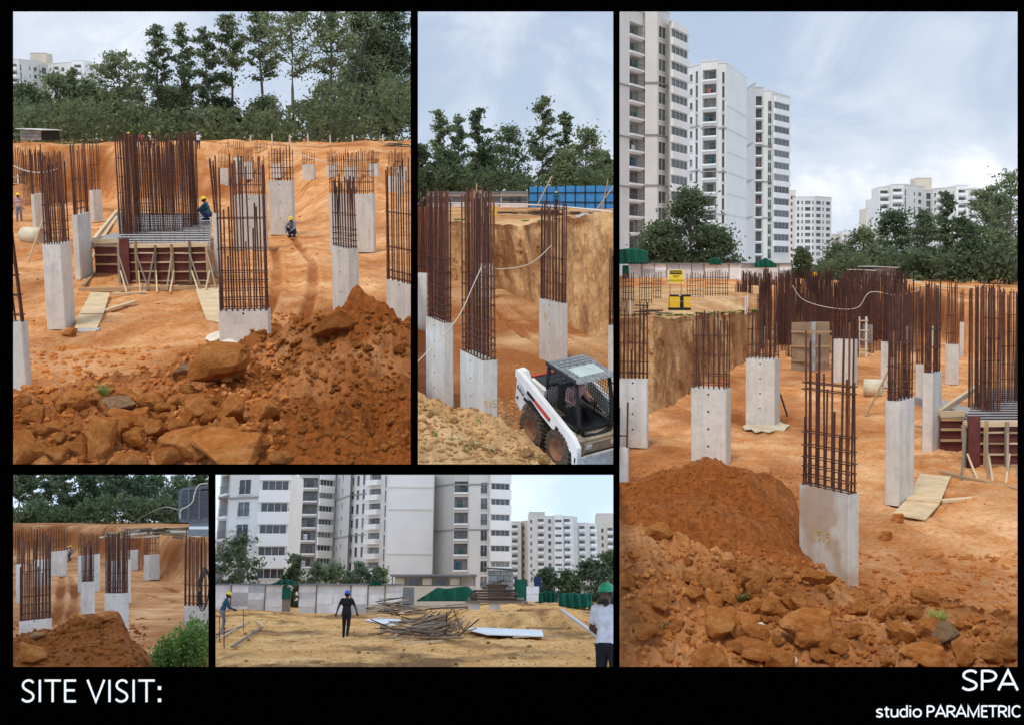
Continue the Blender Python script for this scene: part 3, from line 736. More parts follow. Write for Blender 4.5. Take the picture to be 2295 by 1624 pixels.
def column(P, label, uc, vb, wl, wr, al, vtop, rtop, nb=(5, 2), rr=0.017, ties=(0.12, 0.35, 0.6, 1.1), z0=None, holes=3, mat=None, group=None, lean=0.0, shortbars=0.0, body=True, name=None, y=None, rjit=0.12, numtxt=None, ctop=0.0):
    """a wall-like column: its near corner stands at uc,vb; wl / wr are the widths of its left and right faces in layout units; al the plan angle of the left face"""
    base = P.gp(uc, vb, z0)
    if y is not None: base = P.dp(uc, vb, y)
    y = base.y; a0_ = math.radians(al); r_ = base.x / y; mpp = y / F / math.sqrt(1 + r_ * r_); a = a0_ + math.atan(r_)
    Ll = max(wl * mpp / max(math.cos(a0_), .05), 0.12); Lr = max(wr * mpp / max(math.sin(a0_), .05), 0.12)
    hh = P.zr(vtop, y) - base.z
    rh = P.zr(rtop, y) - base.z
    root = thing(P, name or "concrete_pier", label, "concrete pier", base, plumb(P, uc), group)
    el = Vector((-math.cos(a), math.sin(a), 0)); er = Vector((math.sin(a), math.cos(a), 0))
    def pt(s, t, z): return el * s + er * t + Vector((0, 0, z))
    if body:
        c = 0.022; mb = MB()
        op = [(c, 0), (Ll - c, 0), (Ll, c), (Ll, Lr - c), (Ll - c, Lr), (c, Lr), (0, Lr - c), (0, c)]
        v = [pt(s, t, 0) for s, t in op]
        nz = 3
        for k in range(1, nz + 1):
            v += [pt(s, t, hh * k / nz + (ctop * s if k == nz else 0)) for s, t in op]
        i0 = len(v); ins = 0.03
        v += [pt(min(max(s, ins), Ll - ins), min(max(t, ins), Lr - ins), hh + ctop * s - 0.012 + rng.uniform(-.008, .012)) for s, t in op]
        f = []
        for k in range(nz):
            for i in range(8):
                j = (i + 1) % 8; f.append((k * 8 + j, k * 8 + i, (k + 1) * 8 + i, (k + 1) * 8 + j))
        for i in range(8):
            j = (i + 1) % 8; f.append((nz * 8 + j, nz * 8 + i, i0 + i, i0 + j))
        f.append(tuple(i0 + i for i in reversed(range(8))))
        mb.add(v, f); mb.build("column_body", mat or CONC, root)
        if holes:
            nrm = -er                       # outward normal of the left face
            for i in range(holes):
                zz = hh * (0.93 - 0.8 * i / max(1, holes - 0.4)); s = Ll * (0.5 if wl > 12 else 0.5)
                p = pt(s, -0.003, zz)
                if wl > 10: ob("painted_tie_hole", rod(HOLE, 8, True), root, seg_m(p, p + er * 0.012, 0.028))  # dark disc on the face, the hole's shade painted on
    if numtxt:
        face, s0, z0f, hgt = numtxt[1:]
        o_, d_, n_ = (pt(s0 * Ll, 0, z0f * hh), -el, -er) if face == 'l' else (pt(0, s0 * Lr, z0f * hh), er, -el)
        for i, ch in enumerate(numtxt[0]):
            mb = MB(); mb.tube([o_ + d_ * (hgt * (.62 * i + .55 * x)) + Vector((0, 0, hgt * y_)) + n_ * .002 for x, y_ in DIG[ch]], hgt * .055, 5); mb.build("sprayed_digit", SPRAY, root)
    # starter bars
    e = 0.055 if Lr > .2 else 0.03
    ps = []
    n0, n1 = nb
    for i in range(n0):
        s = e + (Ll - 2 * e) * (i / (n0 - 1) if n0 > 1 else .5)
        ps += [(s, e), (s, Lr - e)]
    for i in range(1, n1 - 1 if n1 > 2 else 0):
        t = e + (Lr - 2 * e) * i / (n1 - 1); ps += [(e, t), (Ll - e, t)]
    zb = hh - 0.06 if body else 0.0
    for (s, t) in ps:
        top = rh * (1 + 0 * s) + rng.uniform(-rjit, rjit * .6) * (rh - zb)
        if rng.random() < shortbars: top = zb + (top - zb) * rng.uniform(.35, .75)
        a0 = pt(s + rng.uniform(-.01, .01), t, zb + ctop * s); b0 = pt(s + rng.uniform(-.03, .03), t + rng.uniform(-.03, .03), top)
        b0.x += lean * (top - zb)
        bar("rebar", RUST if rng.random() < .75 else RUST2, root, a0, b0, rr * rng.uniform(.9, 1.1))
    e2 = e - 0.02
    key = ('tie', P.H, label, round(Ll, 3), round(Lr, 3))
    me = None
    for zt in ties:
        zz = zb + zt * (rh - zb) if zt <= 1.0 else zb + (zt - 1.0) * (rh - zb)
        if me is None:
            tmb = ringmesh("stirrup", [pt(e2, e2, 0), pt(Ll - e2, e2, 0), pt(Ll - e2, Lr - e2, 0), pt(e2, Lr - e2, 0)], rr * .55, RUST)
            me = newmesh("stirrup", tmb.v, tmb.f, RUST)
        o = ob("stirrup", me, root, Matrix.Translation((lean * (zz - zb), 0, zz + rng.uniform(-.01, .01))) @ Matrix.Rotation(rng.uniform(-.01, .01), 4, 'X'))
    return root

def cage(P, label, u0, u1, vb, vt, z0, n, depth=0.5, rr=0.017, group=None, jit=.1, name="rebar_cage", ties=4, y=None, rows=2, joined=False):
    """a free-standing bundle of bars between columns u0..u1, its foot at row vb on level z0"""
    um = (u0 + u1) / 2
    b = P.gp(um, vb, z0) if y is None else P.dp(um, vb, y)
    wd = (u1 - u0) / F * b.y; h = P.zr(vt, b.y) - b.z
    root = thing(P, name, label, "rebar", b, plumb(P, um), group)
    mbj = MB()
    for i in range(n):
        for k in range(rows):
            x = wd * (i / max(1, n - 1) - .5) + rng.uniform(-.02, .02); yy = depth * (k / max(1, rows - 1)) if rows > 1 else 0
            hh = h * (1 + rng.uniform(-jit, jit * .5)); dx = rng.uniform(-.03, .03) * hh * .4
            if joined: mbj.tube([(x, yy, 0), (x + dx, yy, hh)], rr, 5, 0, False)
            else: bar("rebar", RUST if rng.random() < .75 else RUST2, root, (x, yy, 0), (x + dx, yy, hh), rr * rng.uniform(.85, 1.15))
    if joined:
        o = mbj.build("rebar_bundle", RUST, root); o["kind"] = "stuff"
    for k in range(ties):
        zz = h * (k + .5) / (ties + 1) + rng.uniform(-.05, .05)
        bar("cross_bar", RUST, root, (-wd / 2, -0.02, zz), (wd / 2, -0.02, zz + rng.uniform(-.03, .03)), rr * .6, 4)
    return root

# ---- upper left picture
q = ", upper left picture"
column(P1, "mud-stained concrete column cut by the left edge " + q, 62, 905, 70, 14, 30, 722, 505, (4, 3), .02, (.1, .3, .5), mat=CONC_ST, holes=0, lean=-.06)
column(P1, "tall pale concrete column standing left of the timber formwork " + q, 148, 738, 43, 24, 15, 548, 345, (7, 4), .018, (.05, .15, .25, .45, .7), holes=0, ctop=.0)
column(P1, "concrete column just behind the tall pale one, close to the formwork " + q, 182, 628, 13, 30, 18, 482, 322, (4, 4), .018, (.1, .2, .5), holes=0)
column(P1, "narrow concrete column near the standing worker and pipe " + q, 82, 522, 8, 24, 25, 436, 330, (4, 3), .018, (.2, .5), holes=0)
column(P1, "small far concrete column against the dark cut bank " + q, 212, 497, 9, 20, 30, 427, 312, (3, 4), .018, (.2, .5), holes=0)
column(P1, "large front concrete column with tall dark bars, half buried by clods " + q, 603, 770, 113, 6, 8, 697, 358, (9, 3), .021, (.03, .09, .15, .21, .27, .42, .62), holes=1, shortbars=.25, rjit=.06)
column(P1, "slim concrete column at the right end of the formwork " + q, 489, 622, 8, 10, 40, 478, 362, (4, 3), .02, (.2, .4, .7), holes=0, lean=-.05)
column(P1, "broad concrete column straight behind the large front column " + q, 596, 562, 70, 6, 12, 438, 356, (8, 2), .018, (.1, .3, .6), holes=2)
column(P1, "big pale concrete wall column left of the crouching worker " + q, 656, 527, 52, 7, 14, 406, 330, (8, 2), .018, (.1, .25, .4, .6, .8), holes=3)
column(P1, "far concrete column behind the big wall column " + q, 600, 438, 27, 4, 14, 352, 318, (5, 2), .018, (.3, .6), holes=0)
column(P1, "far concrete column left of the big wall column " + q, 546, 442, 20, 5, 14, 354, 318, (5, 2), .018, (.3, .6), holes=0)
column(P1, "weathered far concrete stub before the sandy slope " + q, 681, 432, 24, 5, 14, 380, 338, (4, 2), .018, (.3, .6), holes=0)
column(P1, "farthest low concrete wall block on the sandy slope " + q, 724, 420, 38, 4, 16, 373, 345, (5, 2), .018, (.5,), holes=0)
column(P1, "wide concrete column standing behind the slim right one " + q, 838, 566, 100, 5, 10, 436, 340, (11, 2), .018, (.1, .3, .55, .8), holes=2)
column(P1, "tall concrete column right of the tyre track, two faces showing " + q, 782, 706, 38, 25, 66, 558, 404, (7, 4), .019, (.05, .13, .21, .29, .5), holes=3)
column(P1, "concrete column cut by the right edge, near the dark mound " + q, 925, 735, 62, 4, 62, 640, 372, (6, 3), .02, (.04, .1, .3, .6), holes=1, ctop=.0)
column(P1, "far concrete column near the right edge " + q, 900, 480, 30, 4, 16, 396, 338, (5, 2), .018, (.3, .6), holes=0)
def farcols(P, q, spots, group, label):
    for (u, v, wd, hp, rp) in spots:
        g = hit(P, u, v); column(P, label + q, u, P.pj(g.x, g.y, g.z)[1], wd, 4, 14, v - hp, v - hp - rp, (4, 2), .018, (.4,), z0=g.z, holes=0, group=group)
farcols(P1, q, [(512, 420, 22, 42, 40), (566, 404, 20, 40, 30), (632, 402, 24, 34, 30), (704, 404, 26, 34, 30), (752, 402, 20, 30, 32), (796, 404, 26, 28, 34), (846, 398, 22, 30, 30), (908, 412, 26, 36, 34)], "small far columns stepping up the slope, upper left picture", "small far concrete column with thin bars on the sandy slope ")
gq = "far bar cages on the left of the upper left picture"
for i, (u0, u1, vb, vt, n) in enumerate([(30, 60, 452, 332, 13), (55, 96, 462, 338, 16), (100, 140, 455, 345, 15), (30, 75, 420, 345, 18), (118, 150, 440, 330, 12), (160, 192, 440, 335, 12)]):
    cage(P1, "dense rusty bar cage standing at the far left " + q, u0, u1, vb, vt, None, n, .6, .017, gq, joined=True)
for i, (u0, u1, vb, vt, n) in enumerate([(468, 500, 428, 322, 8), (506, 524, 430, 318, 6), (560, 580, 415, 318, 6), (604, 640, 420, 322, 9), (730, 756, 398, 332, 6), (770, 800, 396, 334, 7)]):
    cage(P1, "thin rusty bar cage before the far bank " + q, u0, u1, vb, vt, None, n, .5, .016, "far bar cages in the middle of the upper left picture", joined=True)

# ---- middle picture
q = ", middle picture"
column(P2, "tall concrete column with a yellow number at the sandy mound " + q, 1080, 990, 53, 36, 73, 808, 428, (8, 4), .02, (.02, .06, .1, .14, .18, .25, .33, .43, .5), holes=4, rjit=.05, numtxt=("915", 'r', .10, .42, .17))
column(P2, "tall concrete column left of the numbered one " + q, 994, 928, 42, 23, 74, 724, 432, (8, 4), .019, (.02, .06, .1, .15, .2, .28, .4, .5), holes=5, rjit=.05)
column(P2, "concrete column cut by the left edge " + q, 956, 742, 26, 3, 30, 612, 440, (5, 3), .018, (.1, .3, .5), holes=0)
column(P2, "concrete column beside the grooved bank, behind the loader " + q, 1256, 820, 52, 16, 66, 680, 458, (8, 4), .019, (.03, .1, .2, .3, .45), holes=3, rjit=.06, numtxt=("916", 'l', .75, .68, .2))
column(P2, "concrete column cut by the right edge behind the loader " + q, 1380, 885, 20, 3, 30, 730, 560, (3, 2), .019, (.2, .5), holes=0)
column(P2, "far concrete column seen through the bars of the numbered column " + q, 1100, 668, 34, 6, 25, 592, 470, (6, 2), .018, (.2, .5), holes=0)
for i, (u0, u1, vb, vt, n) in enumerate([(940, 975, 600, 440, 8), (968, 1010, 580, 436, 8), (1040, 1062, 585, 452, 5)]):
    cage(P2, "dense rusty bar cage far behind the left columns " + q, u0, u1, vb, vt, None, n, .6, .02, "far bar cages in the middle picture", joined=True)

# ---- right picture
q = ", right picture"
column(P3, "concrete column cut by the left edge below the grooved bank " + q, 1450, 1004, 66, 3, 12, 848, 688, (8, 2), .018, (.1, .25, .5), holes=4, ctop=-.03, shortbars=.15)
column(P3, "short concrete column in the lower left corner beside the brown mound " + q, 1406, 1080, 24, 3, 12, 1003, 905, (2, 2), .018, (.3,), holes=0)
column(P3, "wide concrete column standing behind the brown mound " + q, 1626, 1048, 80, 12, 14, 873, 702, (7, 3), .018, (.08, .2, .45, .7), holes=4, shortbars=.15)
column(P3, "concrete column with a pale splash around its foot " + q, 1735, 956, 66, 13, 14, 806, 692, (8, 2), .018, (.1, .3, .6), holes=4, shortbars=.1)
column(P3, "nearest concrete column with yellow number and mud stains " + q, 1901, 1392, 120, 24, 40, 1108, 742, (7, 3), .0165, (.03, .08, .14, .2, .27, .36, .62, .66), mat=CONC_ST, holes=0, shortbars=.45, rjit=.1, numtxt=("1515", 'l', .7, .58, .14))
column(P3, "tall concrete column at the muddy plywood walkway " + q, 2014, 1134, 33, 35, 18, 899, 632, (6, 5), .019, (.04, .1, .17, .3, .5), holes=0)
column(P3, "concrete column behind the walkway column, close to the formwork " + q, 2088, 1018, 23, 22, 18, 836, 640, (5, 4), .019, (.1, .3, .5), holes=0)
column(P3, "pale narrow concrete column touching the back of the walkway columns " + q, 2064, 905, 14, 6, 30, 816, 650, (4, 3), .018, (.2, .5), holes=0)
column(P3, "far concrete column in front of the cut bank " + q, 2136, 862, 20, 12, 35, 772, 640, (4, 3), .018, (.2, .5), holes=0)
column(P3, "slim far concrete column at the cut bank's edge " + q, 2156, 800, 7, 4, 30, 722, 650, (3, 2), .018, (.3,), holes=0)
column(P3, "pale concrete column seen through the nearest column's bars " + q, 1912, 862, 48, 9, 14, 762, 655, (7, 2), .018, (.2, .5), holes=0)
column(P3, "concrete column behind the concrete pipe " + q, 1990, 868, 18, 4, 20, 766, 650, (4, 2), .018, (.2, .5), holes=0)
farcols(P3, q, [(1712, 772, 22, 40, 60), (1752, 760, 20, 36, 60), (1838, 776, 24, 40, 60), (1952, 770, 22, 42, 60), (2040, 772, 22, 40, 60), (2100, 776, 20, 44, 60)], "small far columns among the bars, right picture", "small far concrete column among the crowded bars ")
gq = "bar cages crowding the far end of the right picture's pit"
spots = []
r2 = random.Random(5)
for i in range(30):
    u = 1652 + i * 12.4; spots.append((u, u + r2.uniform(14, 23), r2.uniform(722, 775), r2.uniform(604, 632), r2.randint(8, 11)))
for (u0, u1, vb, vt, n) in spots:
    cage(P3, "tall rusty bar cage in the crowded far row of the pit " + q, u0, u1, vb, vt, None, n, .7, .022, gq, joined=True, rows=3)
for i in range(22):
    u = 1700 + i * 16.5; spots.append((u, u + 14, 0, 0, 0))
    cage(P3, "rusty bar cage in the nearer row before the crowded far row " + q, u, u + r2.uniform(8, 15), r2.uniform(780, 805), r2.uniform(640, 672), None, 5, .6, .018, "bar cages of the nearer row in the right picture", joined=True, rows=2)
for (u0, u1, vb, vt, n) in [(1396, 1420, 676, 612, 5), (1432, 1460, 680, 615, 6), (1465, 1480, 672, 612, 4), (1540, 1575, 668, 612, 7), (1580, 1630, 664, 606, 10)]:
    cage(P3, "sparse rusty bar cage on the upper ground near the sign " + q, u0, u1, vb, vt, -1.75, n, .4, .022, "bar cages on the upper ground of the right picture", joined=True, rows=1)

# ---- lower left picture
q = ", lower left picture"
column(P4, "front concrete column with tall dark bars at the mound " + q, 112, 1428, 66, 4, 10, 1384, 1200, (9, 3), .03, (.03, .1, .2, .3, .6), holes=1, shortbars=.25, rjit=.06)
column(P4, "slim concrete column at the left edge behind the front one " + q, 48, 1350, 12, 8, 40, 1262, 1195, (4, 2), .026, (.2, .5), holes=0)
column(P4, "wide concrete column right behind the front one " + q, 110, 1312, 34, 6, 20, 1250, 1185, (6, 2), .026, (.2, .5), holes=0)
column(P4, "big pale concrete wall column left of the two standing workers " + q, 146, 1290, 32, 5, 16, 1232, 1180, (6, 2), .026, (.2, .5), holes=0)
column(P4, "far concrete wall block beside the two standing workers " + q, 174, 1237, 22, 4, 16, 1208, 1186, (4, 2), .024, (.5,), holes=0)
column(P4, "tall concrete column left of the dark mound's peak " + q, 200, 1376, 19, 12, 66, 1302, 1215, (6, 4), .026, (.05, .15, .3), holes=3)
column(P4, "wide concrete column standing behind the mound's peak " + q, 220, 1325, 44, 4, 12, 1240, 1192, (8, 2), .026, (.2, .5), holes=0)
column(P4, "concrete column with corner edge right of the mound's peak " + q, 274, 1434, 40, 14, 66, 1328, 1192, (8, 4), .028, (.03, .1, .2, .35), holes=1)
column(P4, "pale concrete column directly behind the mound's right column " + q, 290, 1350, 50, 3, 12, 1252, 1190, (7, 2), .026, (.2, .5), holes=0)
column(P4, "far concrete column left of the lone free-standing one " + q, 309, 1276, 40, 5, 20, 1230, 1186, (6, 2), .026, (.2, .5), holes=0)
column(P4, "lone concrete column on open floor before the dark bank " + q, 333, 1299, 11, 24, 75, 1242, 1190, (4, 4), .026, (.2, .5), holes=2)
column(P4, "concrete column cut by the right edge above the green bush " + q, 468, 1414, 56, 3, 62, 1358, 1195, (7, 3), .028, (.05, .15, .3), holes=1)
for i, (u0, u1, vb, vt) in enumerate([(30, 52, 1245, 1182), (60, 90, 1240, 1180), (95, 120, 1236, 1180), (130, 160, 1232, 1184)]):
    cage(P4, "thin rusty bar cage before the far trees " + q, u0, u1, vb, vt, None, 6, .6, .026, "far bar cages in the lower left picture", joined=True)

# ------------------------------------------------------------------ apartment towers
class Bld:
    def __init__(s, P, label, u, y, zb, name="apartment_tower", cat="building"):
        s.P = P; s.o = Vector((P.xu(u, y, 0), y, zb)); s.root = thing(P, name, label, cat, s.o)
    def part(s, name, v, f, mat, parent=None):
        return ob(name, newmesh(name, [Vector(p) - s.o for p in v], f, mat), parent or s.root)
    def seg(s, u0, y0, u1, y1, vt, zb=None, mat=None, feats=(), row0=0, n=0, px=30, back=9.0, bands=(), bandmat=None, skip=None, cap=True):
        """one vertical strip of facade between layout columns u0..u1; feats = (kind, ua, ub, f0, f1) repeated on n floors"""
        P = s.P; mat = mat or WALLC
        A = Vector((P.xu(u0, y0, 0), y0, 0)); B = Vector((P.xu(u1, y1, 0), y1, 0)); d = B - A; L = d.length; e = d / L
        nr = Vector((e.y, -e.x, 0))                      # towards the viewer
        if nr.y > 0: nr = -nr
        zt = P.zr(vt, y0); zb = s.o.z if zb is None else zb
        us = lambda u: L * (u - u0) / (u1 - u0)
        zk = lambda r: P.zr(r, y0)
        ops = []
        for k in range(n):
            ra, rb = row0 + k * px, row0 + (k + 1) * px
            for ft in feats:
                kind, ua, ub, f0, f1 = ft[:5]
                z1, z0 = zk(ra + f0 * (rb - ra)), zk(ra + f1 * (rb - ra))
                if z1 > zt - 0.05 or z0 < zb + 0.1: continue
                if skip and skip(kind, k): continue
                ops.append((kind, us(ua), us(ub), z0, z1, k))
        T = sorted({0.0, L} | {round(o[1], 4) for o in ops} | {round(o[2], 4) for o in ops})
        Z = sorted({zb, zt} | {round(o[3], 4) for o in ops} | {round(o[4], 4) for o in ops})
        T = [t for t in T if -1e-6 <= t <= L + 1e-6]
        pt = lambda t, z, q=0.0: A + e * t + (nr * q if q > -2 else Vector((0, -q, 0))) + Vector((0, 0, z))
        v = []; f = []
        def quad(a, b, c, d_): i = len(v); v.extend([a, b, c, d_]); f.append((i, i + 1, i + 2, i + 3))
        for j in range(len(Z) - 1):
            zc = (Z[j] + Z[j + 1]) / 2; run = None
            for i in range(len(T) - 1):
                tc_ = (T[i] + T[i + 1]) / 2
                inside = any(o[1] < tc_ < o[2] and o[3] < zc < o[4] for o in ops)
                if not inside:
                    if run is None: run = T[i]
                if run is not None and (inside or i == len(T) - 2):
                    t1 = T[i] if inside else T[i + 1]
                    quad(pt(run, Z[j]), pt(t1, Z[j]), pt(t1, Z[j + 1]), pt(run, Z[j + 1])); run = None
        bk = -back
        quad(pt(0, zb), pt(0, zt), pt(0, zt, bk), pt(0, zb, bk)); quad(pt(L, zb), pt(L, zb, bk), pt(L, zt, bk), pt(L, zt))
        quad(pt(0, zt), pt(L, zt), pt(L, zt, bk), pt(0, zt, bk)); quad(pt(0, zb, bk), pt(0, zt, bk), pt(L, zt, bk), pt(L, zb, bk))
        for (kind, a, b, z0, z1, k) in ops:
            dp = {'log': 1.5, 'bal': 1.0}.get(kind, 0.22); dp = min(dp, back * .6)
            quad(pt(a, z0), pt(a, z0, -dp), pt(a, z1, -dp), pt(a, z1)); quad(pt(b, z0), pt(b, z1), pt(b, z1, -dp), pt(b, z0, -dp))
            quad(pt(a, z1), pt(a, z1, -dp), pt(b, z1, -dp), pt(b, z1)); quad(pt(a, z0), pt(b, z0), pt(b, z0, -dp), pt(a, z0, -dp))
        s.part("wall", v, f, mat)
        def bx(mb, a, b, z0, z1, q0, q1, mi=0):
            c = [pt(a, z0, q0), pt(b, z0, q0), pt(b, z0, q1), pt(a, z0, q1), pt(a, z1, q0), pt(b, z1, q0), pt(b, z1, q1), pt(a, z1, q1)]
            mb.add([p - s.o for p in c], CUBE_F, mi)
        for (kind, a, b, z0, z1, k) in ops:
            w_ = b - a; h_ = z1 - z0
            if kind == 'pane':
                mb = MB(); bx(mb, a + .002, b - .002, z0 + .002, z1 - .002, -.21, -.16); mb.build("window", GLASS, s.root); continue
            if kind in ('win', 'slit', 'bay'):
                fr_ = max(0.05, 0.045 * min(w_, h_) + .02)
                mb = MB()
                bx(mb, a, a + fr_, z0, z1, -.17, .03); bx(mb, b - fr_, b, z0, z1, -.17, .03); bx(mb, a + fr_, b - fr_, z1 - fr_, z1, -.17, .028)
                bx(mb, a - .08, b + .08, z0 - .12, z0 + fr_ * .6, -.17, .14)
                nm = {'win': 1, 'slit': 0, 'bay': 3}[kind]
                for i in range(nm):
                    c = a + w_ * (i + 1) / (nm + 1); bx(mb, c - .03, c + .03, z0 + fr_ * .3, z1 - fr_ * .5, -.16, .0)
                o = mb.build("window", FRAMEW, s.root)
                mb = MB(); bx(mb, a + fr_ * .5, b - fr_ * .5, z0 + fr_ * .3, z1 - fr_ * .5, -.16, -.14); mb.build("pane", GLASS, o)
                if kind == 'win' and h_ > 1.6:
                    mb = MB(); bx(mb, a, b, z0 + .42 * h_, z0 + .45 * h_, .03, .07)
                    for i in range(7): c = a + w_ * (i + .5) / 7; bx(mb, c - .012, c + .012, z0, z0 + .43 * h_, .04, .06)
                    mb.build("railing", RAILM, o)
                if kind == 'bay':
                    mb = MB(); hgt = px / F * y0
                    bx(mb, a - .25, b + .25, z1 + .02, min(zt - .02, z1 + .02 + hgt - h_ - .04), .0, .42); mb.build("spandrel", WALLW, s.root)
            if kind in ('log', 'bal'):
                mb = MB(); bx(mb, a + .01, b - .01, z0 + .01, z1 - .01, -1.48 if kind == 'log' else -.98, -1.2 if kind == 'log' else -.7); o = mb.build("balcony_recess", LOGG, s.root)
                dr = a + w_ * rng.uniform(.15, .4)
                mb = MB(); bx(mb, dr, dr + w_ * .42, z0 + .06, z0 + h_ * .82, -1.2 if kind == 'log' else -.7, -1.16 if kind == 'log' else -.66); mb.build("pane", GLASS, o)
                mb = MB(); pr = .35 if kind == 'log' else 1.1
                bx(mb, a - .1, b + .1, z0 - .34, z0 - .01, .0, pr); sl = mb.build("balcony_slab", WALLW, s.root)
                if kind == 'bal':
                    mb = MB(); bx(mb, a - .1, b + .1, z0 - .01, z0 + .36 * h_, pr - .1, pr); bx(mb, b, b + .1, z0 - .012, z0 + .362 * h_, 0, pr - .1); bx(mb, a - .1, a, z0 - .012, z0 + .362 * h_, 0, pr - .1); mb.build("parapet", WALLW, sl)
                else:
                    mb = MB(); bx(mb, a, b, z0 + .38 * h_, z0 + .41 * h_, .2, .25)
                    for i in range(9): c = a + w_ * (i + .5) / 9; bx(mb, c - .012, c + .012, z0 - .02, z0 + .4 * h_, .215, .235)
                    mb.build("railing", RAILM, sl)
                    if rng.random() < .3:
                        mb = MB(); c = a + w_ * rng.uniform(.1, .6); bx(mb, c, c + w_ * .25, z0 + .1, z0 + h_ * rng.uniform(.4, .7), -.5, -.45)
                        mb.build("laundry", rng.choice([C_WHITE, C_RED, C_TEAL, NETG]), o)
        for r in bands:
            zz = zk(r)
            if zb < zz < zt: mb = MB(); bx(mb, -.05, L + .05, zz - .13, zz + .13, .0, .16); mb.build("string_course", bandmat or BANDM, s.root)
        if cap:
            mb = MB(); bx(mb, -.12, L + .12, zt, zt + .22, -.35, .12); mb.build("roof_coping", mat, s.root)
        return zt

# right picture: three towers and far blocks
def towers3():
    P = P3
    b = Bld(P, "tallest white apartment tower at the left edge, right picture", 1460, 182, -1.9)
    B_ = (186, 303, 416)
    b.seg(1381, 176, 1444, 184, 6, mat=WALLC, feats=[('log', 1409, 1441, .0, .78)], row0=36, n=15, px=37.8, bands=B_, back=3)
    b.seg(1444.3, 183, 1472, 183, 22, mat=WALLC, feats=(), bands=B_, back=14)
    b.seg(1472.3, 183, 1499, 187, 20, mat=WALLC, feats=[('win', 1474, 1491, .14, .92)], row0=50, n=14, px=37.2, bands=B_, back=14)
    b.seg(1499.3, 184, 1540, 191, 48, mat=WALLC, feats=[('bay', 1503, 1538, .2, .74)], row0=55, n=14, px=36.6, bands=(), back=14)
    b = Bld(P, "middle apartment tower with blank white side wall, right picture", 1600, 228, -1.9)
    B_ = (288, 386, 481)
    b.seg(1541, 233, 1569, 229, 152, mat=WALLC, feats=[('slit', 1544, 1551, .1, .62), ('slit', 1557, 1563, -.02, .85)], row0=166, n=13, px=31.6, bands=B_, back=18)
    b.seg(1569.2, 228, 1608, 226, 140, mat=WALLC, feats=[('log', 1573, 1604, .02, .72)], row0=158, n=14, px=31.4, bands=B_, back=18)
    b.seg(1608.2, 225, 1626, 225, 142, mat=WALLC, feats=[('slit', 1616, 1622.5, .0, .84)], row0=162, n=13, px=31.4, bands=B_, back=18)
    b.seg(1626.2, 225, 1671.5, 243, 142, mat=WALLW, bands=B_ + (236, 340, 434), back=6, bandmat=WALLC)
    b = Bld(P, "narrower third apartment tower with bay windows, right picture", 1715, 270, -1.9)
    B_ = (328, 408, 489)
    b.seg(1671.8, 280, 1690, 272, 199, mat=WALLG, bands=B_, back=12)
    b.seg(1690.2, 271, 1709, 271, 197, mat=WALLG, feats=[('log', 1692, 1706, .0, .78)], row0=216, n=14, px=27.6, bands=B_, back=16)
    b.seg(1709.2, 271, 1730, 271, 204, mat=WALLC, feats=[('win', 1719, 1727, .1, .92)], row0=224, n=13, px=27.6, bands=B_, back=16)
    b.seg(1730.2, 270, 1768, 277, 208, mat=WALLC, feats=[('bay', 1733, 1766, .2, .76)], row0=222, n=13, px=27.0, back=16)
    b = Bld(P, "distant cream apartment block right of the towers, right picture", 1815, 470, -2, "apartment_block")
    ft = lambda us: [('pane', a, c, .25, .8) for a, c in us]
    b.seg(1768, 474, 1782, 474, 428, mat=WALLB, feats=ft([(1771, 1775), (1777, 1780)]), row0=436, n=11, px=14.4)
    b.seg(1782.2, 470, 1825, 470, 442, mat=WALLC, feats=ft([(1785, 1790), (1795, 1798), (1803, 1815), (1819, 1822)]), row0=447, n=11, px=14.4)
    b.seg(1825.2, 468, 1862, 476, 441, mat=WALLC, feats=ft([(1828, 1838), (1842, 1845), (1850, 1859)]), row0=447, n=11, px=14.4)
    b = Bld(P, "small far pale block between towers and trees, right picture", 1880, 560, -2, "apartment_block")
    b.seg(1858, 560, 1886, 566, 526, mat=WALLB, feats=ft([(1862, 1867), (1872, 1877)]), row0=531, n=6, px=10)
    b.seg(1886.2, 560, 1908, 560, 518, mat=WALLC, feats=ft([(1890, 1894), (1899, 1903)]), row0=524, n=7, px=10)
    far_block(P, 1940, 2200, 400, 412, "long cream apartment block above the dark trees, right picture", 430)
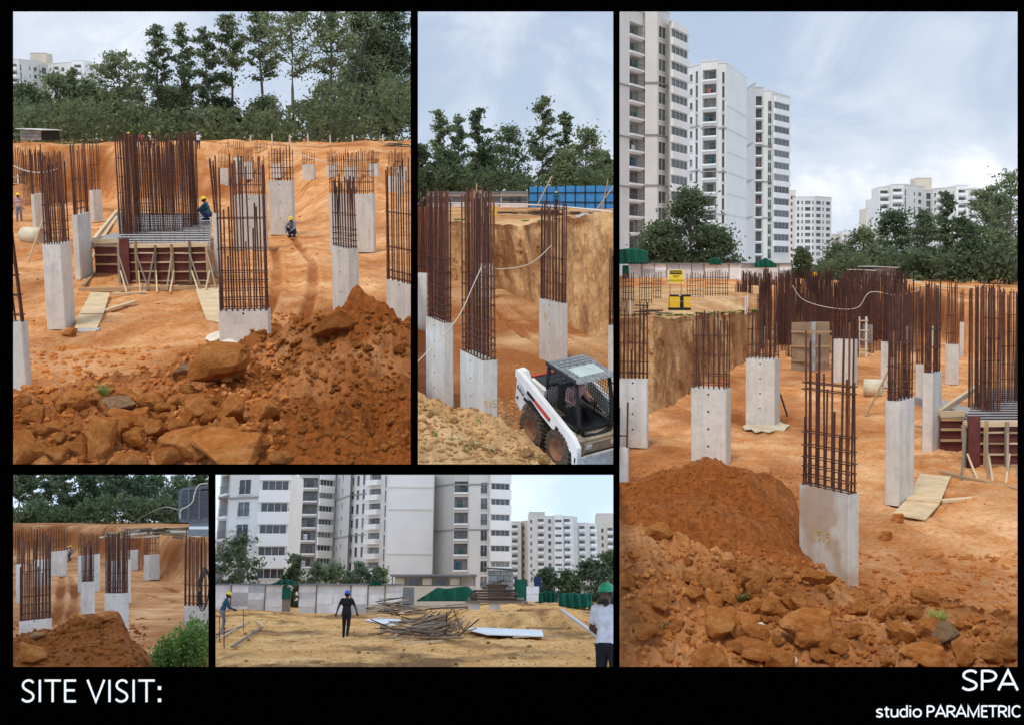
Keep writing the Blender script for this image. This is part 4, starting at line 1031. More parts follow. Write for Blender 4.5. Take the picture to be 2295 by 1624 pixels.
def far_block(P, ua, ub, vtop, rl, label, y):
    """the long stepped block that shows over the trees: its widths are shared between both pictures"""
    b = Bld(P, label, (ua + ub) / 2, y, -2, "apartment_block"); k = (ub - ua) / 260.0; X = lambda a: ua + a * k
    pn = lambda us, f0=.25, f1=.78: [('pane', X(a), X(c), f0, f1) for a, c in us]
    bl = lambda us: [('bal', X(a), X(c), .1, .78) for a, c in us]
    px = 16.8
    b.seg(X(0), y + 14, X(14), y + 12, rl + 56, mat=WALLB, feats=pn([(4, 8)]), row0=rl + 60, n=6, px=px)
    b.seg(X(14.2), y + 8, X(28), y + 6, rl + 34, mat=WALLC, feats=pn([(18, 23)]), row0=rl + 40, n=7, px=px)
    b.seg(X(28.2), y, X(56), y, rl + 8, mat=WALLC, feats=bl([(31, 50)]), row0=rl + 14, n=8, px=px)
    b.seg(X(56.2), y - 4, X(84), y - 4, rl + 2, mat=WALLC, feats=bl([(59, 79)]), row0=rl + 10, n=8, px=px)
    b.seg(X(84.2), y - 4, X(128), y + 8, rl + 2, mat=WALLC, feats=pn([(86, 89)], .1, .95) + pn([(106, 109), (116, 123)]), row0=rl + 12, n=8, px=px)
    b.seg(X(128.2), y + 8, X(148), y + 8, rl + 16, mat=WALLG, feats=pn([(134, 144)], .1, .9), row0=rl + 20, n=8, px=px)
    b.seg(X(148.2), y + 8, X(200), y - 2, rl + 12, mat=WALLC, feats=pn([(152, 156)]) + bl([(160, 172)]) + pn([(178, 184)]), row0=rl + 18, n=8, px=px)
    b.seg(X(200.2), y - 2, X(228), y - 2, rl + 4, mat=WALLW, feats=bl([(206, 222)]), row0=rl + 12, n=8, px=px)
    b.seg(X(228.2), y + 3, X(260), y + 6, rl + 12, mat=WALLC, feats=bl([(232, 248)]), row0=rl + 18, n=8, px=px)
    b.seg(X(110), y + 14, X(146), y + 14, rl - 12, zb=P.zr(rl + 20, y + 14), mat=WALLB, back=6)
towers3()
far_block(P1, -32, 228, 120, 132, "pale apartment block rising above the left trees, upper left picture", 430)

# lower wide picture
def towers5():
    P = P5; zb = -2.4; top = 1058
    B_ = (1116, 1214)
    b = Bld(P, "near cream apartment building at the left edge, lower wide picture", 570, 146, zb)
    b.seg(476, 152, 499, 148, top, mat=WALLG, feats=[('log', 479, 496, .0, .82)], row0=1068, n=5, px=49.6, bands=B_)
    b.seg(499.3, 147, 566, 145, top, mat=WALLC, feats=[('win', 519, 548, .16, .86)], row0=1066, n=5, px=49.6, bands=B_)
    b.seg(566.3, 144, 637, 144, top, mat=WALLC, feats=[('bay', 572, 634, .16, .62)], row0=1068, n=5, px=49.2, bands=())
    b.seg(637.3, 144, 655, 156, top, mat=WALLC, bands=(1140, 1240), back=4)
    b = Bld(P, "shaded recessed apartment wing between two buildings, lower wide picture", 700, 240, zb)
    b.seg(655.5, 236, 703, 236, top, mat=WALLG, feats=[('log', 665, 701, .05, .8)], row0=1068, n=7, px=29.4, bands=(1127,))  # greyer walls, the wing's shadow is put into the colour
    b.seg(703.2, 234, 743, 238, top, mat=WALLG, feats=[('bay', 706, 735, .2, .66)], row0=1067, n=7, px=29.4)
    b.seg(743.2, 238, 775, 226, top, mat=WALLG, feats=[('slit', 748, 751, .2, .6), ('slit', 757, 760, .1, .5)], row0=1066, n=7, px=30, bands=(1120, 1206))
    b = Bld(P, "tall apartment tower with broad blank wall, lower wide picture", 880, 215, zb)
    B_ = (1106, 1206)
    b.seg(775.3, 228, 812, 222, top, mat=WALLC, feats=[('slit', 778, 785, .12, .72), ('slit', 790, 797, .05, .78), ('slit', 804, 810, .05, .8)], row0=1066, n=7, px=31.6, bands=(1110, 1200))
    b.seg(812.2, 220, 853, 216, top, mat=WALLC, feats=[('bal', 820, 846, .05, .72)], row0=1062, n=7, px=32.6)
    b.seg(853.2, 215, 862, 213, top, mat=WALLC, feats=[('slit', 855, 859, .0, .84)], row0=1066, n=7, px=32.6)
    b.seg(862.2, 212.5, 967, 213.5, top, zb=-.2, mat=WALLW, bands=(1090, 1140, 1240), bandmat=WALLC)
    b = Bld(P, "apartment tower with dark side wall and bay windows, lower wide picture", 1060, 205, zb)
    B_ = (1085, 1186)
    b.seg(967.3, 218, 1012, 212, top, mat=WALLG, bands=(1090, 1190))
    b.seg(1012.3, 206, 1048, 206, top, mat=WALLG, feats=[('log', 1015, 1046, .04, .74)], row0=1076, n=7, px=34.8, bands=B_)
    b.seg(1048.3, 206, 1094, 205, top, mat=WALLC, feats=[('win', 1075, 1091, .12, .86)], row0=1076, n=7, px=35.0, bands=B_)
    b.seg(1094.3, 204, 1143.5, 206, top, mat=WALLC, feats=[('bay', 1099, 1141, .26, .68)], row0=1072, n=7, px=35.0)
    b = Bld(P, "distant cream apartment complex at the right, lower wide picture", 1250, 430, zb, "apartment_block")
    pn = lambda us, f0=.25, f1=.75: [('pane', a, c, f0, f1) for a, c in us]; bl = lambda us: [('bal', a, c, .08, .74) for a, c in us]
    px = 16.4
    b.seg(1143.8, 440, 1168, 440, 1168, mat=WALLC, feats=bl([(1147, 1160)]) , row0=1174, n=9, px=px)
    b.seg(1168.2, 444, 1184, 438, 1168, mat=WALLB, feats=pn([(1171, 1175)]), row0=1174, n=9, px=px)
    b.seg(1184.2, 432, 1204, 426, 1152, mat=WALLC, feats=pn([(1188, 1193)]), row0=1160, n=10, px=px)
    b.seg(1204.2, 426, 1223, 426, 1156, mat=WALLC, feats=bl([(1206, 1219)]), row0=1160, n=10, px=px)
    b.seg(1223.2, 426, 1243, 426, 1156, mat=WALLC, feats=pn([(1229, 1236)], .15, .7), row0=1160, n=10, px=px)
    b.seg(1243.2, 425, 1263, 425, 1154, mat=WALLW, feats=[('bay', 1245, 1260, .2, .6)], row0=1160, n=10, px=px)
    b.seg(1263.2, 426, 1288, 428, 1156, mat=WALLC, feats=bl([(1265, 1279)]), row0=1160, n=10, px=px)
    b.seg(1288.2, 432, 1296, 432, 1158, mat=WALLC, row0=1170)
    b.seg(1296.2, 436, 1322, 436, 1171, mat=WALLC, feats=bl([(1299, 1312)]), row0=1176, n=9, px=px)
    b.seg(1322.2, 436, 1340, 438, 1172, mat=WALLC, feats=bl([(1324, 1336)]), row0=1176, n=9, px=px)
    b.seg(1340.2, 440, 1378, 440, 1150, mat=WALLB, feats=pn([(1350, 1355)], .2, .75) + bl([(1364, 1376)]), row0=1180, n=9, px=px)
    b.seg(1186, 436, 1222, 436, 1147, zb=P.zr(1157, 436), mat=WALLB, back=5)
towers5()
# ------------------------------------------------------------------ trees
def leaves(c, l, rg, flat=0.0):
    n = len(c)
    a = rg.normal(size=(n, 3)); a /= np.linalg.norm(a, axis=1)[:, None]
    b = np.cross(a, rg.normal(size=(n, 3))); b /= np.linalg.norm(b, axis=1)[:, None]
    if flat: a[:, 2] *= 1 - flat; b[:, 2] *= 1 - flat
    s = (l * rg.uniform(.6, 1.3, n))[:, None]
    a = a * s; b = b * s * 0.5
    v = np.stack([c + a, c + b, c - a, c - b], 1).reshape(-1, 3)
    f = np.arange(4 * n).reshape(n, 4)
    return v, f
def trim(P, pts, base, m=6):
    x, y, z = (pts[:, i] + base[i] for i in range(3))
    u, v = P.pj(x, y, z); r = P.rect
    l = r[0] - (m if r[0] > 100 else 80); rr = r[2] + (m if r[2] < 2000 else 80)
    top = r[1] - (4 if r[1] > 1000 else 60)
    return (u > l) & (u < rr) & (v > top)
def tree(P, label, u, y, zb, vtop, wpx, style='oak', nleaf=3200, leaf=None, name="tall_tree", group=None, seed=0, lpx=4.0, bare=0.34, cat="tree"):
    rg = np.random.default_rng(seed + int(u * 7) + int(vtop)); x = P.xu(u, y, zb); base = Vector((x, y, zb))
    H = P.zr(vtop, y) - zb; R = wpx / F * y / 2
    root = thing(P, name, label, cat, base, group=group)
    mb = MB()
    tr = 0.010 * H + 0.05
    wob = [(rg.uniform(-.01, .01) * H, rg.uniform(-.01, .01) * H) for _ in range(6)]
    ax = lambda t: Vector((np.interp(t, np.linspace(0, 1, 6), [0] + [p[0] for p in wob[1:]]), np.interp(t, np.linspace(0, 1, 6), [0] + [p[1] for p in wob[1:]]), t * H))
    vmax = 1058 if P.rect[1] > 1000 else -1e9
    tmax = 0.97 if style == 'oak' else 0.8
    while tmax > .2 and P.pj(x, y, zb + tmax * H)[1] < vmax: tmax -= .02
    ts = np.linspace(0, tmax, 9)
    mb.tube([ax(t) for t in ts], [tr * (1 - .88 * t) + .01 for t in ts], 7)
    cl = []
    if style == 'oak':
        nb = int(24 * rg.uniform(.85, 1.15))
        for i in range(nb):
            t0 = bare + (0.97 - bare) * (i / nb) ** 0.9; prof = np.interp((t0 - bare) / (1 - bare), [0, .18, .45, .8, 1], [.55, 1, .88, .45, .12])
            ln = R * prof * rg.uniform(.55, 1.15); an = rg.uniform(0, 2 * math.pi); up = ln * rg.uniform(.35, .95)
            p0 = ax(t0); p1 = p0 + Vector((math.cos(an) * ln, math.sin(an) * ln, up))
            if p1.z > H: p1.z = H * .99
            pm = (p0 + p1) / 2 - Vector((0, 0, .08 * ln))
            if P.pj(x + p1.x, y, zb + p1.z)[1] > vmax: mb.tube([p0, pm, p1], [tr * .35 * (1.05 - t0) + .012, tr * .22 * (1.05 - t0) + .01, .008], 4, 0, False)
            for q_ in (.4, .62, .82, 1.0):
                pc = p0.lerp(p1, q_); cl.append((pc, R * rg.uniform(.14, .26) * (1.3 - .4 * t0)))
        cl.append((ax(.98), R * .12))
    else:
        ncl = int(80 * rg.uniform(.9, 1.1)) if style == 'dense' else 46
        z0f = .10 if style == 'dense' else .0
        for i in range(ncl):
            t = rg.uniform(z0f, 1.0); prof = math.sqrt(max(0.02, 1 - ((t - .45) / .57) ** 2)) * np.interp(t, [0, .5, 1], [.95, 1, .6])
            an = rg.uniform(0, 2 * math.pi); rr_ = R * prof * math.sqrt(rg.uniform(.15, 1)) * .88
            pc = Vector((math.cos(an) * rr_, math.sin(an) * rr_, t * H * .93)) ; cl.append((pc, R * rg.uniform(.16, .30)))
            if rg.random() < .6 and P.pj(x + pc.x, y, zb + pc.z)[1] > vmax: mb.tube([ax(max(.05, t * .6) * min(1, tmax / .8)), pc], [tr * .3, .01], 4, 0, False)
    wts = np.array([c[1] ** 2 for c in cl]); wts /= wts.sum()
    k = rg.choice(len(cl), nleaf, p=wts)
    cc = np.array([tuple(c[0]) for c in cl])[k]; sg = np.array([c[1] for c in cl])[k][:, None]
    d = rg.normal(size=(nleaf, 3)); d /= np.linalg.norm(d, axis=1)[:, None]
    pts = cc + d * sg * np.abs(rg.normal(size=(nleaf, 1))) * .95 * np.array([1.25, 1.25, .5 if style == 'oak' else .75])
    pts = pts[(pts[:, 2] > .02 * H)]
    pts = pts[trim(P, pts, base)]
    l = lpx / F * y
    v, f = leaves(pts, l, rg)
    ob("trunk", newmesh("trunk", mb.v, mb.f, BARK, True), root)
    if len(v): ob("crown", npmesh("crown", v, f, leaf or LEAF, False), root)
    return root
def thicket(P, label, u0, u1, y0, y1, zb, vtops, n, leaf, lpx=6, seed=1, name="undergrowth"):
    rg = np.random.default_rng(seed)
    u = rg.uniform(u0, u1, n); y = rg.uniform(y0, y1, n)
    vt = np.interp(u, [a for a, b in vtops], [b for a, b in vtops]) + 14 * vnoise(u * .05, y * .3, 2) + 8 * vnoise(u * .15, y, 5)
    ht = P.zr(vt, y) - zb
    z = zb + ht * rg.uniform(0, 1, n) ** .8
    dens = fbm(u * .03, z * .55, y * .35, 3)
    ok = dens > -.35
    u, y, z = u[ok], y[ok], z[ok]
    pts = np.stack([P.xu(u, y, z), y, z], -1)
    o0 = Vector((P.xu((u0 + u1) / 2, y0, zb), y0, zb)); pts -= np.array(o0)
    pts = pts[trim(P, pts, o0)]
    v, f = leaves(pts, lpx / F * (y0 + y1) / 2, rg)
    o = ob(name, npmesh(name, v, f, leaf, False), None, Matrix.Translation(o0), P); tag(o, label, "undergrowth", kind="stuff")
g = "trees along the far edge of the upper left picture"
T = "slender tall tree with open crown, "
q = ", upper left picture"
L1 = [(276, 118, 118, 'oak', "tree with wide open crown beside the pale apartment block"), (360, 52, 84, 'oak', "tall tree, leftmost of the close tall group"), (418, 48, 64, 'oak', "narrow pointed tall tree, second of the tall group"),
      (470, 58, 76, 'oak', "rounded tall tree in the middle of the tall group"), (524, 30, 84, 'oak', "tall tree with thin straight trunk, conical crown"), (590, 4, 92, 'oak', "tall thin-trunked tree right of the conical one"),
      (660, -20, 150, 'oak', "tallest tree with spreading forked limbs"), (748, -30, 120, 'oak', "tall tree with straight trunk before the dense right wood"),
      (812, -10, 150, 'dense', "huge dense tree in the right wood, nearest its open edge"), (880, -25, 140, 'dense', "huge dense tree at the right edge"), (845, 60, 170, 'dense', "broad dark tree low in the right wood"), (735, 175, 110, 'dense', "rounded dark tree at the foot of the tallest tree"),
      (60, 180, 110, 'dense', "low dark tree at the left edge under the apartment block"), (135, 160, 104, 'dense', "low rounded tree before the apartment block"), (170, 150, 40, 'oak', "small spiky tree top against the apartment block"), (205, 172, 96, 'dense', "leafy tree right of the spiky top"),
      (300, 190, 110, 'dense', "dense low tree under the wide open crown"), (395, 182, 110, 'dense', "dense low tree under the tall group"), (500, 215, 100, 'dense', "dense low tree beneath the conical one"), (600, 215, 100, 'dense', "dense low tree beneath the thin-trunked one")]
for i, (u, vt, wd, st, lb) in enumerate(L1):
    yy = 118 + (i * 37 % 17) + (8 if st == 'dense' else 0)
    tree(P1, lb + q, u, yy, -1.3, vt, wd, st, 4300 if st == 'oak' else (13000 if 8 <= i <= 10 else 7500), LEAF if (i % 3 or st == 'oak') else LEAF_D, group=g, seed=i, bare=.44 if 4 <= i <= 7 else .3)
thicket(P1, "dense dark green undergrowth below the far trees" + q, -30, 925, 112, 128, -1.4, [(-30, 235), (150, 225), (300, 240), (640, 245), (720, 200), (930, 170)], 16000, LEAF_D, 6)
q = ", middle picture"; g = "trees along the horizon of the middle picture"
L2 = [(940, 322, 60, 'oak', "tree cut by the left edge, open crown"), (985, 243, 62, 'oak', "open-crowned tree near the left edge"), (1026, 254, 50, 'oak', "narrow tree second from the left"), (1074, 240, 66, 'oak', "dark narrow tree in the left group"), (1140, 276, 110, 'dense', "broad rounded tree in the centre"),
      (1214, 212, 78, 'oak', "tallest tree standing free in the sky"), (1265, 248, 52, 'oak', "thin tree right of the tallest"), (1312, 275, 104, 'dense', "dense dark tree above the blue hoarding"), (1352, 335, 60, 'dense', "low dark tree at the right edge"), (1000, 330, 100, 'dense', "low dense tree behind the grey shed's left end"), (1085, 340, 110, 'dense', "low dense tree behind the grey shed's middle"), (1265, 335, 90, 'dense', "low dense tree behind the hoarding's left half")]
for i, (u, vt, wd, st, lb) in enumerate(L2):
    tree(P2, lb + q, u, 150 + (i * 37 % 15), -1.5, vt, wd, st, 4000 if st == 'oak' else 5500, LEAF if i % 3 else LEAF_D, group=g, seed=40 + i, bare=.25)
thicket(P2, "dark green undergrowth behind the shed and hoarding" + q, 930, 1380, 146, 156, -1.5, [(930, 385), (1080, 380), (1180, 400), (1280, 372), (1380, 385)], 8000, LEAF_D, 6, 3)
q = ", right picture"
g = "trees of the right picture's far edge"
L3 = [(1545, 408, 130, 'dense', "dark pointed tree before the tallest tower"), (1480, 490, 130, 'dense', "dark low tree left of the pointed one"), (1600, 505, 125, 'dense', "dark low tree right of the pointed one"),
      (1795, 556, 50, 'dense', "small dark tree before the distant cream block"), (1880, 545, 80, 'dense', "dark rounded tree at the left end of the wood"), (1935, 508, 100, 'dense', "rounded tree, second in the wood"), (2005, 462, 110, 'dense', "leafy tree before the long block's left half"),
      (2070, 462, 80, 'dense', "leafy tree before the long block's middle"), (2118, 428, 56, 'oak', "narrow tree spiking up before the long block"), (2160, 480, 90, 'dense', "dark tree under the long block's right end"), (2215, 420, 110, 'oak', "tall open tree near the right edge"), (2262, 372, 110, 'dense', "tallest tree at the right edge"), (2250, 520, 110, 'dense', "low dark tree at the right edge")]
for i, (u, vt, wd, st, lb) in enumerate(L3):
    yy = 140 if i < 4 else 120 + (i * 37 % 15)
    tree(P3, lb + q, u, yy, -1.9, vt, wd, st, 8500 if i < 3 else 5200, LEAF_D if (i < 5 or i % 3 == 0) else LEAF, group=g, seed=80 + i)
thicket(P3, "dark green undergrowth of the far wood" + q, 1820, 2300, 118, 132, -1.6, [(1820, 600), (1880, 575), (2000, 560), (2150, 560), (2300, 540)], 9000, LEAF_D, 6, 5)
q = ", lower left picture"
g = "trees behind the pit of the lower left picture"
L4 = [(38, 1030, 60, 'oak', "thin tall tree at the left edge"), (66, 1030, 46, 'oak', "thin tall tree, second from the left edge"), (104, 1025, 66, 'oak', "thin tall tree before the gap of sky"), (132, 1035, 50, 'oak', "slim tree at the gap of sky"),
      (185, 1050, 80, 'dense', "dense dark tree right of the sky gap"), (235, 1040, 90, 'dense', "huge dense tree in the middle"), (258, 1020, 60, 'oak', "straight-trunked tree in the middle"), (305, 1055, 80, 'dense', "dense tree right of the middle"), (345, 1052, 80, 'dense', "leafy tree left of the cooler unit"), (395, 1060, 80, 'dense', "leafy tree behind the cooler unit"), (440, 1045, 80, 'dense', "leafy tree at the right edge behind the cooler"), (80, 1120, 90, 'dense', "low dark tree at the left foot of the wood"), (150, 1118, 80, 'dense', "low dark tree under the sky gap")]
for i, (u, vt, wd, st, lb) in enumerate(L4):
    tree(P4, lb + q, u, 185 + (i * 37 % 11), -1.7, vt, wd, st, 3600, LEAF if i % 2 else LEAF_D, group=g, seed=120 + i, lpx=4.2)
thicket(P4, "dark green undergrowth below the far trees" + q, 0, 470, 180, 192, -1.7, [(0, 1140), (150, 1135), (250, 1110), (470, 1125)], 8000, LEAF_D, 4.6, 7)
q = ", lower wide picture"
tree(P5, "feathery dark tree before the left building" + q, 528, 118, -1.9, 1188, 128, 'crown', 3800, LEAF_D, seed=160, lpx=5)
g = "bushes along the sheet wall of the lower wide picture"
for i, (u, vt, wd, lb) in enumerate([(655, 1232, 52, "tall dark bush at the hedge's left end"), (705, 1256, 70, "rounded olive bush, second in the hedge"), (750, 1258, 70, "rounded bush in the hedge's middle"), (800, 1254, 72, "olive bush right of the hedge's middle"), (848, 1266, 60, "low bush at the hedge's right end")]):
    tree(P5, lb + q, u, 122, -1.9, vt, wd, 'bush', 2600, LEAF if i else LEAF_D, "bush", g, 170 + i, 4.6, cat="bush")
g = "trees at the right of the lower wide picture"
for i, (u, vt, wd, lb) in enumerate([(1225, 1268, 60, "small dark tree behind the stacked sheets"), (1275, 1272, 60, "dark tree left of the helmeted man"), (1325, 1248, 84, "tallest dark tree behind the helmeted man"), (1365, 1225, 60, "dark tree cut by the right edge")]):
    tree(P5, lb + q, u, 128, -1.9, vt, wd, 'crown', 2800, LEAF_D, group=g, seed=180 + i, lpx=4.8)
# ------------------------------------------------------------------ people: one continuous body grown round a posed skeleton
def snets(phi, o, h):
    s = phi < 0
    nx, ny, nz = phi.shape
    sl = lambda a, d: a[d[0]:nx - 1 + d[0], d[1]:ny - 1 + d[1], d[2]:nz - 1 + d[2]]
    C = [(i, j, k) for i in (0, 1) for j in (0, 1) for k in (0, 1)]
    cnt = sum(sl(s, c).astype(np.int8) for c in C); act = (cnt > 0) & (cnt < 8)
    acc = np.zeros(act.shape + (3,)); num = np.zeros(act.shape)
    for a in C:
        for ax in range(3):
            if a[ax]: continue
            b = list(a); b[ax] = 1; b = tuple(b)
            pa, pb = sl(phi, a), sl(phi, b); m = (sl(s, a) != sl(s, b))
            t = np.where(m, pa / np.where(m, pa - pb, 1), 0)
            p = np.zeros(act.shape + (3,)); p[..., 0] = a[0]; p[..., 1] = a[1]; p[..., 2] = a[2]; p[..., ax] += t
            acc += p * m[..., None]; num += m
    I = np.argwhere(act); idx = -np.ones(act.shape, dtype=int); idx[act] = np.arange(len(I))
    V = o + h * (I + acc[act] / num[act][:, None])
    fs = []
    for ax in range(3):
        b1, b2 = [(1, 2), (2, 0), (0, 1)][ax]
        n = list(phi.shape); A = s; d = [0, 0, 0]; d[ax] = 1
        e0 = A[tuple(slice(0, n[i] - d[i]) for i in range(3))]; e1 = A[tuple(slice(d[i], n[i]) for i in range(3))]
        E = np.argwhere(e0 != e1); E = E[(E[:, b1] > 0) & (E[:, b2] > 0) & (E[:, b1] < n[b1] - 1) & (E[:, b2] < n[b2] - 1)]
        def cell(o1, o2): q = E.copy(); q[:, b1] += o1; q[:, b2] += o2; return idx[q[:, 0], q[:, 1], q[:, 2]]
        Q = np.stack([cell(-1, -1), cell(0, -1), cell(0, 0), cell(-1, 0)], 1)
        fl = e0[E[:, 0], E[:, 1], E[:, 2]]; Q[~fl] = Q[~fl][:, ::-1]
        fs.append(Q)
    return V, np.concatenate(fs)
def body_mesh(prims, h, mats):
    lo = np.min([np.minimum(p[0], p[1]) - max(p[2], p[3]) for p in prims], 0) - 4 * h; hi = np.max([np.maximum(p[0], p[1]) + max(p[2], p[3]) for p in prims], 0) + 4 * h
    n = np.ceil((hi - lo) / h).astype(int) + 1
    phi = np.full(n, 0.5); lab = np.zeros(n, dtype=int); raw = np.full(n, 0.5)
    for (a, b, ra, rb, lb, k) in prims:
        a = np.array(a, float); b = np.array(b, float); m = max(ra, rb) + k + 3 * h
        i0 = np.maximum(0, np.floor((np.minimum(a, b) - m - lo) / h).astype(int)); i1 = np.minimum(n, np.ceil((np.maximum(a, b) + m - lo) / h).astype(int) + 1)
        s_ = tuple(slice(i0[i], i1[i]) for i in range(3))
        X = np.stack(np.meshgrid(*[lo[i] + h * np.arange(i0[i], i1[i]) for i in range(3)], indexing='ij'), -1)
        ab = b - a; L2 = max(ab @ ab, 1e-9); t = np.clip(((X - a) @ ab) / L2, 0, 1)
        d = np.linalg.norm(X - a - t[..., None] * ab, axis=-1) - (ra + (rb - ra) * t)
        q = phi[s_]; hh = np.clip(.5 + .5 * (q - d) / k, 0, 1)
        phi[s_] = q * (1 - hh) + d * hh - k * hh * (1 - hh)
        u = raw[s_]; mm = d < u; lab[s_] = np.where(mm, lb, lab[s_]); raw[s_] = np.where(mm, d, u)
    V, Fc = snets(phi, lo, h)
    c = V[Fc].mean(1); ii = np.clip(np.round((c - lo) / h).astype(int), 0, n - 1)
    return npmesh("person", V, Fc, mats, True, None, lab[ii[:, 0], ii[:, 1], ii[:, 2]])
POSES = {
 'stand': dict(hip=(0, 0, .93), lean=.02, kn=[(-.10, .03, .50), (.10, .02, .50)], an=[(-.11, -.02, .08), (.12, .0, .08)], el=[(-.27, -.03, 1.14), (.27, -.03, 1.14)], wr=[(-.28, .06, .90), (.28, .06, .90)]),
 'walk': dict(hip=(0, 0, .92), lean=.05, kn=[(-.09, .16, .52), (.09, .02, .50)], an=[(-.09, .10, .10), (.08, -.20, .15)], el=[(-.30, -.10, 1.16), (.31, .06, 1.16)], wr=[(-.37, -.06, .93), (.38, .16, .95)]),
 'bent': dict(hip=(0, -.05, .90), lean=.30, kn=[(-.10, .08, .50), (.10, .05, .50)], an=[(-.12, 0, .08), (.12, -.03, .08)], el=[(-.24, .22, 1.06), (.24, .22, 1.06)], wr=[(-.14, .40, .98), (.14, .42, .98)]),
 'crouch': dict(hip=(0, -.12, .26), lean=.30, kn=[(-.17, .26, .50), (.17, .24, .48)], an=[(-.13, .02, .08), (.13, .0, .08)], el=[(-.26, .26, .50), (.26, .24, .50)], wr=[(-.15, .44, .36), (.12, .46, .34)]),
 'sit': dict(hip=(0, 0, .52), lean=.10, kn=[(-.13, .42, .55), (.13, .42, .55)], an=[(-.13, .52, .12), (.13, .52, .12)], el=[(-.28, .10, .78), (.28, .12, .80)], wr=[(-.22, .36, .76), (.22, .38, .78)]),
 'back': dict(hip=(0, 0, .93), lean=.0, kn=[(-.11, .02, .50), (.11, .02, .50)], an=[(-.13, -.02, .08), (.13, .0, .08)], el=[(-.29, -.10, 1.16), (.29, -.10, 1.16)], wr=[(-.12, -.20, .98), (.12, -.22, .98)]),
}
def person(P, label, loc, heading, pose, shirt, pants, helm=None, shoe=None, h=.018, fingers=False, longsleeve=False, scale=1.0, group=None, beard=False, rotm=None, sub=None):
    ps = POSES[pose]; hip = np.array(ps['hip'], float); ln = ps['lean']; V3 = lambda *a: np.array(a, float)
    sk, sh, pa, so, ha = 0, 1, 2, 3, 4
    tl = .50; up = V3(0, math.sin(ln), math.cos(ln)); fw = V3(0, math.cos(ln), -math.sin(ln))
    chest = hip + up * .34; nk = hip + up * .54; sho = hip + up * .485
    hd = nk + up * .135 * .9 + V3(0, .015, .02)
    pr = []
    A = lambda a, b, ra, rb, l, k=.03: pr.append((np.array(a, float), np.array(b, float), ra, rb, l, k))
    A(hip + V3(-.055, 0, 0), hip + V3(.055, 0, 0), .118, .118, pa, .05)
    A(hip + up * .06 + V3(-.06, 0, 0), hip + up * .06 + V3(.06, 0, 0), .112, .112, sh, .03)
    A(hip + up * .16 + V3(-.05, 0, 0), hip + up * .16 + V3(.05, 0, 0), .108, .108, sh, .05)
    A(chest + V3(-.08, 0, 0), chest + V3(.08, 0, 0), .112, .112, sh, .06)
    A(sho + V3(-.15, 0, 0), sho + V3(.15, 0, 0), .066, .066, sh, .06)
    A(nk - up * .05, hd - up * .04, .056, .050, sk, .03)
    A(hd + up * .025 - fw * .012, hd + up * .03 + fw * .01, .098, .095, ha if not beard else ha, .02)
    A(hd + fw * .03 - up * .045, hd + fw * .035 + up * .02, .066, .078, sk, .025)
    A(hd + fw * .098 - up * .012, hd + fw * .108 - up * .035, .012, .018, sk, .012)
    if beard: A(hd + fw * .062 - up * .088 + V3(-.02, 0, 0), hd + fw * .062 - up * .088 + V3(.02, 0, 0), .042, .042, ha, .012)
    for s_ in (-1, 1):
        A(hd + V3(s_ * .088, 0, 0) + up * .01, hd + V3(s_ * .092, -.01, 0) - up * .03, .018, .014, sk, .01)
        A(hd + V3(s_ * .034, 0, 0) + fw * .096 + up * .012, hd + V3(s_ * .036, 0, 0) + fw * .097 + up * .012, .011, .011, ha, .005)
    for i, s_ in enumerate((-1, 1)):
        kn, an, el, wr = (V3(*ps[k][i]) for k in ('kn', 'an', 'el', 'wr'))
        hp = hip + V3(s_ * .088, 0, -.02); shd = sho + V3(s_ * .185, 0, 0)
        A(hp, kn, .098, .068, pa, .04); A(kn, an + V3(0, 0, .03), .068, .052, pa, .03)
        A(an + V3(0, -.05, -.03), an + V3(0, .15, -.045), .045, .036, so, .02)
        md = shd * .4 + el * .6
        A(shd, md, .066, .060, sh, .04); A(md, el, .050, .042, sh if longsleeve else sk, .02)
        A(el, wr, .043 if not longsleeve else .047, .030, sh if longsleeve else sk, .02)
        dr = (wr - el); dr /= np.linalg.norm(dr)
        A(wr, wr + dr * .085, .030, .034, sk, .015)
        if fingers:
            sd = np.cross(dr, fw); sd /= max(np.linalg.norm(sd), 1e-6)
            for j, (o_, l_) in enumerate(((-.030, .066), (-.010, .078), (.010, .073), (.029, .056))):
                b0 = wr + dr * .09 + sd * o_; b1 = b0 + dr * l_ * .55; b2 = b1 + dr * l_ * .35 + fw * l_ * .3
                A(b0, b1, .010, .010, sk, .005); A(b1, b2, .0095, .0085, sk, .004)
            t0 = wr + dr * .03 - sd * .03; t1 = t0 + dr * .045 - sd * .025; A(t0, t1, .013, .011, sk, .006); A(t1, t1 + dr * .03, .011, .010, sk, .004)
        else: A(wr + dr * .09, wr + dr * .16 + fw * .02, .026, .016, sk, .012)
    me = body_mesh(pr, h, [SKIN, shirt, pants, shoe or C_BLACK, HAIRM])
    R_ = rotm if rotm is not None else Matrix.Rotation(heading, 4, 'Z')
    root = thing(P, "person", label, "person", loc, R_ @ Matrix.Scale(scale, 4), group)
    ob("body", me, root)
    if helm:
        mb = MB(); n = 14; rows = 6; v = []; f = []
        for j in range(rows + 1):
            el_ = math.pi / 2 * j / rows
            for i in range(n):
                a_ = 2 * math.pi * i / n; v.append((.122 * math.cos(el_) * math.cos(a_) * .93, .122 * math.cos(el_) * math.sin(a_) * 1.12, .125 * math.sin(el_)))
        for j in range(rows):
            for i in range(n): k = (i + 1) % n; f.append((j * n + i, j * n + k, (j + 1) * n + k, (j + 1) * n + i))
        o0 = len(v)
        for i in range(n):
            a_ = 2 * math.pi * i / n; ex = 1.10 + (.28 if math.sin(a_) > .5 else 0); v.append((.122 * math.cos(a_) * .93 * ex, .122 * math.sin(a_) * 1.12 * ex, -.012))
        for i in range(n): k = (i + 1) % n; f.append((o0 + i, o0 + k, k, i))
